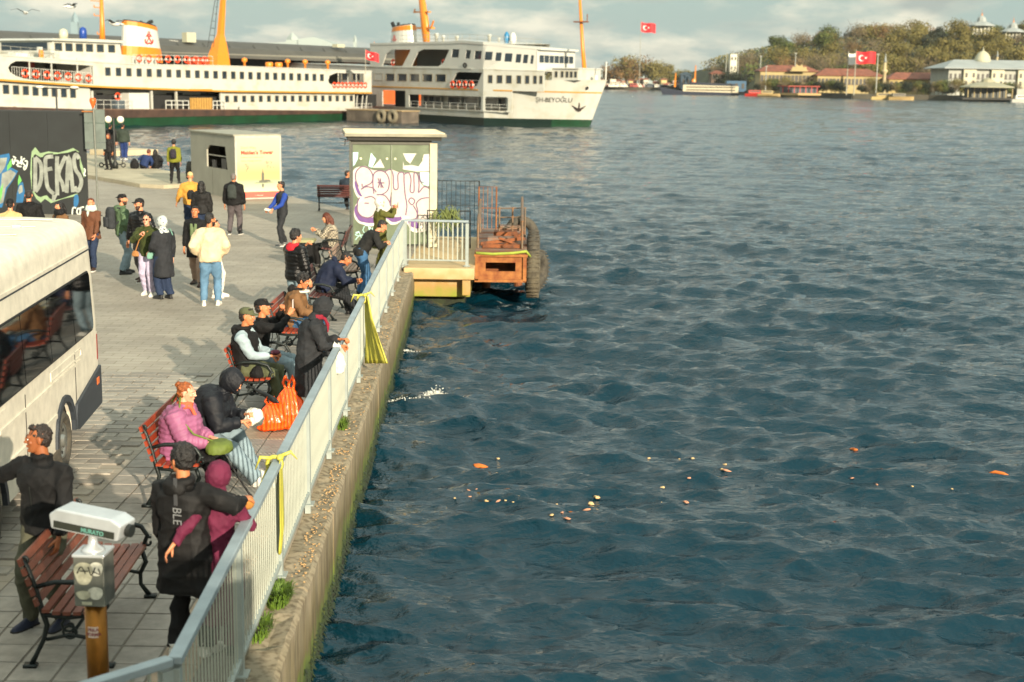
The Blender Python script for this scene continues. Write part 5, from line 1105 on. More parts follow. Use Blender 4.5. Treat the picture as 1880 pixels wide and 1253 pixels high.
# buildings
M_tile = mat('tile_red', '774430', .8, var=.35, scale=.4); M_yw = mat('wall_yellow', '9c8c60', .8, var=.15, scale=.3); M_lead = mat('lead_roof', '8c9290', .6, var=.15, scale=.2); M_grw = mat('wall_grey', '9a9c92', .8, var=.15, scale=.3)
M_wdk = mat('window_dark', '2a251c', .5)
def block(name, label, px0, px1, dist, ztop, roofh, wallm, roofm, nwin, rows=1, depth=14, hip=True, base=.5, ww_=1.3, wh=2.2, group=None, tilt=0.0, over=.8, z_sill=None):
    a = D(px0, 160, dist); b = D(px1, 160, dist); W_ = b.x-a.x
    t = thing(name, label, 'building', (a.x, dist, base), tilt, group)
    H_ = ztop-base
    MB().box((W_/2, depth/2, H_/2), (W_, depth, H_)).build('wall', wallm, t)
    if roofh:
        o = over
        MB().add([(-o, -o, H_), (W_+o, -o, H_), (W_+o, depth+o, H_), (-o, depth+o, H_), (roofh*1.6 if hip else -o, depth/2, H_+roofh), (W_-roofh*1.6 if hip else W_+o, depth/2, H_+roofh), (-o, -o, H_-.3), (W_+o, -o, H_-.3), (W_+o, depth+o, H_-.3), (-o, depth+o, H_-.3)],
                 [(0, 1, 5, 4), (1, 2, 5), (2, 3, 4, 5), (3, 0, 4), (6, 7, 8, 9), (0, 6, 7, 1), (1, 7, 8, 2), (2, 8, 9, 3), (3, 9, 6, 0)]).build('roof', roofm, t)
    me = MB().box((0, -.05, 0), (ww_, .12, wh)).box((0, -.12, -wh/2-.12), (ww_+.5, .3, .2)).mesh('window', M_wdk)
    for r_ in range(rows):
        z = H_*(r_+.55)/rows if z_sill is None else z_sill+r_*wh*1.6
        for i in range(nwin): link(me, 'window', t, (W_*(i+.5)/nwin, 0, z))
    return t, W_, H_
block('palace_kitchens', 'long low cream building with red tiled roof below the wood, left part', 1395, 1500, 648, 10.2, 2.6, M_yw, M_tile, 15, z_sill=6.4, ww_=1.4, wh=2.8)
block('palace_wing', 'long cream building with red tiled roof behind the two flagpoles', 1500, 1618, 640, 8.6, 3.0, M_yw, M_tile, 17, z_sill=5.4, ww_=1.2, wh=2.4)
block('palace_wing', 'yellow building with red roof between minaret and grey domed building', 1632, 1736, 628, 7.4, 2.8, mat('wall_warm', 'a4905a', .8, var=.15), M_tile, 12, z_sill=4.4, ww_=1.3, wh=2.6)
p = D(1468, 120, 644); ce = thing('ornate_gable', 'pale ornate gable rising above the cream building roof', 'gable', (p.x, 644, 10.5)); MB().plate([[(-3.5, 0), (3.5, 0), (3, 1.6), (1.6, 1.4), (1.2, 2.6), (0, 1.8), (-1.4, 2.8), (-1.8, 1.4), (-3, 1.6)]], .8, O=(0, 0, 0)).build('gable_wall', M_yw, ce); MB().box((0, .4, -.2), (8, 1.2, .4)).build('cornice', M_yw, ce)
# grey domed mansion
mt_, W_, H_ = block('domed_mansion', 'large grey two storey mansion with wide lead roof and small dome', 1740, 1925, 600, 12.0, 3.6, M_grw, M_lead, 22, rows=2, depth=26, over=2.6, ww_=1.0, wh=1.9, z_sill=5.2)
for x in (8.5, 20, 31): MB().box((x, -.6, H_/2), (5.2, 1.6, H_-.6)).build('bay', mat('wall_pale', 'b5b29a', .8), mt_)
bw = MB().box((0, -.05, 0), (.9, .14, 1.8)).mesh('window', M_wdk)
for x in (8.5, 20, 31):
    for dx in (-1.5, 1.5):
        for z in (5.4, 8.6): link(bw, 'window', mt_, (x+dx, -1.42, z))
dm = MB().lathe([(3.2, 0), (3.3, 1.4), (3.2, 1.6), (2.9, 2.8), (2.0, 4.2), (.8, 5.0), (.2, 5.3), (.35, 5.7), (.15, 6.1), (.05, 6.9)], (17.5, 12, H_+2.2), 18).build('dome', mat('dome_stone', 'a5a48c', .7), mt_, smooth=True)
def minaret(px, dist, z0, z1, r_, label, tip=.22):
    q_ = D(px, 120, dist); h = z1-z0; t = thing('minaret', label, 'minaret', (q_.x, dist, z0))
    MB().lathe([(r_*1.3, 0), (r_*1.2, h*.12), (r_, h*.14), (r_*.95, h*.52), (r_*1.7, h*.56), (r_*1.7, h*.60), (r_*.85, h*.61), (r_*.82, h*(1-tip))], n=12).build('shaft', mat('minaret_stone', 'a99a76', .8), t, smooth=True)
    MB().lathe([(r_*.95, h*(1-tip)), (r_*.4, h*(1-tip*.5)), (.05, h)], n=12).build('spire', M_lead, t, smooth=True)
minaret(1625, 615, .5, 17.8, .75, 'slender cream minaret beside the red tiled wing and flags'); minaret(1830, 640, 8, 20.2, .55, 'white minaret just right of the dome')
# hilltop pavilions
def pavilion(px, dist, z0, w_, h, label, tip=True):
    q_ = D(px, 60, dist); t = thing('pavilion', label, 'pavilion', (q_.x, dist, z0))
    MB().box((0, 3, h*.35), (w_*.7, 6, h*.7)).build('wall', M_grw, t); 
    for i in range(6): MB().box((-w_*.42+i*w_*.168, -1.2, h*.35), (.35, .35, h*.7)).build('column', mat('column_pale', 'c2bfa8', .7), t)
    MB().lathe([(w_*.62, h*.70), (w_*.60, h*.78), (w_*.32, h*1.0), (w_*.22, h*1.05), (w_*.18, h*1.35), (w_*.05, h*1.55)], (0, 2, 0), 8).build('roof', M_lead, t)
    MB().lathe([(w_*.05, h*1.5), (.35, h*1.6), (.12, h*1.75), (.03, h*2.05)], (0, 2, 0), 8).build('finial', M_or, t)
pavilion(1803, 770, 31.5, 12, 6.5, 'hilltop pavilion with tiered grey roof and golden finial'); pavilion(1862, 760, 28.5, 11, 6, 'second hilltop pavilion at the right edge above the pines')
q_ = D(1755, 68, 770); bt = thing('bell_tower', 'small pale tower half hidden by trees left of the pavilions', 'tower', (q_.x, 770, 24)); MB().box((0, 0, 3.4), (3, 3, 6.8)).build('shaft', M_yw, bt); MB().lathe([(2.4, 6.8), (.1, 8.4)], n=4).build('roof', M_lead, bt)
# white block and low city left of the hill
for px_ in (1326, 1338, 1350, 1362): q_ = D(px_, 150, 735); tree(q_.x, 735, .5, 'dark' if px_ % 4 else 'bare', .85+(px_ % 3)*.1, 'tree in front of the white square building', 'trees before the white building')
block('white_tower_block', 'white square building standing left of the wooded hill', 1339, 1351, 760, 19.5, 0, mat('block_white', 'c6c4b0', .7), M_lead, 2, rows=4, depth=8, ww_=.8, wh=1.2)
rg = random.Random(3)
cols = [('b8ae95', 'beige'), ('98857a', 'brown'), ('c3bba8', 'cream'), ('a7a399', 'grey'), ('8e6a58', 'brick red'), ('c9b27c', 'yellow')]
for i in range(34):
    px = 978+i*10.2+rg.uniform(-3, 3); dist = 1005+rg.uniform(0, 60)
    if px > 1108: dist = 1000+rg.uniform(0, 20)
    cc, nm = cols[i % 6]
    block('waterfront_house', 'tiny %s waterfront house on the low point behind the bow' % nm, px, px+rg.uniform(6, 12), dist, rg.uniform(3.2, 6.5), rg.choice([0, .9]), mat('house_'+nm.replace(' ', '_'), cc, .8), M_tile, 3, depth=6, ww_=.7, wh=1.2, group='waterfront houses: '+nm)
for i in range(60):
    px = 990+i*4.6+rg.uniform(-2, 2); dist = 985+rg.uniform(0, 8) if px < 1215 else 975
    if px > 1108: pass
    q_ = D(px, 160, dist); cc = rg.choice(['cfc9b8', '9b9c98', '3c4348', '8e3428', 'c4bda6'])
    nm = {'cfc9b8': 'white', '9b9c98': 'silver', '3c4348': 'dark', '8e3428': 'red', 'c4bda6': 'cream'}[cc]; c_ = thing('parked_van', 'tiny %s vehicle parked along the low point waterfront' % nm, 'vehicle', (q_.x, dist-8 if False else dist+9, .5), 0, 'vehicles on the low point: '+nm)
    s_ = rg.uniform(.9, 1.5); pr_ = [(-2.2, .4), (2.2, .4), (2.2, 1.2), (1.5, 1.3), (1.0, 2.0*s_), (-2.1, 2.0*s_), (-2.2, 1.2)]
    MB().plate([pr_], 1.8, O=(0, 0, 0)).build('body', mat('van_'+nm, cc, .4), c_); MB().box((-.6, -.03, 1.5*s_), (2.4, .04, .5)).build('side_window', M_win, c_)
    for x in (-1.4, 1.4): MB().tube([(x, -.05, .4), (x, .2, .4)], .4, 8).build('wheel', M_black, c_)
# blue hoarding, dark shed, container blocks
block('blue_shed', 'dark blue domed shed behind the far moored ferry', 1250, 1268, 900, 9.5, 1.5, mat('blue_dark', '1b3a4c', .6), mat('blue_dark2', '16303f', .6), 2, depth=10)
block('blue_fence_building', 'low blue hoarding under the trees right of the far ferry', 1334, 1370, 700, 5.6, 0, mat('blue_hoard', '1f4a66', .6), M_lead, 3, depth=4)
block('brown_house', 'brown house block behind the far moored ferry', 1306, 1330, 760, 9.5, 1.5, mat('brown_wall', '7a6553', .8), M_tile, 4, rows=2, depth=10)
# far ferry and boats
ff = thing('far_ferry', 'dark hulled ferry with orange masts moored at the far low point', 'ferry', (D(1222, 165, 640).x, 668, WZ), -.16)
FL = D(1372, 165, 640).x-D(1222, 165, 640).x
MB().plate([[(1.5, 0), (FL, 0), (FL, 1.2), (FL*.3, 1.6), (0, 3.3)]], 7).build('hull', mat('far_hull', '151d2e', .5), ff)
MB().plate([[(FL*.30, 1.4), (FL, 1.2), (FL, 4.2), (FL*.30, 4.6)]], 6, O=(0, .5, 0)).build('saloon', mat('far_saloon', 'b7ae94', .6), ff)
MB().plate([[(FL*.38, 4.5), (FL*.95, 4.1), (FL*.95, 5.2), (FL*.4, 5.9)]], 5, O=(0, 1, 0)).build('upper_deck', mat('far_dark', '1d2430', .5), ff)
for r_ in (2.3, 3.6):
    MB().box((FL*.65, .45, r_), (FL*.62, .08, .45)).build('window_band', M_wdk, ff)
for x, h in ((FL*.19, 10), (FL*.44, 13.5)): MB().tube([(x, 3, 3.5), (x+.3, 3, h)], [.55, .2], 6).build('mast', M_or, ff)
MB().lathe([(1.2, 4.5), (1.0, 7.2)], (FL*.43, 3, 0), 8).build('funnel', M_or, ff)
def boat(px, dist, L_, hull, top, label):
    q_ = D(px, 170, dist); t = thing('small_boat', label, 'boat', (q_.x, dist, WZ))
    MB().rings([[Vector((x, -b, 1.3+.3*x/L_)), Vector((x, b, 1.3+.3*x/L_)), Vector((x, b*.5, -.2)), Vector((x, -b*.5, -.2))] for x, b in ((-L_/2, 1.2), (0, 1.6), (L_*.35, 1.0), (L_/2, .1))]).build('hull', hull, t)
    MB().box((-L_*.1, 0, 2.0), (L_*.5, 2, 1.3)).build('cabin', top, t); MB().box((-L_*.1, -1.03, 2.1), (L_*.4, .05, .5)).build('side_window', M_wdk, t)
boat(1390, 640, 11, M_red, M_red, 'red boat tied up beside the stern of the far ferry'); boat(1412, 630, 10, mat('boat_tan', '9a8456', .7), M_yw, 'tan boat moored right of the red boat')
boat(1630, 566, 13, mat('boat_cream', 'b9a36c', .7), M_yw, 'pale boat moored under the two flagpoles'); boat(1655, 562, 10, MATS['boat_tan'], M_int, 'tan boat right of the flagpole boat'); boat(1880, 536, 9, M_fw2, M_fw2, 'white boat at the right edge of the far shore')
# red roofed jetty cafe, pavilion on the water, quay kerb
rc = thing('waterfront_restaurant', 'low waterfront restaurant with bright red awning', 'restaurant', (D(1440, 165, 600).x, 606, 0)); RW = 15.5
MB().box((RW/2, 4, 3.6), (RW+1, 9, .5)).build('awning', mat('awning_red', '83301f', .7), rc); MB().box((RW/2, 4.5, 2), (RW-1, 6, 3)).build('wall', mat('cafe_dark', '27323a', .5), rc)
for i in range(7): MB().box((.5+i*2.4, -.1, 1.9), (.25, .25, 3.4)).build('post', M_red, rc)
MB().box((RW/2, -1.5, .35), (RW+1, 3, .9)).build('deck', mat('cafe_deck', 'a58a5a', .8), rc)
wp = thing('jetty_pavilion', 'low open sided pavilion with flat grey roof on the water at far right', 'pavilion', (D(1812, 165, 552).x, 552, 0))
MB().lathe([(10.5, 4.2), (10.2, 4.6), (3.5, 6.2), (2.6, 6.2), (2.2, 7.2), (.3, 7.9)], n=10).build('roof', mat('pavilion_roof', '8d8a72', .7), wp)
MB().box((0, 1, 2.2), (14, 7, 3.6)).build('wall', mat('pavilion_dark', '3e423c', .6), wp)
for i in range(8): MB().box((-8.4+i*2.4, -4, 2.1), (.3, .3, 4.2)).build('column', M_yw, wp)
MB().box((0, 0, .0), (22, 12, .8)).build('deck', mat('deck_dark', '2b2b26', .8), wp)
MB().box((13.5, 0, 2.2), (6, 6, 3.4)).build('annex', MATS['wall_grey'], wp)
for k in range(7):
    a, b = shx[3+k-1], shx[3+k]; a = Vector((*a, 0)); b = Vector((*b, 0)); l = (b-a).length
    if l > 600: continue
    struct(MB().beam(a+Vector((0, -.6, -.1)), b+Vector((0, -.6, -.1)), 1.5, 2.2).build('shore_wall', mat('shore_wall', '4a463a', .9, var=.3, scale=.2)))
# flags and lamp masts
def F_(px, py, dist): return D(px, py, dist)
a = F_(1177, 38, 1000); flag((a.x, 1000, .5), a.z+.5, 10.2, 6.4, 'very tall flagpole flying a red flag with white crescent over the low point', True, .22, .25)
a = F_(1572, 93, 560); flag((a.x, 560, .5), a.z, 7.8, 4.6, 'red flag with white crescent on the right of two shore poles', True, .24, .1)
a = F_(1558, 95, 566); flag((a.x, 566, .5), a.z-.4, 4.0, 4.2, 'white flag on the left of the two shore poles', False, .24, .1)
for px, py, dist in ((1334, 100, 760), (1356, 100, 740), (1397, 105, 660), (1407, 124, 640), (1461, 100, 650), (1612, 102, 590)):
    a = F_(px, py, dist); t = thing('lamp_mast', 'pale thin lamp mast on the far shore', 'mast', (a.x, dist, .4), 0, 'thin masts on the far shore'); MB().tube([(0, 0, 0), (0, 0, a.z)], [.28, .18], 6).build('mast', mat('mast_grey', '8c8f86', .5), t); MB().box((0, 0, a.z), (1.2, .5, .3)).build('lamp_head', MATS['mast_grey'], t)
# distant skyline behind the hall: haze painted into the flat colours
M_hz = mat('skyline_haze_blue', '6f8288', .9, var=.05); M_hz2 = mat('skyline_haze_grey', '8b9692', .9, var=.05)
def tower(px, dist, ztop, w_, label, pts=None, mt=M_hz):
    a = D(px, 100, dist); t = thing('skyscraper', label, 'skyscraper', (a.x, dist, 0)); MB().box((0, 0, ztop*.42), (w_, w_, ztop*.84)).build('shaft', mt, t); MB().lathe([(w_*.6, ztop*.84), (w_*.4, ztop*.92), (w_*.04, ztop)], n=4).build('spire', mt, t)
tower(140, 3000, 131, 14, 'distant pointed skyscraper coloured with blue haze above the hall roof at far left'); tower(652, 3000, 92, 7, 'very thin distant tower left of the second ferry funnel', mt=M_hz2)
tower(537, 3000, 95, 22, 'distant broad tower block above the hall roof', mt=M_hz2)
hz = MB(); pts = [(px, py) for px, py in ((480, 80), (520, 78), (548, 72), (575, 68), (595, 74), (612, 82), (640, 86), (700, 90), (760, 100), (900, 118), (1000, 124), (1100, 128), (1200, 140), (1330, 148))]
ring = []
for px, py in pts: a = D(px, py, 3600); ring.append((a.x, a.z))
lo = [(ring[-1][0], -20), (ring[0][0], -20)]
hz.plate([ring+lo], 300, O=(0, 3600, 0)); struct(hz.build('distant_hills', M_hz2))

# the air between: a closed box of thin even haze
hzb = MB().box((0, 2010, (WZ-7.6+165)/2), (7990, 4900, 165-(WZ-7.6))).build('haze', None); hzb['kind'] = 'stuff'
hm = bpy.data.materials.new('haze_air'); hm.use_nodes = True; nt = hm.node_tree; nt.nodes.clear(); o1 = nt.nodes.new('ShaderNodeOutputMaterial'); pv = nt.nodes.new('ShaderNodeVolumePrincipled')
pv.inputs['Color'].default_value = (.78, .86, .90, 1); pv.inputs['Density'].default_value = .00004; nt.links.new(pv.outputs[0], o1.inputs['Volume']); hzb.data.materials.append(hm)
# ---------------------------------------------------------------- people
QUEUE = []
def remesh_later(mb, name, mt, parent, voxel, post=None, smooth=3):
    o = mb.build(name, mt, parent)
    r = o.modifiers.new('r', 'REMESH'); r.mode = 'VOXEL'; r.voxel_size = voxel; r.use_smooth_shade = True
    if smooth: s = o.modifiers.new('s', 'SMOOTH'); s.factor = .5; s.iterations = smooth
    QUEUE.append((o, post, mt)); return o
def flush():
    dg = bpy.context.evaluated_depsgraph_get()
    for o, post, mt in QUEUE:
        me = bpy.data.meshes.new_from_object(o.evaluated_get(dg)); me.name = o.name
        if post:
            n = len(me.vertices); co = np.empty(n*3); me.vertices.foreach_get('co', co); no = np.empty(n*3); me.vertices.foreach_get('normal', no)
            co = post(co.reshape(-1, 3), no.reshape(-1, 3)); me.vertices.foreach_set('co', co.ravel()); me.update()
        me.shade_smooth(); o.modifiers.clear(); old = o.data; o.data = me; bpy.data.meshes.remove(old)
        me.materials.clear(); me.materials.append(mt)
    QUEUE.clear()
def folds(amp, seed, scale=1.0):
    rs = np.random.RandomState(seed); K = rs.normal(0, 1, (9, 3)); K /= np.linalg.norm(K, axis=1)[:, None]; K *= (rs.uniform(12, 42, (9, 1))*scale); ph = rs.rand(9)*6.28
    def f(co, no):
        d = np.zeros(len(co))
        for k, p in zip(K, ph): s = np.sin(co@k+p); d += (1-np.abs(s))**2*.6-.2
        return co+no*(d/3*amp*1.6)[:, None]
    return f
def quilt(amp, step, segs, amp2, seed):
    # ridges across the limbs and round the trunk, as on a padded jacket
    fo = folds(amp2, seed, 1.3); A = np.array([s[0] for s in segs]); B = np.array([s[1] for s in segs]); off = np.array([s[2] for s in segs])
    def f(co, no):
        AB = B-A; l2 = (AB**2).sum(1); l = np.sqrt(l2)
        t = np.clip(((co[:, None, :]-A[None])*AB[None]).sum(2)/l2, 0, 1); q = A[None]+AB[None]*t[..., None]; dd = np.linalg.norm(co[:, None, :]-q, axis=2)-np.array([s[3] for s in segs])[None]
        i = dd.argmin(1); r = np.arange(len(co)); tt = ((co-A[i])*AB[i]).sum(1)/l2[i]*l[i]+off[i]
        d = np.abs(np.sin(PI*tt/step))**.6*amp-amp*.5
        return fo(co, no)+no*d[:, None]
    return f
SKIN = {k: mat('skin_'+k, v, .5, var=.12, scale=10, spec=.35, col2=w_) for k, v, w_ in (('tan', 'b9794f', 'a5623f'), ('light', 'c98d68', 'b6714f'), ('brown', '8f5632', '7c4527'), ('pale', 'd3a085', 'c07f63'))}
HAIRM = {k: mat('hair_'+k, v, .5, var=.5, scale=40, bump=.6, bscale=120) for k, v in (('black', '15110f'), ('dark', '231812'), ('brown', '3b2415'), ('orange', '8e4a18'), ('red', '5b2b16'), ('grey', '6b6460'))}
def cloth_mat(name, col, rough=.8, var=.2, scale=5, bump=.25, bscale=160, **k): return mat('cloth_'+name, col, rough, var=var, scale=scale, bump=bump, bscale=bscale, spec=.3, **k)
M_eye = mat('eye_white', 'c9c4ba', .3, var=.05); M_iris = mat('eye_dark', '1c120c', .2); M_lip = mat('lip', '8f4a3b', .5)
# --- shared head and hand shapes
def head_mb(beard=False):
    mb = MB()
    mb.ell((0, -.015, .028), (.074, .093, .086), 18, 12)
    rg = []
    for z, rx, ry, y in ((.04, .067, .078, .008), (.0, .066, .077, .014), (-.03, .063, .072, .019), (-.06, .056, .062, .025), (-.085, .046, .050, .034), (-.104, .032, .034, .044), (-.113, .016, .018, .048)):
        rg.append([Vector((rx*math.cos(a), y+ry*math.sin(a), z)) for a in np.linspace(0, 2*PI, 18, endpoint=False)])
    mb.rings(rg)
    mb.ell((0, .094, .006), (.009, .012, .027), 8, 6).ell((0, .106, -.017), (.013, .014, .011), 8, 6)
    for s in (-1, 1):
        mb.ell((s*.011, .098, -.020), (.009, .010, .008), 8, 6); mb.ell((s*.032, .078, .030), (.024, .014, .009), 8, 6)
        mb.ell((s*.038, .064, -.020), (.022, .018, .022), 8, 6); mb.ell((s*.078, -.006, -.004), (.011, .021, .032), 8, 8, Matrix.Rotation(s*.35, 4, 'Z'))
    mb.ell((0, .088, -.049), (.024, .012, .006), 8, 6).ell((0, .087, -.059), (.020, .011, .006), 8, 6).ell((0, .078, -.092), (.024, .018, .016), 8, 6)
    mb.tube([(0, -.022, -.17), (0, -.012, -.05)], [.055, .052], 12)
    return mb
def hand_mb(pose):      # wrist at origin, fingers towards -Z, palm facing -Y, thumb towards +X
    mb = MB()
    mb.rings([[Vector((rx*math.cos(a)+cx_, ry*math.sin(a), z)) for a in np.linspace(0, 2*PI, 10, endpoint=False)] for z, rx, ry, cx_ in ((.02, .026, .020, 0), (-.01, .027, .019, 0), (-.045, .038, .016, .001), (-.085, .041, .014, 0), (-.098, .036, .010, 0))])
    c1, c2, c3 = {'relax': (.35, .45, .35), 'hold': (1.0, 1.05, .7), 'flat': (.08, .1, .05), 'pinch': (.7, .9, .5)}[pose]
    for i, (x, l, r) in enumerate(((.029, .078, .0095), (.010, .086, .0098), (-.010, .080, .0093), (-.028, .064, .0083))):
        p = Vector((x*.95, 0, -.085)); a = -.05; pts = [Vector((x*.8, 0, -.055)), p]; fan = x*.9
        k = 1 + .12*(i-1)
        for fr, c in ((.45, c1*k), (.30, c2*k), (.25, c3*k)):
            a += c; p = p+Vector((fan*.35, -math.sin(a), -math.cos(a)))*l*fr; pts.append(p)
        mb.tube(pts, [r, r, r*.95, r*.88, r*.72], 7)
    t0 = Vector((.024, -.002, -.022)); d = {'relax': (.55, -.45, -.7), 'hold': (.25, -.85, -.45), 'flat': (.8, -.15, -.55), 'pinch': (.25, -.8, -.6)}[pose]; d = Vector(d).normalized(); d2 = (d+Vector((-.3, -.25, -.3))).normalized()
    mb.tube([t0, t0+d*.038, t0+d*.038+d2*.032, t0+d*.038+d2*.055], [.015, .0125, .0115, .008], 8)
    return mb
TPL = {}
def make_templates():
    tmp = []
    for nm, mb, vx in [('head', head_mb(), .0058), ('head_far', head_mb(), .011)] + [('hand_'+p, hand_mb(p), .0045) for p in ('relax', 'hold', 'flat', 'pinch')]:
        o = remesh_later(mb, nm, SKIN['tan'], None, vx, None, 2); tmp.append((nm, o))
    flush()
    for nm, o in tmp:
        me = o.data; v = np.empty(len(me.vertices)*3); me.vertices.foreach_get('co', v); TPL[nm] = (v.reshape(-1, 3).copy(), [tuple(p.vertices) for p in me.polygons]); bpy.data.objects.remove(o)
make_templates()
def addtpl(mb, nm, M, flip=False):
    v, f = TPL[nm]; A = np.array(M.to_3x3()); v2 = v*np.array([-1, 1, 1]) if flip else v
    v2 = v2@A.T+np.array(M.translation); n = len(mb.v); mb.v += [tuple(p) for p in v2]; mb.f += [tuple(i+n for i in (reversed(p) if flip else p)) for p in f]
def ik(a, b, l1, l2, hint):
    a = Vector(a); b = Vector(b); d = b-a; L_ = d.length
    if L_ > (l1+l2)*.995: b = a+d.normalized()*(l1+l2)*.995; d = b-a; L_ = d.length
    x = (l1*l1-l2*l2+L_*L_)/(2*L_); h = math.sqrt(max(l1*l1-x*x, 0)); n = d.normalized(); hv = Vector(hint); hv = hv-n*hv.dot(n)
    if hv.length < 1e-4: hv = n.orthogonal()
    return a+n*x+hv.normalized()*h, b
shoe_cache = {}
def shoe_mesh(mt, solem, boot=False):
    k = (mt.name, solem.name, boot)
    if k in shoe_cache: return shoe_cache[k]
    def sec(y, w_, h, z0=.022):
        return [Vector((w_*math.cos(a)*(1 if math.sin(a) < 0 else .86), y, z0+(h*(math.sin(a) if math.sin(a) > 0 else 0)))) for a in np.linspace(0, 2*PI, 12, endpoint=False)]
    rs = [sec(-.085, .020, .05), sec(-.075, .036, .085), sec(-.03, .042, .105), sec(.01, .044, .095), sec(.06, .047, .068), (sec(.11, .049, .05)), sec(.155, .042, .04), sec(.178, .024, .028), sec(.186, .008, .012)]
    up = MB().rings(rs).tube([(0, -.035, .08), (0, -.04, .13 if not boot else .22)], [.042, .045], 10).mesh('shoe', mt, True)
    so = MB().rings([[Vector((w_*1.08*math.cos(a), y, .0 if math.sin(a) < 0 else .026)) for a in np.linspace(.26, 2*PI+.26, 8, endpoint=False)] for y, w_ in ((-.09, .028), (-.07, .04), (0, .042), (.06, .048), (.12, .050), (.165, .042), (.190, .018))]).mesh('sole', solem)
    shoe_cache[k] = (up, so); return up, so
M_sole_w = mat('sole_white', 'c9c6bc', .7); M_sole_d = mat('sole_dark', '191817', .8)
def person(pos, rz, label, h=1.75, sit=False, lean=0.0, hunch=0.0, side=0.0, head=(0, 0), L_=None, R_=None, lh=None, rh=None, legs=None, top=None, bot=None, shoes=('black', 'd'), hair=None, skin='tan', hands=('relax', 'relax'), face=True, beard=None, fem=False, glasses=False, hat=None, scarf=None, build=1.0, group=None, vox=None, z0=0.0, seat=.46, twist=0.0, cat='person', knees=None, bare=None):
    """pos: ground point; rz: facing (0 looks away from the viewer, +90 to the left); targets in the person's own axes, metres for a 1.75 m figure"""
    pos = Vector((pos[0], pos[1], z0)); t = thing('person', label, cat, pos, R(rz), group); S = h/1.75; t.scale = (S, S, S)
    dist = pos.y; far = dist > 36; vx = vox or (.0125 if dist < 14 else .017 if dist < 24 else .022 if dist < 36 else .028)
    seed = int(abs(pos.x*13+pos.y*7)*10) % 9973
    W = build*(.93 if fem else 1.0); hipz = (seat+.09) if sit else .93
    # spine
    P_ = Vector((0, 0, hipz)); sp = [P_.copy()]; tw = []; a = R(lean)
    n_ = 7; step = .555/n_
    for i in range(n_):
        aa = a+R(hunch)*(i/(n_-1)); sb = R(side)
        P_ = P_+Vector((math.sin(sb), math.sin(aa), math.cos(aa)*math.cos(sb))).normalized()*step; sp.append(P_.copy())
    def fr(i):
        d = (sp[min(i+1, n_)]-sp[max(i-1, 0)]).normalized(); T = R(twist)*i/n_; r = Vector((math.cos(T), -math.sin(T), 0)); r = (r-d*r.dot(d)).normalized(); return r, r.cross(d)*-1, d
    def ring(i, rx, ry, dy=0, n=16):
        f = min(max(i, 0), n_); k = int(f); g = f-k; c = sp[k].lerp(sp[min(k+1, n_)], g); r, fw, d = fr(k); fw = -fw if fw.y < 0 and abs(lean) < 60 else fw
        return [c+r*rx*math.cos(q)+fw*(ry*math.sin(q)+dy) for q in np.linspace(0, 2*PI, n, endpoint=False)]
    rt_, fw_, up_ = fr(6); fw_ = -fw_ if fw_.dot(Vector((0, 1, 0))) < 0 and abs(lean) < 60 else fw_
    shc = sp[6]+up_*(-.02); SHL = shc-rt_*.175*W; SHR = shc+rt_*.175*W
    neck = sp[7]; T1 = [(-.9, .150, .11), (0, .165, .118), (1.5, .150, .108), (3, .150, .112), (4.5, .172, .125), (5.6, .170, .118), (6.3, .12, .088), (7, .062, .062)]
    def torso(mb, g, i0, i1, hem=0.0, bel=0.0):
        rs = []
        for i, rx, ry in T1:
            if i < i0 or i > i1: continue
            c = ring(max(i, 0), (rx*W+g), (ry*(1 if W < 1.05 else W)+g+(bel if 1 < i < 5 else bel*.6)), bel*.3)
            if i < 0: c = [p+Vector((0, 0, -.09)) for p in c]
            rs.append(c)
        mb.rings(rs)
    # arms
    def tgt(v, s): return Vector(v) if v is not None else (Vector((s*.26*W, .04, hipz-.11)) if not sit else Vector((s*.12, .34, hipz+.12)))
    arms = []
    for s, sh_, tg, hint in ((-1, SHL, L_, lh), (1, SHR, R_, rh)):
        if hint is None: hint = (s*.6, -.6, -.5)
        el, wr = ik(sh_, tgt(tg, s), .285, .255, hint); arms.append((sh_, el, wr))
    # legs
    if legs is None: legs = ((-.10, .0), (.10, .03)) if not sit else ((-.11, .50), (.11, .52))
    lg = []
    for s, an in zip((-1, 1), legs):
        hp_ = Vector((s*.092, 0, hipz-.02)); z_ = an[2] if len(an) > 2 else 0.0
        kn, ak = ik(hp_, (an[0], an[1]-.03, .085+z_), .435, .425, (s*.15, 1, .25) if sit else (s*.05, 1, 0)); 
        if knees: kn = kn+Vector((s*knees, 0, 0))
        lg.append((hp_, kn, ak, R(an[3]) if len(an) > 3 else -s*R(8)))
    # head transform
    Mh = Matrix.Translation(neck+up_*.035) @ Matrix.Rotation(R(head[0]), 4, 'Z') @ Matrix.Rotation(R(head[1]), 4, 'X') @ Matrix.Rotation(-R(lean)*.35, 4, 'X') @ Matrix.Translation((0, .018, .118))
    # body: one continuous mesh
    b = MB(); torso(b, -.028, -1, 5.7)
    for (a0, el, wr) in arms: b.tube([a0+(a0-shc)*-.1, a0.lerp(el, .5), el, el.lerp(wr, .4), wr], [.05, .042, .037, .034, .024], 10); b.ell(a0, (.044,)*3, 10, 8)
    for (hp_, kn, ak, _) in lg: b.tube([hp_, hp_.lerp(kn, .5), kn, kn.lerp(ak, .35), ak], [.082, .07, .05, .05, .034], 10)
    b.tube([sp[6], Mh @ Vector((0, -.01, -.05))], [.058, .052], 12)
    v0 = vx*1.15
    body = MB(); bo = remesh_later(b, 'body', SKIN[skin], t, max(v0, .016))
    Mhand = []
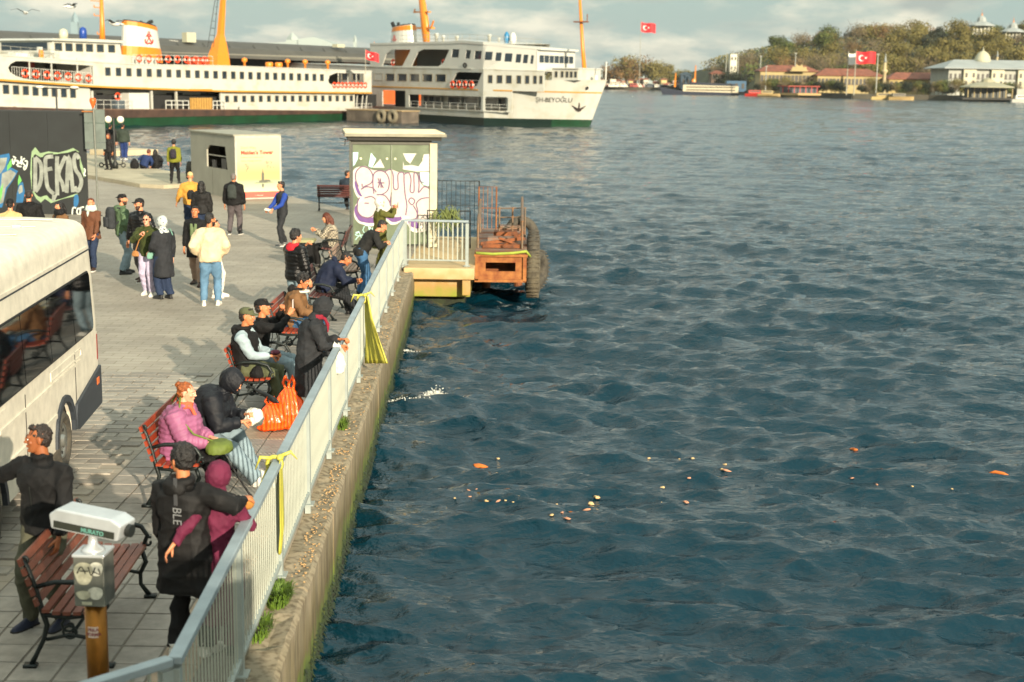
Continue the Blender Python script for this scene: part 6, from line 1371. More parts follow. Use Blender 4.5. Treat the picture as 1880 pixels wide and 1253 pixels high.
    for k, (s, (a0, el, wr)) in enumerate(zip((-1, 1), arms)):
        d = (wr-el).normalized(); z = -d; y = Vector((-s*.9, .2, 0)) if abs(d.z) > .6 else Vector((0, 0, 1)); y = (y-z*y.dot(z)).normalized()*(-1 if abs(d.z) > .6 else 1); x = y.cross(z)
        M = Matrix((x, y, z)).transposed().to_4x4(); M.translation = wr+d*.012; Mhand.append(M)
    def bodypost(co, no): return co
    hd = TPL['head_far' if far else 'head']; extra = MB(); addtpl(extra, 'head_far' if far else 'head', Mh)
    for k, M in enumerate(Mhand):
        flip = (M.to_3x3() @ Vector((1, 0, 0))).dot(Vector((0, 1, .3))) < 0
        addtpl(extra, 'hand_'+hands[k], M, flip)
    JOIN.append((bo, extra))
    # face details
    if face:
        for s in (-1, 1):
            e = MB().ell((s*.031, .0835, .009), (.0125, .0075, .0075), 8, 6).build('eye', M_eye, t, True); e.data.transform(Mh)
            MB_i = MB().ell((s*.031, .0895, .009), (.0055, .003, .0058), 8, 6).build('pupil', M_iris, e); MB_i.data.transform(Mh)
            eb = MB().tube([(s*.014, .094, .028), (s*.032, .0935, .034), (s*.050, .080, .029)], [.003, .0042, .002], 5).build('eyebrow', HAIRM[hair[1] if hair and hair[1] in HAIRM else 'dark'], t); eb.data.transform(Mh)
        if dist < 30: lp = MB().ell((0, .0965, -.0545), (.021, .0045, .007), 8, 6).build('mouth', M_lip, t, True); lp.data.transform(Mh)
    if beard:
        bm_ = MB(); rg = []
        for z, g in ((-.032, .0), (-.05, .003), (-.07, .005), (-.095, .007), (-.12, .004)):
            rx = lerp([(-.12, .03), (-.095, .045), (-.06, .058), (-.03, .0655)], z)+g; ry = lerp([(-.12, .03), (-.095, .047), (-.06, .064), (-.03, .074)], z)+g; y = lerp([(-.12, .045), (-.06, .025), (-.03, .019)], z)
            rg.append([Vector((rx*math.cos(a), y+ry*math.sin(a)*(.93 if z > -.045 and abs(math.cos(a)) < .35 else 1), z)) for a in np.linspace(-.25, PI+.25, 14)]+[Vector((0, 0, z))])
        bm_.rings(rg); bo_ = bm_.build('beard', HAIRM[beard], t, True); bo_.data.transform(Mh)
    if glasses:
        g_ = MB().ell((-.031, .099, .009), (.023, .004, .018), 12, 6).ell((.031, .099, .009), (.023, .004, .018), 12, 6).tube([(-.052, .096, .012), (-.078, .01, .01)], .0025, 4).tube([(.052, .096, .012), (.078, .01, .01)], .0025, 4).build('sunglasses', mat('dark_lens', '120e0c', .15), t, True); g_.data.transform(Mh)
    # hair
    if hair:
        hm = MB(); kind, col = hair
        rs = random.Random(seed)
        if kind in ('short', 'thick', 'long', 'bun', 'buzz', 'quiff'):
            g = {'short': .008, 'thick': .022, 'long': .014, 'bun': .010, 'buzz': .002, 'quiff': .012}[kind]
            hm.ell((0, -.024, .038), (.074+g, .088+g, .079+g), 16, 12).ell((0, -.045, .0), (.070+g*.8, .062+g*.8, .085), 14, 10)
            if kind in ('thick', 'quiff'):
                for i in range(34):
                    a = rs.random()*2*PI; q = rs.uniform(.15, 1.1); v = Vector((math.sin(q)*math.cos(a)*(.072+g), -.020+math.sin(q)*math.sin(a)*(.086+g), .042+math.cos(q)*(.076+g)))
                    if v.y > .07 and v.z < .08: continue
                    hm.ell(v, (rs.uniform(.014, .024),)*3, 7, 5)
            if kind == 'short':
                for i in range(14): a = rs.uniform(.2, PI-.2); hm.ell((.05*math.cos(a), .028+.03*math.sin(a), .098+rs.uniform(0, .012)), (.02, .02, .014), 7, 5)
            if kind == 'long':
                for s in (-1, 1): hm.tube([(s*.06, -.01, .07), (s*.085, -.015, -.02), (s*.088, -.01, -.12), (s*.07, .01, -.22)], [.03, .036, .04, .02], 8)
                hm.tube([(0, -.08, .03), (0, -.105, -.08), (0, -.10, -.2), (0, -.09, -.27)], [.06, .075, .07, .03], 10)
            if kind == 'bun':
                hm.ell((0, -.10, .075), (.045, .045, .04), 10, 8)
        post = folds(.013 if kind != 'buzz' else .001, seed, 3.0)
        ho = remesh_later(hm, 'hair', HAIRM[col], t, .007 if dist < 24 else .012, None, 1); XF.append((ho, Mh, post))
    if hat:
        kind, hmt = hat; hm = MB()
        if kind in ('cap', 'capback'):
            s = 1 if kind == 'cap' else -1
            hm.rings([[Vector((rx*math.cos(a), -.012+ry*math.sin(a), z)) for a in np.linspace(0, 2*PI, 18, endpoint=False)] for z, rx, ry in ((.040, .085, .105), (.07, .085, .103), (.10, .072, .088), (.125, .042, .05), (.132, .01, .012))])
            hm.rings([[Vector((w_*math.cos(a), y, .045+.012*math.sin(a)-.18*abs(y-s*.09)**1.0*.4-(.25*(w_*math.cos(a))**2*8))) for a in np.linspace(0, 2*PI, 12, endpoint=False)] for y, w_ in ((s*.06, .075), (s*.10, .072), (s*.135, .060), (s*.16, .03))])
            vv = .007
        elif kind == 'beanie':
            hm.rings([[Vector((rx*math.cos(a), -.016+ry*math.sin(a), z)) for a in np.linspace(0, 2*PI, 18, endpoint=False)] for z, rx, ry in ((.03, .087, .106), (.055, .088, .107), (.062, .083, .10), (.09, .08, .095), (.12, .062, .07), (.142, .03, .035), (.148, .006, .006))]); vv = .008
        elif kind in ('hood', 'hijab'):
            g = .02 if kind == 'hijab' else .034
            def rgn(y, rx, rz_, cz, inn=0): return [Vector((rx*math.cos(a)*(1-inn), y, cz+rz_*(1-inn)*math.sin(a))) for a in np.linspace(0, 2*PI, 20, endpoint=False)]
            o_ = [(.078 if kind == 'hijab' else .105, .066+g*.4, .094+g*.3, .005), (.05, .078+g*.8, .108+g*.5, .01), (0, .084+g, .112+g, .012), (-.06, .080+g, .108+g, .012), (-.105, .056+g, .082+g, .012), (-.13-g*.6, .02, .03, .012)]
            rs_ = [rgn(*q) for q in o_]; inn = [rgn(y+(.008 if i == 0 else .0), rx-.012, rz_-.012, cz) for i, (y, rx, rz_, cz) in enumerate(o_[:5])]
            hm.rings(list(reversed(rs_)) + inn[:4], True)
            hm.f.pop()   # leave the face opening open at the front
            hm.f.append(tuple(range((len(rs_)+3)*20, (len(rs_)+4)*20)))
            if kind == 'hijab': hm.rings([[Vector((rx*math.cos(a), y+ry*math.sin(a), z)) for a in np.linspace(0, 2*PI, 18, endpoint=False)] for z, rx, ry, y in ((-.08, .07, .065, -.01), (-.13, .085, .075, -.015), (-.19, .13, .10, -.02), (-.24, .15, .11, -.02))])
            else: hm.rings([[Vector((rx*math.cos(a), y+ry*math.sin(a), z)) for a in np.linspace(0, 2*PI, 18, endpoint=False)] for z, rx, ry, y in ((-.10, .075, .07, -.03), (-.16, .11, .09, -.03), (-.21, .13, .10, -.03))])
            vv = .009
        ho = remesh_later(hm, {'cap': 'cap', 'capback': 'cap', 'beanie': 'beanie', 'hood': 'hood', 'hijab': 'headscarf'}[kind], hmt, t, vv if dist < 30 else .013, None, 2); XF.append((ho, Mh, folds(.004 if kind in ('cap', 'beanie') else .011, seed, 1.0)))
    if scarf:
        hm = MB(); big = 1.0 if scarf[0] == 'big' else .72
        for k in range(3 if big == 1 else 2): hm.torus(tuple(neck+up_*(.0+.03*k)+Vector((0, .015, 0))), .085*(1.15 if big == 1 else .9)-.008*k, .038*(1.35 if big == 1 else .72), 'Z', 18, 8)
        hm.tube([neck+Vector((.03, .09, .02)), neck+Vector((.02, .14, -.1)), neck+Vector((.03, .13, -.2))], [.03*big, .04*big, .02], 8)
        ho = remesh_later(hm, 'scarf', scarf[1], t, .011, folds(.012, seed, 1.2), 1)
    # jacket
    if top:
        kind, tm = top[0], top[1]; o = dict(thick=.028, hem=0.0, quilt=0, collar=True, hooddown=None, long=0.0, sleeve=None, bel=0.0, open=None); o.update(top[2] if len(top) > 2 else {})
        g = o['thick']; jb = MB(); torso(jb, g, 0 if not o['hem'] else -1, 6.3, 0, o['bel'])
        if not sit and o['long'] > 0:
            lb = .165*W+g
            jb.rings([[Vector((q*math.cos(a), .0+q2*math.sin(a), z)) for a in np.linspace(0, 2*PI, 18, endpoint=False)] for z, q, q2 in ((hipz+.10, lb, .125+g), (hipz-.05, lb+.012, .14+g), (hipz-o['long']*.6, lb+.022, .155+g), (hipz-o['long'], lb+.028, .165+g))])
        elif not sit: jb.rings([[Vector((q*math.cos(a), .0+q2*math.sin(a), z)) for a in np.linspace(0, 2*PI, 18, endpoint=False)] for z, q, q2 in ((hipz+.10, .150*W+g, .118+g), (hipz+.02, .165*W+g, .122+g), (hipz-.05, .160*W+g, .122+g))])
        elif o['long'] > 0 or True:
            for s in (-1, 1): jb.tube([(s*.06, -.02, hipz), (s*.10, .14, hipz+.01)], [.13+g*.6, .105+g*.5], 12)
        sl = MB() if o['sleeve'] else jb
        for (a0, el, wr) in arms:
            d = (wr-el).normalized(); q = wr-d*.01
            sl.tube([a0.lerp(shc, .35), a0, a0.lerp(el, .5), el, el.lerp(q, .5), q], [.062+g, .060+g*.95, .050+g*.95, .043+g*.9, .039+g*.75, .030+g*.55], 12)
        jb.tube([sp[6]-up_*.03, sp[7]+up_*.0], [.10+g*.3, .064+g*.5], 14)
        if o['collar']: jb.torus(tuple(neck+up_*.01), .066+g*.3, .022, 'Z', 16, 6)
        segs = [(tuple(sp[0]-Vector((0, 0, .2))), tuple(sp[7]), 0, .13)]+[(tuple(a0), tuple(el), .0, .05) for a0, el, wr in arms]+[(tuple(el), tuple(wr), .285, .045) for a0, el, wr in arms]
        post = quilt(.017, o['quilt'], segs, .007, seed) if o['quilt'] else folds(.021, seed, .8)
        jo = remesh_later(jb, kind, tm, t, vx, post, 3)
        if o['sleeve']: remesh_later(sl, 'shirt_sleeves', o['sleeve'], t, vx, folds(.012, seed+1), 2)
        if o['hooddown']:
            hb = MB().torus(tuple(neck+Vector((0, -.035, .0))-up_*.0), .085, .040, 'Z', 18, 8).ell(tuple(neck-fw_*.12-up_*.05), (.11, .065, .085), 12, 8)
            remesh_later(hb, 'hood_lining' if o['hooddown'] != tm else 'folded_hood', o['hooddown'], t, .013, folds(.012, seed+3), 2)
        if o['open']:
            zc_ = MB()
            for s in (-1, 1):
                pts = [sp[6]+fw_*(.125+g)+rt_*s*.05-up_*.02, sp[4]+fw_*(.14+g+o['bel'])+rt_*s*.04, sp[2]+fw_*(.125+g+o['bel'])+rt_*s*.045, sp[0]+fw_*(.135+g)+rt_*s*.05]
                zc_.tube(pts, [.035, .04, .04, .03], 8)
            remesh_later(zc_, 'shirt_front', o['open'], t, .014, None, 3)
        if dist < 26 and not o['quilt'] and not o['open'] and not fem:
            zp = MB(); pts = [sp[6]+fw_*(.118+g), sp[4.0 and 4]+fw_*(.142+g+o['bel']), sp[2]+fw_*(.122+g+o['bel'])]; zp.tube(pts, .006, 5).build('zip', M_dk, t)
    # trousers
    if bot:
        bm2, wd = bot[0], bot[1]; tb = MB(); tb.rings([[Vector((q*math.cos(a), q2*math.sin(a), z)) for a in np.linspace(0, 2*PI, 16, endpoint=False)] for z, q, q2 in ((hipz+.12, .148*W+.012, .108+.012), (hipz, .168*W+.014, .125+.014), (hipz-.10, .15*W+.014, .12+.014))])
        for (hp_, kn, ak, _) in lg:
            e = ak-Vector((0, 0, .005)); tb.tube([hp_+Vector((0, 0, .03)), hp_.lerp(kn, .5), kn, kn.lerp(e, .45), e], [.095+wd, .084+wd, .064+wd, .060+wd, .050+wd], 12)
        if len(bot) > 2 and bot[2] == 'skirt':
            tb.rings([[Vector((q*math.cos(a), q2*math.sin(a), z)) for a in np.linspace(0, 2*PI, 18, endpoint=False)] for z, q, q2 in ((hipz, .19, .16), (hipz-.4, .23, .21), (hipz-.72, .25, .24))])
        remesh_later(tb, 'trousers', bm2, t, vx, folds(.019, seed+5, .8), 3)
    sm_ = {'w': M_sole_w, 'd': M_sole_d}[shoes[1]]; smt = MATS.get('shoe_'+shoes[0]) or mat('shoe_'+shoes[0], {'black': '141313', 'white': 'c8c5bb', 'navy': '141c33', 'brown': '3a2519', 'grey': '5b5b5a', 'orange': 'c9b59a'}[shoes[0]], .6, bump=.3, bscale=60)
    up, so = shoe_mesh(smt, sm_)
    for (hp_, kn, ak, yw) in lg:
        o = link(up, 'shoe', t, (ak.x, ak.y+.03, ak.z-.085), (0, 0, yw)); link(so, 'sole', o)
    return dict(root=t, neck=neck, sp=sp, arms=arms, Mh=Mh, fw=fw_, up=up_, S=S, hands=Mhand, rt=rt_)
JOIN = []; XF = []
def finish_people():
    flush_items = list(QUEUE); flush()
    for o, M, post in XF:
        me = o.data
        if post:
            n = len(me.vertices); co = np.empty(n*3); me.vertices.foreach_get('co', co); no = np.empty(n*3); me.vertices.foreach_get('normal', no)
            co = post(co.reshape(-1, 3), no.reshape(-1, 3)); me.vertices.foreach_set('co', co.ravel())
        me.transform(M); me.update()
    for o, ex in JOIN:
        me = o.data; n = len(me.vertices); v = np.empty(n*3); me.vertices.foreach_get('co', v); vs = [tuple(p) for p in v.reshape(-1, 3)]; fs = [tuple(p.vertices) for p in me.polygons]
        vs += ex.v; fs += [tuple(i+n for i in f) for f in ex.f]; mt = me.materials[0]; m2 = bpy.data.meshes.new('body'); m2.from_pydata(vs, [], fs); m2.materials.append(mt); m2.shade_smooth(); o.data = m2
        bpy.data.meshes.remove(me)
    JOIN.clear(); XF.clear()
def world_of(pr, v): 
    t = pr['root']; return Matrix.Translation(t.location) @ Matrix.Rotation(t.rotation_euler.z, 4, 'Z') @ Matrix.Diagonal((pr['S'],)*3+(1,)) @ Vector(v)
# ---------------------------------------------------------------- benches
M_iron = mat('bench_iron', '1d2423', .45, metal=.4, var=.3, scale=12, bump=.2, bscale=80)
M_slat = {'brown': mat('slat_brown', '6b3a2a', .5, var=.3, scale=6, bump=.2, bscale=60), 'red': mat('slat_red', '8a3216', .45, var=.3, scale=6, bump=.2, bscale=60), 'pale': mat('slat_pale', '8e7462', .6, var=.3, scale=6), 'dark': mat('slat_dark', '4c2420', .6, var=.3, scale=6)}
def scroll(c, r, a0, a1, n=10, turns=1.0):
    return [(0, c[0]+r*(1-.75*i/n)*math.cos(R(a0+(a1-a0)*i/n*turns)), c[1]+r*(1-.75*i/n)*math.sin(R(a0+(a1-a0)*i/n*turns))) for i in range(n+1)]
def end_frame_mesh():
    mb = MB()
    mb.tube([(0, -.34, .86), (0, -.30, .80), (0, -.24, .62), (0, -.20, .44), (0, -.17, .34), (0, -.20, .22), (0, -.26, .10), (0, -.30, .02)], [.024, .022, .020, .024, .022, .018, .018, .024], 8)
    mb.tube([(0, -.20, .42), (0, .0, .40), (0, .20, .42), (0, .25, .45)], .02, 8)
    mb.tube([(0, .22, .42), (0, .25, .32), (0, .20, .22), (0, .20, .12), (0, .27, .02)], [.022, .022, .018, .018, .024], 8)
    mb.tube([(0, -.18, .22), (0, .0, .26), (0, .20, .22)], .015, 6)
    mb.tube([(0, -.25, .64), (0, -.1, .68), (0, .08, .68), (0, .22, .64), (0, .27, .56), (0, .24, .48), (0, .20, .45)], [.018, .02, .022, .022, .02, .018, .016], 8)
    mb.tube(scroll((-.32, .86), .045, 200, 520), .013, 6); mb.tube(scroll((.28, .50), .05, 60, 400), .012, 6); mb.tube(scroll((.0, .33), .07, 90, 450), .011, 6)
    mb.box((0, -.31, .012), (.07, .10, .024)).box((0, .28, .012), (.07, .10, .024)); mb.torus((0, 0, .28), .05, .012, 'X', 12, 5)
    return mb.mesh('end_frame', M_iron, True)
EF = end_frame_mesh()
def bench(x, y, rz, kind, label, L_=1.62):
    t = thing('park_bench', label, 'bench', (x, y, .017), R(rz), 'iron framed park benches'); k = M_slat[kind]
    for s in (-1, 1): link(EF, 'end_frame', t, (s*(L_/2-.06), 0, 0))
    sm_ = MB().box((0, 0, 0), (L_, .058, .028)).mesh('slat', k)
    for i in range(6): link(sm_, 'slat', t, (0, -.16+i*.078, .448+(.012 if i in (0, 5) else .0)+.004*abs(i-2.5)))
    for i, z in enumerate((.535, .615, .695, .775, .85)): link(sm_, 'slat', t, (0, -.205-.13*(z-.45)/.4, z), (R(-72), 0, 0))
    MB().tube([(-L_/2+.06, 0, .24), (-.1, 0, .24), (0, 0, .24), (.1, 0, .24), (L_/2-.06, 0, .24)], [.014, .014, .03, .014, .014], 8).build('stretcher', M_iron, t, True)
    return t
bench(-3.38, 11.05, -88, 'brown', 'empty brown slatted bench nearest the viewer beside the viewing telescope')
bench(-3.52, 15.20, -90, 'red', 'red brown bench under the woman in the pink jacket')
bench(-3.52, 19.60, -90, 'red', 'bench under the man with the olive cap and his companion')
bench(-3.58, 23.25, -90, 'red', 'bench under the man in the brown jacket with hood lining')
bench(-3.62, 27.05, -90, 'dark', 'bench under the bent man in the navy jacket')
bench(-3.55, 30.70, -90, 'pale', 'empty bench with pale slats between navy jacket man and leaning man')
bench(-4.35, 34.6, 92, 'dark', 'bench in front of the glass shelter under the plaid jacket sitter')
bench(-5.95, 49.0, 6, 'dark', 'bench facing the water beside the glass shelter, seen from behind')

# ---------------------------------------------------------------- viewing telescope
tl = thing('viewing_telescope', 'steel coin telescope on a round brass coloured post by the near bench', 'telescope', (-2.88, 9.42, -.075), R(-3))
M_ss = mat('stainless', 'c3c8ca', .3, metal=.55, var=.15, scale=4); M_brs = mat('brass_post', '8a5a1c', .35, metal=.7, var=.4, scale=3, bump=.1, bscale=30)
M_sst = mat('steel_box', '7e8078', .4, metal=.6, var=.3, scale=6)
MB().tube([(0, 0, 0), (0, 0, .98)], .075, 20).build('post', M_brs, tl, True); MB().tube([(0, 0, .30), (0, 0, .335)], .082, 20).build('collar', M_dk, tl, True)
bx = MB().box((0, 0, 1.14), (.215, .215, .36)).build('coin_box', M_sst, tl, bevel=.008); MB().box((0, 0, 1.325), (.225, .225, .02)).build('box_lid', M_ss, tl, bevel=.004)
MB().lathe([(.085, 1.335), (.075, 1.35), (.035, 1.38), (.028, 1.45), (.045, 1.47)], n=18).build('pivot', M_ss, tl, True)
P_stk = mat('sticker_pale', 'b7b49c', .6, var=.3, scale=20)
def sticker(c, w_, h, mt, face='x', rad=True):
    pts = smooth_loop([(w_*.5*math.cos(a)*(1+.15*math.sin(3*a)), h*.5*math.sin(a)*(1+.1*math.cos(2*a))) for a in np.linspace(0, 2*PI, 9, endpoint=False)], 3)
    ax = {'x-': (Vector((0, -1, 0)), Vector((-.004, 0, 0))), 'y-': (Vector((1, 0, 0)), Vector((0, -.004, 0)))}[face]
    return MB().plate([pts], 0, O=Vector(c)+ax[1]*.5, U=ax[0], W=(0, 0, 1), T=ax[1]).build('sticker', mt, bx)
sticker((-.035, -.1085, 1.20), .13, .18, P_stk, 'y-'); sticker((.055, -.1085, 1.235), .09, .11, mat('sticker_white', 'cfcdbd', .5, var=.2, scale=30), 'y-'); sticker((-.04, -.1085, 1.045), .10, .07, P_stk, 'y-'); sticker((.045, -.1085, 1.06), .10, .10, MATS['sticker_white'], 'y-'); MB().box((-.02, -.109, .985), (.07, .004, .022)).build('maker_plate', P_stk, bx)
mb = MB()
for ln in ([(-.08, .05), (-.05, .10), (-.02, .05)], [(-.06, .07), (.0, .07)], [(.0, .10), (.02, .04), (.05, .10)], [(.03, .07), (.08, .05), (.07, .09)]):
    stroke(mb, smooth_line([(a, b+1.15) for a, b in ln], 5), .008, -.1125)
mb.build('scribble', M_black, bx)
me = text_mesh('LYFE  N SERENO', .03, 'scribble', M_black, .001)
st = MB().rings([[Vector((.0765*math.sin(a), -.0765*math.cos(a), z)) for a in np.linspace(-.5, .5, 8)] + [Vector((.0755*math.sin(a), -.0755*math.cos(a), z)) for a in np.linspace(.5, -.5, 8)] for z in (.72, .80)]).build('sticker', mat('sticker_pink', 'c9b3a6', .6), tl)
for i, tx in enumerate(('VRILA', 'NORMA')):
    me = text_mesh(tx, .032, 'lettering', mat('ink_pink', '8f3a44', .6), .0005, 'CENTER', off=.001)
    for v in me.vertices: a = v.co.x/.077; v.co = Vector((.0775*math.sin(a), -.0775*math.cos(a), .768-.034*i+v.co.y))
    link(me, 'lettering', tl)
tu = bpy.data.objects.new('tube', MB().plate([[(-.26, -.055), (.26, -.055), (.28, .055), (.20, .09), (-.22, .09), (-.28, .04)]], .20, O=(0, -.10, 0)).mesh('tube', M_ss)); C.objects.link(tu); tu.parent = tl; tu.location = (0, 0, 1.53); tu.rotation_euler = (0, R(5), R(-13))
b_ = tu.modifiers.new('bevel', 'BEVEL'); b_.width = .012; b_.segments = 2
MB().tube([(.275, 0, .0), (.31, 0, 0)], .045, 14).tube([(-.27, 0, .0), (-.30, 0, 0)], .03, 14).build('eyepiece', M_dk, tu)
MB().box((0, -.103, -.02), (.47, .004, .05)).build('side_band', mat('band_dark', '33362f', .5, metal=.4), tu)
put_text('MURATO', .042, -.02, -.035, -.107, mat('marker_green', '55857a', .5), tu, off=.0015)

# ---------------------------------------------------------------- white minibus
vt = thing('minibus', 'white high roofed minibus with dark side windows parked at the left', 'minibus', (-5.27, 17.75, 0), math.atan2(-1, .085))
M_van = mat('van_white', '9ba5a4', .45, var=.01, scale=.6); M_clad = mat('van_cladding', '2b3138', .6, var=.15, scale=8, bump=.15, bscale=100); M_vg = mat('van_glass', '04070a', .04, var=.1, spec=.5)
def vsec(x, inset=0.0, zr=2.74, dz=0.0):
    y0 = -inset; y1 = -2.05+inset
    side = [(0, 1.30), (-.003, 1.50), (-.025, 1.9), (-.045, 2.22), (-.055, 2.36), (-.065, 2.46), (-.085, 2.58), (-.14, 2.67), (-.28, zr-.015), (-.80, zr+.01)]
    side = smooth_line(side, 4); a = [(y0+y, z) for y, z in side]; b = [(y1-y, z) for y, z in reversed(side)]
    return [Vector((x, y, z-(dz if z > 2.3 else 0))) for y, z in a+b]
MB().rings([vsec(-.06, .04, 2.70, .04), vsec(-.02, .012, 2.73, .01), vsec(.08, 0), vsec(1.5, 0, 2.76), vsec(3.2, 0, 2.76), vsec(4.3, 0, 2.72, .02), vsec(5.0, .05, 2.42, .2)]).build('upper_body', M_van, vt, smooth=False)
def arch(xc, r=.43, z0=.38, n=12): return [(xc+r*math.cos(a), z0+r*math.sin(a)*1.02) for a in np.linspace(0, PI, n)]
low = [(.0, .42), (0, 1.30), (5.9, 1.30), (5.9, .36), (5.5, .36)]+arch(4.95)+[(4.45, .36), (2.4, .36)]+arch(1.92)+[(1.42, .40)]
for y_, nm in ((-.06, 'side_panel'), (-2.05, 'side_panel')): MB().plate([low], .06, O=(0, y_, 0)).build(nm, M_van, vt)
MB().box((0.03, -1.02, .85), (.06, 1.98, .9)).build('rear_door', M_van, vt); MB().box((2.9, -1.02, .62), (5.6, 1.6, .45)).build('floor', M_black, vt); MB().box((2.8, -1.0, 1.1), (5.4, 1.86, .4)).build('inner_trim', M_black, vt)
MB().plate([[(5.0, 1.3), (5.0, 2.2), (5.9, 1.35)]], 1.9, O=(0, -1.98, 0)).build('windscreen', M_vg, vt); MB().box((5.95, -1.02, .85), (.2, 1.95, .9)).build('front_end', M_van, vt)
# side glazing: four panes following the slope of the wall
sl_ = Vector((0, -.052, 1)).normalized(); O_ = Vector((0, .012, 1.33))
MB().plate([rr(.22, .03, 4.75, .78, .09)], -.012, O=O_, U=(1, 0, 0), W=sl_, T=(0, 1, .1)).build('window_surround', M_black, vt)
for i, (a, b) in enumerate(((.25, 1.28), (1.30, 2.44), (2.46, 3.58), (3.60, 4.72))):
    MB().plate([rr(a, .05, b, .76, .07 if i == 0 else .03)], .008, O=O_+Vector((0, .003, 0)), U=(1, 0, 0), W=sl_, T=(0, 1, .1)).build('side_window', M_vg, vt)
MB().beam((.1, -.055, 2.38), (4.9, -.055, 2.36), .03, .035).build('gutter', M_van, vt); MB().beam((.0, -.052, 2.345), (4.9, -.052, 2.325), .012, .014).build('gutter_gap', M_clad, vt)
for i in range(5): MB().box((.55+i*.85, -1.02, 2.765), (.06, 1.35, .012)).build('roof_rib', M_van, vt, bevel=.008)
for x, y in ((1.4, -.55), (2.3, -.95), (3.1, -.5)): MB().box((x, y, 2.775), (.18, .10, .03)).build('roof_cap', M_fw2, vt, bevel=.01)
MB().box((3.0, -1.2, 2.78), (.5, .4, .05)).build('roof_hatch', mat('hatch_grey', '4e5250', .5), vt, bevel=.02)
MB().beam((1.0, .008, 1.12), (4.6, .008, 1.12), .02, .035).beam((2.3, .006, .74), (4.4, .006, .74), .02, .05).build('body_crease', M_van, vt)
MB().plate([rr(.95, 1.16, 2.5, 1.27, .02), rr(.98, 1.18, 2.47, 1.25, .02)], .010, O=(0, 0, 0)).build('door_rail', M_van, vt)
MB().box((1.29, .003, .85), (.008, .008, .85)).box((3.6, .003, .85), (.008, .008, .85)).build('panel_gap', M_black, vt)
MB().plate([[(-.03, .36), (-.03, .86), (1.36, .66), (1.42, .55), (1.46, .38), (1.3, .34)]], .05, O=(0, -.015, 0)).build('rear_cladding', M_clad, vt, bevel=.01)
MB().box((-.03, -1.02, .52), (.10, 2.10, .34)).build('rear_bumper', M_clad, vt, bevel=.03)
MB().box((.20, .037, .70), (.13, .012, .09)).build('marker_light', mat('marker_orange', 'd2601c', .3), vt, bevel=.01)
MB().box((.01, -.02, 1.10), (.06, .05, .34)).build('tail_light', mat('tail_red', '8f1712', .25), vt, bevel=.015)
for xc in (1.92, 4.95):
    MB().plate([arch(xc, .50)+list(reversed(arch(xc, .425)))], .05, O=(0, -.02, 0)).build('wheel_arch', M_clad, vt); MB().tube([(xc, -.5, .38), (xc, -.07, .38)], .42, 20).build('arch_inside', M_black, vt)
    w_ = thing_ = bpy.data.objects.new('wheel', MB().torus((0, 0, 0), .288, .072, 'Y', 28, 10, 1.5).mesh('wheel', M_tyre, True)); C.objects.link(w_); w_.parent = vt; w_.location = (xc, -.10, .36)
    MB().lathe([(.215, .0), (.215, .05), (.20, .075), (.185, .05), (.12, .03), (.075, .035), (.07, .09), (.04, .10), (.0, .10)], n=24).build('rim', mat('rim_silver', '8f918b', .35, metal=.7, var=.2), w_, True).rotation_euler = (R(-90), 0, 0)
    for k in range(10): a = 2*PI*k/10; MB().ell((.16*math.cos(a), .045, .16*math.sin(a)), (.022, .012, .022), 8, 5).build('rim_hole', M_black, w_)

# ---------------------------------------------------------------- electric scooter
es = thing('electric_scooter', 'black electric scooter standing beside the globe lamp', 'scooter', (G(207, 314).x, G(207, 314).y, .155), R(4))
for x in (-.52, .50): MB().torus((x, 0, .12), .095, .028, 'Y', 16, 6).build('wheel', M_black, es, True)
MB().beam((-.45, 0, .14), (.38, 0, .14), .14, .05).build('deck', M_black, es); MB().tube([(.48, 0, .14), (.36, 0, 1.12)], .022, 8).build('stem', M_dk, es); MB().tube([(.36, -.22, 1.12), (.36, .22, 1.12)], .016, 6).build('handlebar', M_black, es)
# ---------------------------------------------------------------- bags, bottles and small things
def sack(name, label, cat, c, size, mt, seed, vox=.011, handles=True, amp=.02, parent=None):
    rs = random.Random(seed); mb = MB(); w_, d, h = size
    mb.rings([[Vector((c[0]+w_*.5*f*math.cos(a)*(1+.12*math.sin(3*a+seed)), c[1]+d*.5*f*math.sin(a), c[2]+h*z)) for a in np.linspace(0, 2*PI, 16, endpoint=False)] for z, f in ((0, .8), (.08, 1.0), (.35, 1.05), (.6, .8), (.8, .42), (.88, .26))])
    if handles:
        for s in (-1, 1): mb.tube([(c[0]+s*w_*.06, c[1], c[2]+h*.8), (c[0]+s*w_*.17, c[1], c[2]+h*.98), (c[0]+s*w_*.10, c[1], c[2]+h*1.14), (c[0]+s*w_*.02, c[1], c[2]+h*1.0), (c[0]-s*w_*.02, c[1], c[2]+h*.82)], .017, 7)
    def post(co, no):
        fo = folds(amp*.6, seed)(co, no); a = np.arctan2(co[:, 1]-c[1], co[:, 0]-c[0]); z = (co[:, 2]-c[2])/h; d_ = np.abs(np.sin(a*7+z*2))*amp*np.clip(z, .15, 1)
        return fo+no*(d_-amp*.5)[:, None]
    o = remesh_later(mb, name, mt, parent, vox, post, 1)
    if label: tag(o, label, cat)
    return o
M_obag = mat('orange_bag', 'ff5a10', .32, var=.1, scale=3, bump=.2, bscale=25, coat=.2); M_wbag = mat('white_bag', 'c9c7bb', .45, var=.08, scale=5, bump=.3, bscale=25)
ob = G(532, 792); 
ob1 = sack('orange_bag', 'tall bulging orange plastic carrier bag on the ground before the railing', 'bag', (ob.x-.02, ob.y+.12, .02), (.46, .38, .60), M_obag, 3)
ob2 = sack('orange_bag', 'smaller slumped orange carrier bag with black umbrella across it', 'bag', (ob.x-.24, ob.y+.0, .02), (.42, .36, .38), M_obag, 8)
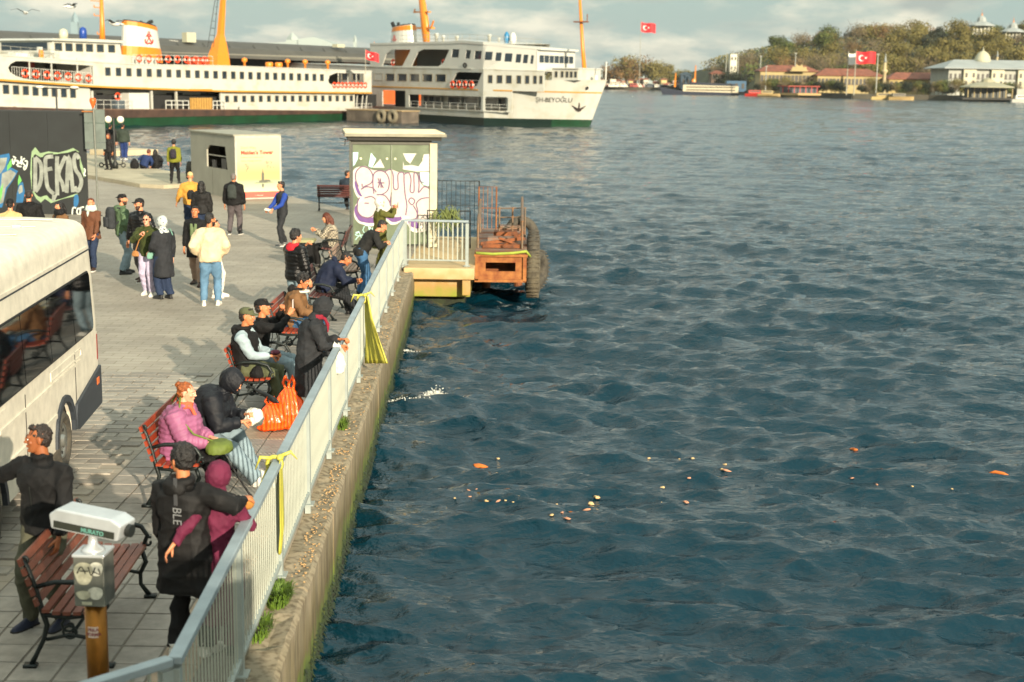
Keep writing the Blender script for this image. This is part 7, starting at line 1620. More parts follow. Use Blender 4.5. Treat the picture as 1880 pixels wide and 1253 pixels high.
um = thing('folded_umbrella', 'black folded umbrella lying across the orange bags', 'umbrella', (ob.x-.24, ob.y-.02, .40)); MB().tube([(-.26, .22, .12), (-.15, .12, .09), (.05, -.02, .02), (.12, -.08, 0)], [.008, .028, .038, .012], 10).build('canopy', M_black, um, True); MB().tube([(-.26, .22, .12), (-.40, .34, .16)], .008, 6).build('shaft', M_dk, um)
def bottle(px, py, label):
    p_ = G(px, py, .02); t = thing('beer_bottle', label, 'bottle', p_, 0, 'beer bottles on the ground')
    MB().lathe([(.029, 0), (.031, .01), (.031, .13), (.026, .155), (.013, .18), (.012, .225), (.0145, .226), (.0145, .236), (.001, .237)], n=14).build('glass', mat('amber_glass', '2a0f06', .08, spec=.8), t, True)
    MB().lathe([(.0318, .04), (.0318, .105)], n=14).build('paper_label', mat('bottle_label', 'a9a6a0', .6, var=.5, scale=60, col2='2c3a5a'), t)
bottle(449, 863, 'brown beer bottle standing alone on the slabs'); bottle(431, 866, 'brown beer bottle partly behind the crutch')
cr = thing('walking_crutch', 'black walking crutch leaning from the pink jacket woman to the ground', 'crutch', (0, 0, 0)); a_ = Vector((-3.12, 14.72, .62)); b_ = G(462, 914, .02)
MB().tube([a_, b_], .011, 8).build('shaft', M_black, cr); MB().tube([b_, b_+(a_-b_)*.06], .018, 8).build('rubber_tip', M_black, cr); MB().tube([a_+Vector((-.05, -.04, .02)), a_, a_+Vector((.06, .04, 0))], .016, 8).build('handle', M_dk, cr)
# floating bread and foam
M_brd = [mat('bread_pale', 'c7a878', .8, var=.3, scale=30), mat('bread_orange', 'b5601c', .7, var=.2, scale=30), mat('bread_pink', 'b98468', .8, var=.2, scale=30)]
bre = []
for k in range(6):
    mb = MB().ell((0, 0, 0), (.035+.01*(k % 3), .026, .014), 9, 6); mb.v = [(x*(1+.35*math.sin(170*y+k))+.008*math.sin(90*x*y*900+k), y*(1+.4*math.cos(x*110+k*2)), z*(.8+.5*math.sin(x*60+y*130+k))) for x, y, z in mb.v]; bre.append(mb.mesh('bread_crumb', M_brd[k % 3], True))
bp_ = [(880,856,2.0,1),(914,842,.9,0),(905,886,.7,2),(875,898,.6,2),(887,913,.8,0),(863,912,.5,2),(893,920,1.0,0),(905,915,.9,0),(915,920,.8,2),(928,919,.6,0),(952,913,1.0,0),(960,918,1.0,2),(942,922,.5,0),(835,915,.6,0),(860,900,.5,2),(877,928,.6,2),(896,908,.5,0),(930,911,.6,2),
       (1041,895,1.1,0),(1096,913,1.3,0),(1085,925,1.4,0),(1067,932,1.3,0),(1078,936,.9,2),(1064,948,1.5,0),(1049,941,.8,1),(1033,941,.7,2),(1041,952,1.0,2),(1013,946,.9,0),(1152,935,.9,2),(1149,898,.5,0),(1169,895,.8,0),(1216,895,1.0,0),(1216,922,.9,0),(1260,922,.9,2),(1210,833,2.0,1),(1190,842,1.2,0),(1247,843,.5,0),(1272,842,.9,0),
       (1200,871,1.3,0),(1212,875,1.5,0),(1222,877,1.3,2),(1276,859,.8,0),(1290,864,1.0,0),(1295,873,.9,0),(1266,878,.8,2),(1331,853,1.0,0),(1338,858,1.1,0),(1326,862,.9,0),(1334,864,1.0,2),(1395,965,1.2,0),(1569,826,1.7,1),(1564,878,.6,2),(1610,890,.6,2),(1675,893,.6,0),(1748,898,.6,0),(1837,921,.5,0),(1300,862,.5,0),(1187,872,.6,0),(1118,897,.5,2),(1022,926,.6,0),(1108,968,.5,2),(1190,935,.5,0)]
gb = {1: 'orange bread piece', 0: 'pale bread piece', 2: 'pinkish bread piece'}
for i, (px, py, s, k) in enumerate(bp_):
    p_ = G(px, py, WZ+.03); p_.z = sea_z(p_.x, p_.y)+.001; p_ = G(px, py, p_.z); near = 'the group right of the splash' if px < 1000 else ('the middle group' if px < 1180 else ('the right hand group' if px < 1420 else 'the open water far right'))
    o = link(bre[k+3*(i % 2)], 'bread_piece', None, p_, (.1, .1, i*1.3), s*1.05); tag(o, '%s %s floating in %s' % ('large' if s > 1.6 else ('small' if s < .95 else 'mid sized'), gb[k], near), 'bread', 'bread floating, %s %s %s' % (gb[k], near, 'large' if s > 1.6 else ('small' if s < .95 else 'mid')))
p_ = G(1833, 876, WZ+.04); p_.z = sea_z(p_.x, p_.y)+.02; o = MB().tube([(-.13, 0, 0), (-.05, .01, .02), (.06, -.01, .01), (.14, -.04, -.01)], [.012, .024, .024, .012], 8).build('bread_crust', M_brd[1], None, True, loc=p_); o.rotation_euler = (0, 0, -.25); tag(o, 'long orange crust floating at the far right of the water', 'bread')
def foam(px, py, w_, h, n, seed):
    rs = random.Random(seed); c = G(px, py, WZ); mb = MB()
    for i in range(n):
        a = rs.gauss(0, .33); b = rs.gauss(0, .22); hh = abs(rs.gauss(0, 1))*h*math.exp(-3*a*a); s = rs.uniform(.003, .010)
        mb.ell((c.x+a*w_, c.y+b*w_*.5, sea_z(c.x+a*w_, c.y+b*w_*.5)+.004+hh), (s, s, s*rs.uniform(.5, 1.4)), 5, 4)
    mb.build('foam', mat('foam', 'dcdcd2', .6, var=.05), kind='stuff', smooth=True)
foam(803, 738, .44, .08, 2200, 2); foam(728, 748, .5, .02, 260, 4); foam(742, 640, .4, .02, 150, 5)
def gull(px, py, dist, rot, label):
    p_ = D(px, py, dist); t = thing('seagull', label, 'seagull', p_, rot, None); s = .55
    MB().ell((0, 0, 0), (.09, .28, .08), 8, 6).ell((0, .28, .05), (.05, .06, .05), 6, 5).tube([(0, -.2, 0), (0, -.38, 0)], [.06, .02], 5).build('body', mat('gull_white', 'c7c7c0', .7), t, True)
    for sg in (-1, 1): MB().rings([[Vector((sg*x, y+c_, z)), Vector((sg*x, y, z+.02)), Vector((sg*x, y-c_, z))] for x, y, z, c_ in ((.05, .05, .03, .12), (.35, .12, .18, .10), (.7, .0, .10, .03))]).build('wing', mat('gull_grey', '54585a', .7), t)
gull(47, 24, 70, .6, 'seagull flying at the far left of the sky'); gull(129, 13, 75, -.8, 'seagull flying nearer the left ferry mast'); gull(213, 45, 60, 1.2, 'seagull gliding in front of the left ferry funnel'); gull(1161, 178, 240, .3, 'seagull low over the water right of the bow')
# ---------------------------------------------------------------- the crowd
bl = cloth_mat('black', '0c0c0d'); bl2 = cloth_mat('black_warm', '0f0e0e', .7); dg_ = cloth_mat('charcoal', '232528'); nv = cloth_mat('navy', '101a31', .75); jn = cloth_mat('jeans_light', '75878f', .85, var=.35, scale=3); jb = cloth_mat('jeans_blue', '34587a', .85, var=.3, scale=3); jd = cloth_mat('jeans_dark', '1f2c44', .85)
ol = cloth_mat('olive', '4d5138'); olc = cloth_mat('olive_cargo', '4a4a3b', .85, var=.3, scale=3); mar = cloth_mat('maroon', '5a1a34', .8); pk = cloth_mat('pink_puffer', '8e5474', .45); blp = cloth_mat('black_puffer', '0a0a0b', .30); nvp = cloth_mat('navy_puffer', '10131a', .6)
crm = cloth_mat('cream', 'cbb896', .9, bump=.5, bscale=220); brn = cloth_mat('brown', '6a4c2f'); brn2 = cloth_mat('brown_coat', '5d3a26'); mus = cloth_mat('mustard', 'b98538'); grn = cloth_mat('sage', '4c6146'); gr2 = cloth_mat('grey_sleeve', '8fa0a6'); grt = cloth_mat('grey_trousers', '4c4648'); pkt = cloth_mat('taupe', '98806f')
lav = cloth_mat('lavender', 'a89fb5'); oli2 = cloth_mat('olive_parka', '4d4d1c'); yg = cloth_mat('yellow_green', '6f7020'); redc = cloth_mat('red', 'b0202c'); osc = cloth_mat('orange_scarf', 'c9583c'); whs = cloth_mat('white_scarf', 'b3bdb4'); wht = cloth_mat('white', 'c8c4b8'); vio = cloth_mat('violet_blue', '1d3a86'); frg = cloth_mat('green_fur', '38401e', .95, bump=1.0, bscale=90)
gsc = cloth_mat('grey_coat', '222428'); tan_ = cloth_mat('beige', 'b79d6c')
def plaid():
    m = mat('cloth_plaid', '8d8676', .9); nt_ = m.node_tree; b = nt_.nodes['Principled BSDF']; tc_ = nt_.nodes.new('ShaderNodeTexCoord'); w1 = nt_.nodes.new('ShaderNodeTexChecker'); w1.inputs['Scale'].default_value = 26; w1.inputs[1].default_value = (*hexc('a39a85'), 1); w1.inputs[2].default_value = (*hexc('2b2725'), 1)
    nt_.links.new(tc_.outputs['Object'], w1.inputs[0]); nt_.links.new(w1.outputs[0], b.inputs['Base Color']); return m
def patterned():
    m = mat('cloth_patterned_scarf', '9aa3a0', .8); nt_ = m.node_tree; b = nt_.nodes['Principled BSDF']; tc_ = nt_.nodes.new('ShaderNodeTexCoord'); w1 = nt_.nodes.new('ShaderNodeTexVoronoi'); w1.inputs['Scale'].default_value = 18; rp_ = nt_.nodes.new('ShaderNodeValToRGB'); rp_.color_ramp.elements[0].color = (*hexc('2a2f52'), 1); rp_.color_ramp.elements[1].color = (*hexc('a9b0ac'), 1); rp_.color_ramp.elements[0].position = .18; rp_.color_ramp.elements[1].position = .35
    nt_.links.new(tc_.outputs['Object'], w1.inputs[0]); nt_.links.new(w1.outputs['Distance'], rp_.inputs[0]); nt_.links.new(rp_.outputs[0], b.inputs['Base Color']); return m
pl = plaid(); pat = patterned()
p1 = person(G(92, 1150), 158, 'man in black zip jacket and olive trousers reaching out at the left edge', 1.71, head=(-50, -2), R_=(.62, .16, 1.33), rh=(.3, -.7, -.7), L_=(-.30, .20, .86), top=('jacket', bl, dict(thick=.03, hem=1)), bot=(olc, .022), shoes=('navy', 'd'), hair=('short', 'dark'), skin='brown', beard=None, legs=((-.11, -.02), (.13, .10)), build=1.22)
p2 = person(G(346, 1206), -22, 'tall curly haired man in long black hooded coat with his arm round the maroon woman', 1.71, head=(72, 0), L_=(-.27, .10, .82), R_=(.40, .24, 1.30), rh=(.5, -.8, .0), top=('jacket', bl2, dict(thick=.036, hem=1, long=.36, hooddown=bl2)), bot=(bl, .016), shoes=('white', 'w'), hair=('thick', 'black'), skin='tan', legs=((-.10, -.02), (.12, .10)), glasses=False, build=1.16)
q3 = G(388, 1150)
p3 = person((-2.27, 10.64), -8, 'woman in maroon headscarf and maroon dress holding bread, beside the tall man', 1.55, build=.9, fem=True, head=(-18, -6), L_=(-.27, -.36, 1.12), lh=(.0, -1, -.3), R_=(.06, .26, 1.26), rh=(.7, -.2, -.6), top=('coat', mar, dict(thick=.026, hem=1, long=.62, collar=False)), bot=(mar, .03), shoes=('black', 'd'), hat=('hijab', mar), skin='light', hands=('relax', 'hold'))
for pr, k, lb in ((p3, 1, 'piece of bread held by the maroon woman'), (p2, 1, 'piece of bread in the hand of the tall man in the black coat')):
    w_ = world_of(pr, pr['hands'][k] @ Vector((0, -.05, -.10))); tag(MB().ell((0, 0, 0), (.055, .045, .06), 9, 7).build('bread_roll', mat('bread_crust', 'a8702c', .8, var=.3, scale=30, bump=.5), None, True, loc=w_), lb, 'bread')
# tag down the back of the black coat
me = text_mesh('BLE', .115, 'lettering', mat('print_grey', '77797a', .6), .001, sx=.8); me.transform(Matrix.Rotation(R(-90), 4, 'Z')); me.transform(RX)
wb = p2['sp'][5]; o_ = link(me, 'lettering', p2['root'], (wb.x+.02, wb.y-.178, wb.z-.02), (0, 0, 0))
MB().box((wb.x+.04, wb.y-.165, wb.z+.10), (.028, .012, .22)).build('coat_strap', mat('strap_grey', '3c3d3f', .7), p2['root'])

p4 = person((-3.58, 14.80), -98, 'woman in pink quilted jacket with orange hair and scarf seated on the red brown bench', 1.66, sit=True, fem=True, lean=2, hunch=14, head=(6, -8), L_=(-.10, .36, .72), R_=(.10, .40, .70), top=('puffer', pk, dict(thick=.062, quilt=.062, bel=.06)), bot=(bl, .03), shoes=('black', 'd'), hair=('bun', 'orange'), scarf=('small', osc), skin='pale', legs=((-.10, .46), (.12, .50)), build=1.12, hands=('hold', 'relax'))
p5 = person((-3.52, 15.52), -92, 'man in black hooded puffer jacket and light jeans bent over food on the bench', 1.80, sit=True, lean=14, hunch=38, head=(-2, -26), L_=(-.08, .52, .74), R_=(.12, .50, .70), top=('puffer', nvp, dict(thick=.056, quilt=.15, bel=.03)), bot=(jn, .035), shoes=('white', 'w'), hat=('hood', nvp), skin='light', legs=((-.14, .62), (.20, .72)), hands=('hold', 'hold'), build=1.12, hair=('short', 'dark'))
p6 = person((-3.66, 19.14), -95, 'man with olive cap, black vest and grey sleeves seated on the third bench', 1.78, sit=True, lean=-4, hunch=10, head=(0, -6), L_=(-.10, .36, .76), R_=(.06, .36, .74), top=('vest', bl, dict(thick=.036, sleeve=gr2, hooddown=bl, bel=.03)), bot=(ol, .035), shoes=('black', 'd'), hair=('short', 'dark'), hat=('cap', ol), skin='tan', legs=((-.10, .48), (.14, .46)), hands=('hold', 'hold'), build=1.08)
p7 = person((-3.60, 19.92), -84, 'man in black cap and black jacket holding up a phone behind the olive cap man', 1.78, sit=True, lean=0, hunch=8, head=(-4, 4), L_=(-.16, .30, 1.20), lh=(-.8, .2, -.6), R_=(.14, .42, 1.18), rh=(.7, .2, -.8), top=('jacket', bl, dict(thick=.032)), bot=(jn, .03), shoes=('black', 'd'), hair=('short', 'dark'), hat=('cap', bl), skin='tan', legs=((-.10, .52), (.16, .58)), hands=('hold', 'hold'))
w_ = world_of(p7, p7['hands'][1] @ Vector((0, -.03, -.11))); tag(MB().box((0, 0, 0), (.014, .075, .15)).build('mobile_phone', mat('phone_pale', 'b8a7a0', .3), None, loc=w_+Vector((0, 0, .05)), bevel=.004), 'pale phone held up by the man in the black cap', 'phone')
w_ = world_of(p6, (0.0, .42, .78)); tag(MB().ell((0, 0, 0), (.07, .06, .035), 10, 7).build('knitted_pouch', cloth_mat('plum', '5b2c3a'), None, True, loc=w_), 'plum coloured pouch in the hands of the olive cap man', 'pouch')
w_ = world_of(p5, (0.02, .56, .72)); sack('food_bag', 'crumpled pale plastic bag on the lap of the hooded man', 'bag', (w_.x+.05, w_.y+.12, .62), (.26, .26, .24), M_wbag, 5, .011, False, .03)
g8 = G(594, 558, 1.70)
p8 = person((-2.64, g8.y+.45), -80, 'woman in dark knee length coat and charcoal hood looking into bags at the railing', 1.72, fem=False, lean=4, hunch=16, head=(0, -28), L_=(-.06, .42, 1.16), R_=(.10, .40, 1.10), top=('coat', dg_, dict(thick=.042, hem=1, long=.50, bel=.03)), bot=(bl, .012), shoes=('black', 'd'), hat=('hood', dg_), scarf=('small', cloth_mat('crimson', '7d1a2c')), skin='tan', hands=('hold', 'hold'), build=1.05)
w_ = world_of(p8, (.12, .44, 1.0)); sack('white_bag', 'white plastic carrier bag hanging over the rail from the hooded woman', 'bag', (fx(w_.y)+.02, w_.y-.12, .74), (.24, .2, .36), M_wbag, 12, .010, True, .022)
p9 = person((-3.60, 23.0), -92, 'man in brown jacket with cream hood lining sitting on the fourth bench', 1.76, sit=True, lean=0, hunch=24, head=(-10, -20), L_=(-.10, .40, .72), R_=(.10, .42, .72), top=('jacket', brn, dict(thick=.045, hooddown=bl, bel=.02)), bot=(jb, .03), shoes=('black', 'd'), hair=('thick', 'black'), skin='tan', hands=('hold', 'hold'))
nk = p9['neck']; MB().torus(tuple(nk+Vector((0, .045, -.03))), .105, .022, 'Z', 16, 6).build('hood_lining', wht, p9['root'], True)
g10 = G(541, 423, 1.75)
p10 = person(g10, -38, 'man in black quilted jacket with red hood standing behind the benches', 1.75, head=(-20, -4), L_=(.02, .26, 1.46), lh=(-.8, -.2, -.6), R_=(.30, .08, .80), top=('puffer', blp, dict(thick=.05, quilt=.075, hem=1, hooddown=redc)), bot=(jn, .02), shoes=('white', 'w'), hair=('thick', 'black'), skin='light', hands=('hold', 'relax'))
p11 = person((-3.62, 26.85), -76, 'man in navy hooded jacket bent forward on the fifth bench', 1.80, sit=True, lean=16, hunch=44, head=(-14, -30), L_=(-.08, .58, .66), R_=(.14, .60, .70), top=('jacket', nv, dict(thick=.052, hooddown=nv, bel=.03)), bot=(dg_, .03), shoes=('black', 'd'), hair=('short', 'black'), skin='tan', legs=((-.12, .52), (.16, .74)), hands=('hold', 'hold'), build=1.12)
p12 = person((-3.16, 29.35), -72, 'man in dark grey sweater and jeans leaning on the railing', 1.76, lean=26, hunch=26, head=(-8, -22), L_=(-.12, .52, 1.12), lh=(-.7, -.6, -.3), R_=(.14, .50, 1.12), rh=(.7, -.6, -.3), top=('sweater', cloth_mat('dark_grey', '1b1b1a'), dict(thick=.036, hem=1)), bot=(jb, .018), shoes=('black', 'd'), hair=('short', 'black'), skin='light', hands=('hold', 'hold'))
g13 = G(697, 367, 1.66)
p13 = person(g13, -68, 'person in long olive coat and white headscarf photographing by the shelter', 1.70, fem=True, head=(-4, 4), L_=(-.03, .36, 1.50), R_=(.05, .38, 1.50), lh=(-.6, .2, -.8), rh=(.6, .2, -.8), top=('coat', oli2, dict(thick=.034, hem=1, long=.42)), bot=(oli2, .02), shoes=('black', 'd'), hat=('hijab', wht), skin='light', hands=('hold', 'hold'))
w_ = world_of(p13, (.02, .46, 1.56)); tag(MB().box((0, 0, 0), (.012, .075, .15)).build('mobile_phone', M_black, None, loc=w_, bevel=.004), 'dark phone held up by the olive coat photographer', 'phone')
p14 = person((-4.36, 34.2), 96, 'woman in plaid jacket and brown cap seated before the shelter facing left', 1.66, sit=True, fem=True, lean=2, hunch=18, head=(0, -12), L_=(-.08, .42, .92), R_=(.06, .44, .94), top=('jacket', pl, dict(thick=.045, bel=.02)), bot=(bl, .03), shoes=('black', 'd'), hair=('long', 'red'), hat=('beanie', cloth_mat('rust_cap', '4a2418')), skin='light', legs=((-.08, .40), (.14, .52)), hands=('hold', 'hold'))
bb = G(612, 470); tb = thing('sandwich_board', 'small dark framed box with pale top beside the plaid jacket sitter', 'box', (-4.95, 33.9, 0)); MB().box((0, 0, .32), (.34, .42, .62)).build('body', bl, tb, bevel=.02); MB().box((0, 0, .66), (.40, .5, .06)).build('top', cloth_mat('box_top', '8f8d68'), tb)
p15 = person((-5.75, 48.95), -8, 'man in dark jacket sitting on the waterside bench with his back turned', 1.75, sit=True, lean=0, hunch=12, head=(-62, -4), top=('jacket', cloth_mat('slate', '1c2630'), dict(thick=.04)), bot=(bl, .025), shoes=('black', 'd'), hair=('short', 'black'), skin='tan')
p16 = person(G(519, 452), 128, 'man in dark vest with bright blue sleeves holding papers', 1.74, head=(-22, -4), L_=(-.12, .34, 1.02), R_=(.10, .36, 1.02), top=('vest', dg_, dict(thick=.028, sleeve=vio, hem=1)), bot=(dg_, .018), shoes=('grey', 'w'), hair=('short', 'black'), skin='light', legs=((-.12, .12), (.14, -.14)), hands=('hold', 'hold'))
w_ = world_of(p16, (0, .42, 1.0)); o_ = tag(MB().box((0, 0, 0), (.20, .14, .01)).build('leaflets', wht, None, loc=w_), 'white leaflets in the hands of the blue sleeved man', 'leaflet'); o_.rotation_euler = (.3, .2, 0)
p17 = person(G(431, 431), -4, 'man in black jacket with flat dark backpack seen from behind', 1.76, head=(-10, 2), top=('jacket', bl, dict(thick=.045, hem=1, hooddown=bl)), bot=(grt, .03), shoes=('black', 'w'), hair=('buzz', 'grey'), skin='tan', legs=((-.15, 0), (.15, .02)), build=1.12)
p18 = person(G(352, 430), 14, 'person in mustard jacket and beige beanie carrying a sling bag', 1.76, head=(0, -2), L_=(-.40, .16, .86), R_=(.20, .3, 1.0), top=('jacket', mus, dict(thick=.05, hem=1, bel=.02)), bot=(jd, .035), shoes=('black', 'd'), hat=('beanie', tan_), skin='light', build=1.12)
p19 = person(G(372, 446), 6, 'long haired person in black jacket walking behind the mustard jacket', 1.68, fem=True, head=(0, 0), top=('jacket', bl2, dict(thick=.045, hem=1, long=.1)), bot=(jd, .03), shoes=('black', 'd'), hair=('long', 'black'), skin='light', build=1.1)
p20 = person(G(362, 524), 176, 'young man with green shirt under an open black coat walking towards the viewer', 1.72, head=(8, 0), legs=((-.12, .20), (.12, -.22)), top=('coat', bl, dict(thick=.034, hem=1, long=.30, open=cloth_mat('shirt_green', '5c6b4a'))), bot=(pkt, .016), shoes=('brown', 'd'), hair=('short', 'black'), skin='tan')
p22 = person(G(396, 546), -88, 'man in white trousers and white trainers mostly hidden behind the cream jacket', 1.60, head=(0, 0), top=('jacket', crm, dict(thick=.02, hem=1)), bot=(wht, .02), shoes=('white', 'w'), hair=('short', 'black'), skin='light', L_=(-.16, .0, .85), R_=(.16, .0, .85), legs=((-.1, .10), (.1, .02)))
p21 = person(G(388, 561), 8, 'man in cream fleece jacket and blue jeans seen from behind', 1.82, head=(-58, -4), L_=(-.26, .10, .98), R_=(.24, .12, .98), top=('fleece', crm, dict(thick=.058, hem=1, bel=.01)), bot=(cloth_mat('jeans_mid', '557690', .85, var=.25, scale=3), .026), shoes=('white', 'w'), hair=('quiff', 'black'), beard='black', skin='tan', legs=((-.14, .0), (.13, .06)), build=1.06)
p23 = person(G(228, 503), -58, 'man in green hoodie with backwards black cap, light jeans and backpack', 1.82, head=(-24, -2), legs=((-.12, .10), (.12, -.05)), L_=(-.12, .30, .98), R_=(.25, .12, .92), top=('hoodie', grn, dict(thick=.038, hem=1, hooddown=grn)), bot=(jn, .03), shoes=('black', 'd'), hair=('short', 'dark'), hat=('capback', bl), beard='brown', skin='light')
p24 = person(G(262, 517), 152, 'bearded man in black quilted jacket, cap and sunglasses', 1.83, head=(-22, -2), legs=((-.12, .14), (.12, -.12)), R_=(.30, .06, .86), L_=(-.22, .14, .95), top=('puffer', blp, dict(thick=.046, quilt=.07, hem=1)), bot=(grt, .018), shoes=('brown', 'w'), hair=('short', 'dark'), hat=('cap', bl2), beard='brown', glasses=True, skin='light', build=1.08)
p25 = person(G(274, 542), 174, 'woman in green furry jacket and round sunglasses raising a hand to her chin', 1.68, fem=True, head=(4, -2), legs=((-.10, .12), (.10, -.08)), R_=(.06, .26, 1.34), rh=(.8, -.1, -.7), L_=(-.16, .26, 1.0), top=('fur', frg, dict(thick=.045, hem=1)), bot=(lav, .03), shoes=('white', 'w'), hair=('bun', 'black'), glasses=True, skin='pale', hands=('relax', 'hold'))
p26 = person(G(303, 549), 48, 'woman in patterned headscarf and long charcoal coat with crossbody bag', 1.68, fem=True, head=(14, -4), legs=((-.10, .05), (.10, -.03)), L_=(-.16, .26, 1.0), top=('coat', gsc, dict(thick=.038, hem=1, long=.46)), bot=(jd, .035), shoes=('black', 'd'), hat=('hijab', pat), skin='pale', build=1.06)
p27 = person(G(172, 497), 168, 'woman in brown coat with big pale scarf beside the van', 1.68, fem=True, head=(10, -2), legs=((-.08, .14), (.10, -.12)), L_=(-.20, .22, .90), top=('coat', brn2, dict(thick=.038, hem=1, long=.16)), bot=(jd, .02), shoes=('brown', 'w'), hair=('short', 'red'), scarf=('big', whs), skin='light', hands=('relax', 'relax'))
g = G(110, 371, 1.64); p28 = person(g, 150, 'dark long haired woman with black scarf behind the van roof', 1.64, fem=True, head=(-20, 0), top=('coat', brn, dict(thick=.035, hem=1)), bot=(jd, .02), hair=('long', 'black'), scarf=('big', bl), skin='light')
g = G(52, 350, 1.80); p29 = person(g, 12, 'bald man in black jacket behind the van roof', 1.80, head=(0, -2), top=('jacket', bl, dict(thick=.045, hem=1)), bot=(jd, .02), hair=('buzz', 'dark'), skin='light', build=1.1)
g = G(18, 367, 1.72); p30 = person(g, 8, 'person in black cap and cream top at the left edge behind the van', 1.72, head=(0, 0), top=('jacket', tan_, dict(thick=.03, hem=1)), bot=(jd, .02), hat=('beanie', bl), hair=('short', 'black'), skin='light')
p31 = person(G(321, 337, .154), 4, 'person in yellow green jacket with dark backpack on the raised quay', 1.76, z0=.154, head=(10, 0), top=('jacket', yg, dict(thick=.04, hem=1)), bot=(bl, .018), shoes=('black', 'd'), hair=('thick', 'black'), skin='light', legs=((-.14, .0), (.16, .05)))
p32 = person(G(264, 310, .154), -10, 'person in blue jacket sitting on the quay edge leaning to the right', 1.74, z0=.154, sit=True, seat=.04, lean=6, hunch=30, side=16, head=(-30, -8), L_=(-.2, .3, .5), R_=(.34, .05, .12), top=('jacket', cloth_mat('blue_jacket', '1b2c52'), dict(thick=.045)), bot=(bl, .03), hair=('thick', 'red'), skin='light', legs=((-.12, .60), (.12, .62)), build=1.1, face=False)
p33 = person(G(287, 310, .154), 4, 'dark haired person in black sitting close beside the blue jacket', 1.70, z0=.154, sit=True, seat=.04, fem=True, lean=6, hunch=26, side=-6, L_=(-.2, .3, .5), R_=(.2, .3, .4), top=('jacket', bl, dict(thick=.045)), bot=(bl, .03), hair=('long', 'black'), skin='light', legs=((-.12, .6), (.12, .62)), face=False)
p34 = person(G(204, 294, .44), 0, 'man in black behind the left globe of the lamp', 1.72, z0=.44, top=('jacket', bl, dict(thick=.04, hem=1)), bot=(bl, .02), hair=('short', 'black'), skin='light', face=False)
p35 = person(G(227, 294, .44), -4, 'man in dark green coat and blue jeans behind the right globe', 1.74, z0=.44, top=('jacket', cloth_mat('dark_green', '2b342c'), dict(thick=.045, hem=1, long=.06)), bot=(cloth_mat('jeans_navy', '1c2f5e'), .03), shoes=('white', 'w'), hair=('short', 'black'), skin='light', face=False, build=1.15)
p36 = person(G(201, 312, .154), 165, 'red haired woman in black leather jacket beside the electric scooter', 1.66, z0=.154, fem=True, head=(0, -4), top=('jacket', bl2, dict(thick=.035, hem=1)), bot=(bl, .02), hair=('long', 'red'), skin='tan')
# bags people carry
def backpack(pr, mt, label, size=(.30, .17, .44), dz=0.0, strap=True):
    c = pr['sp'][4]-pr['fw']*(.155+size[1]*.5)+Vector((0, 0, dz)); t = thing('backpack', label, 'backpack', world_of(pr, c), pr['root'].rotation_euler.z)
    w_, d, h = size; mb = MB(); mb.rings([[Vector((w_/2*f*math.copysign(abs(math.cos(a))**.6, math.cos(a)), d/2*f*math.copysign(abs(math.sin(a))**.7, math.sin(a)), h*z)) for a in np.linspace(0, 2*PI, 16, endpoint=False)] for z, f in ((-.5, .8), (-.44, .98), (0, 1.05), (.3, .98), (.44, .75), (.5, .4))])
    remesh_later(mb, 'pack', mt, t, .018, folds(.012, 3), 2); mb = MB().rings([[Vector((w_*.36*math.cos(a), -d*.5+d*.28*math.sin(a)-.01, z)) for a in np.linspace(0, 2*PI, 12, endpoint=False)] for z in (-h*.40, -h*.36, -.02, .02)]); mb.build('front_pocket', mt, t, True)
    for s in (-1, 1): MB().tube([(s*w_*.3, d*.4, -h*.3), (s*w_*.42, d*.5+.10, -h*.05), (s*w_*.45, d*.5+.24, h*.22), (s*w_*.38, d*.5+.20, h*.42), (s*w_*.3, d*.5+.02, h*.46)], .018, 6).build('strap', mt, t)
backpack(p17, cloth_mat('pack_grey', '2e3431'), 'flat charcoal backpack on the man in the black jacket', (.26, .12, .42)); backpack(p23, cloth_mat('pack_slate', '2b2e31'), 'grey backpack worn over the green hoodie', (.32, .2, .50)); backpack(p31, cloth_mat('pack_dark', '26222b'), 'dark backpack on the yellow green jacket', (.26, .15, .40), -.04)
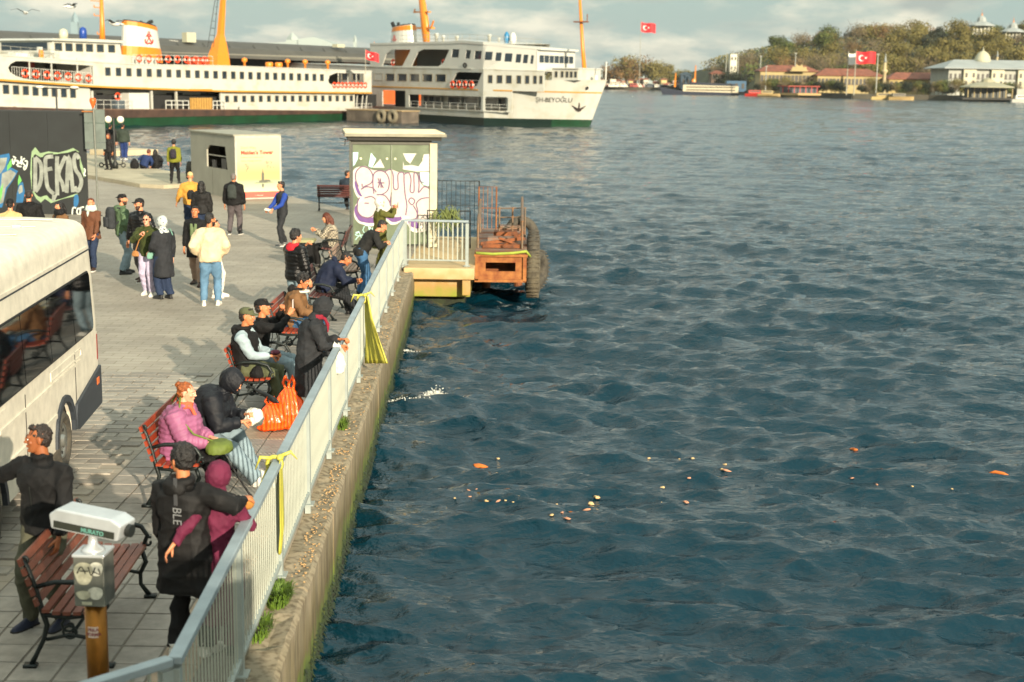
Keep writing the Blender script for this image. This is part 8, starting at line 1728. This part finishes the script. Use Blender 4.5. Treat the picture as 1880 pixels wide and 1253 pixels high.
backpack(p18, cloth_mat('pack_black', '141416'), 'small black sling bag on the back of the mustard jacket', (.20, .10, .28), -.10)
def shoulder_bag(pr, c, size, mt, label, straps, name='shoulder_bag', seed=1):
    t = thing(name, label, 'bag', world_of(pr, c), pr['root'].rotation_euler.z); w_, d, h = size
    mb = MB().rings([[Vector((w_/2*f*math.cos(a), d/2*f*math.sin(a), h*z)) for a in np.linspace(0, 2*PI, 14, endpoint=False)] for z, f in ((-.5, .7), (-.4, .98), (0, 1.0), (.3, .85), (.5, .5))]); remesh_later(mb, 'pouch', mt, t, .014, folds(.01, seed), 2)
    rt = Matrix.Identity(4); MB().tube([Vector(p)-Vector(c) for p in straps], .011, 6).build('strap', mt, t)
gb_ = cloth_mat('bag_olive', '5c6a2c', .6); sh4 = p4['sp'][6]
shoulder_bag(p4, (.06, .52, .66), (.38, .30, .14), gb_, 'flat olive green bag on the lap of the pink jacket woman', [(.06, .50, .70), (.22, .30, .82), (.22, .14, 1.0), (.05, .10, 1.17), (-.10, .02, 1.20), (-.22, -.10, 1.06)], seed=2)
shoulder_bag(p26, (-.14, .26, .92), (.20, .09, .16), cloth_mat('bag_teal', '6b9484'), 'small pale teal bag on the charcoal coat', [(-.14, .26, .98), (-.05, .19, 1.2), (.10, .12, 1.42), (.16, .0, 1.46), (.12, -.14, 1.35)], seed=3)
shoulder_bag(p25, (.20, .20, .92), (.16, .07, .13), cloth_mat('bag_tan', '9a6a3c'), 'small tan bag worn by the green jacket woman', [(.2, .2, .97), (.12, .18, 1.2), (-.05, .14, 1.38), (-.12, .0, 1.43)], seed=4)
sack('dark_bag', 'black rucksack on the ground beside the blue jacket sitter', 'bag', tuple(G(247, 310, .16)), (.42, .36, .55), bl, 21, .03, False, .02)
bx_ = sack('dark_bag', 'dark bag on the seat of the third bench behind the olive cap man', 'bag', (-3.45, 18.93, .47), (.2, .22, .2), bl, 22, .015, False, .015)
tyre((G(357, 338).x-.4, G(357, 338).y+1.0, .42), .36, .1, 'X', M_tyre, 'dark tyre leaning behind the left end of the ticket kiosk')
finish_people()
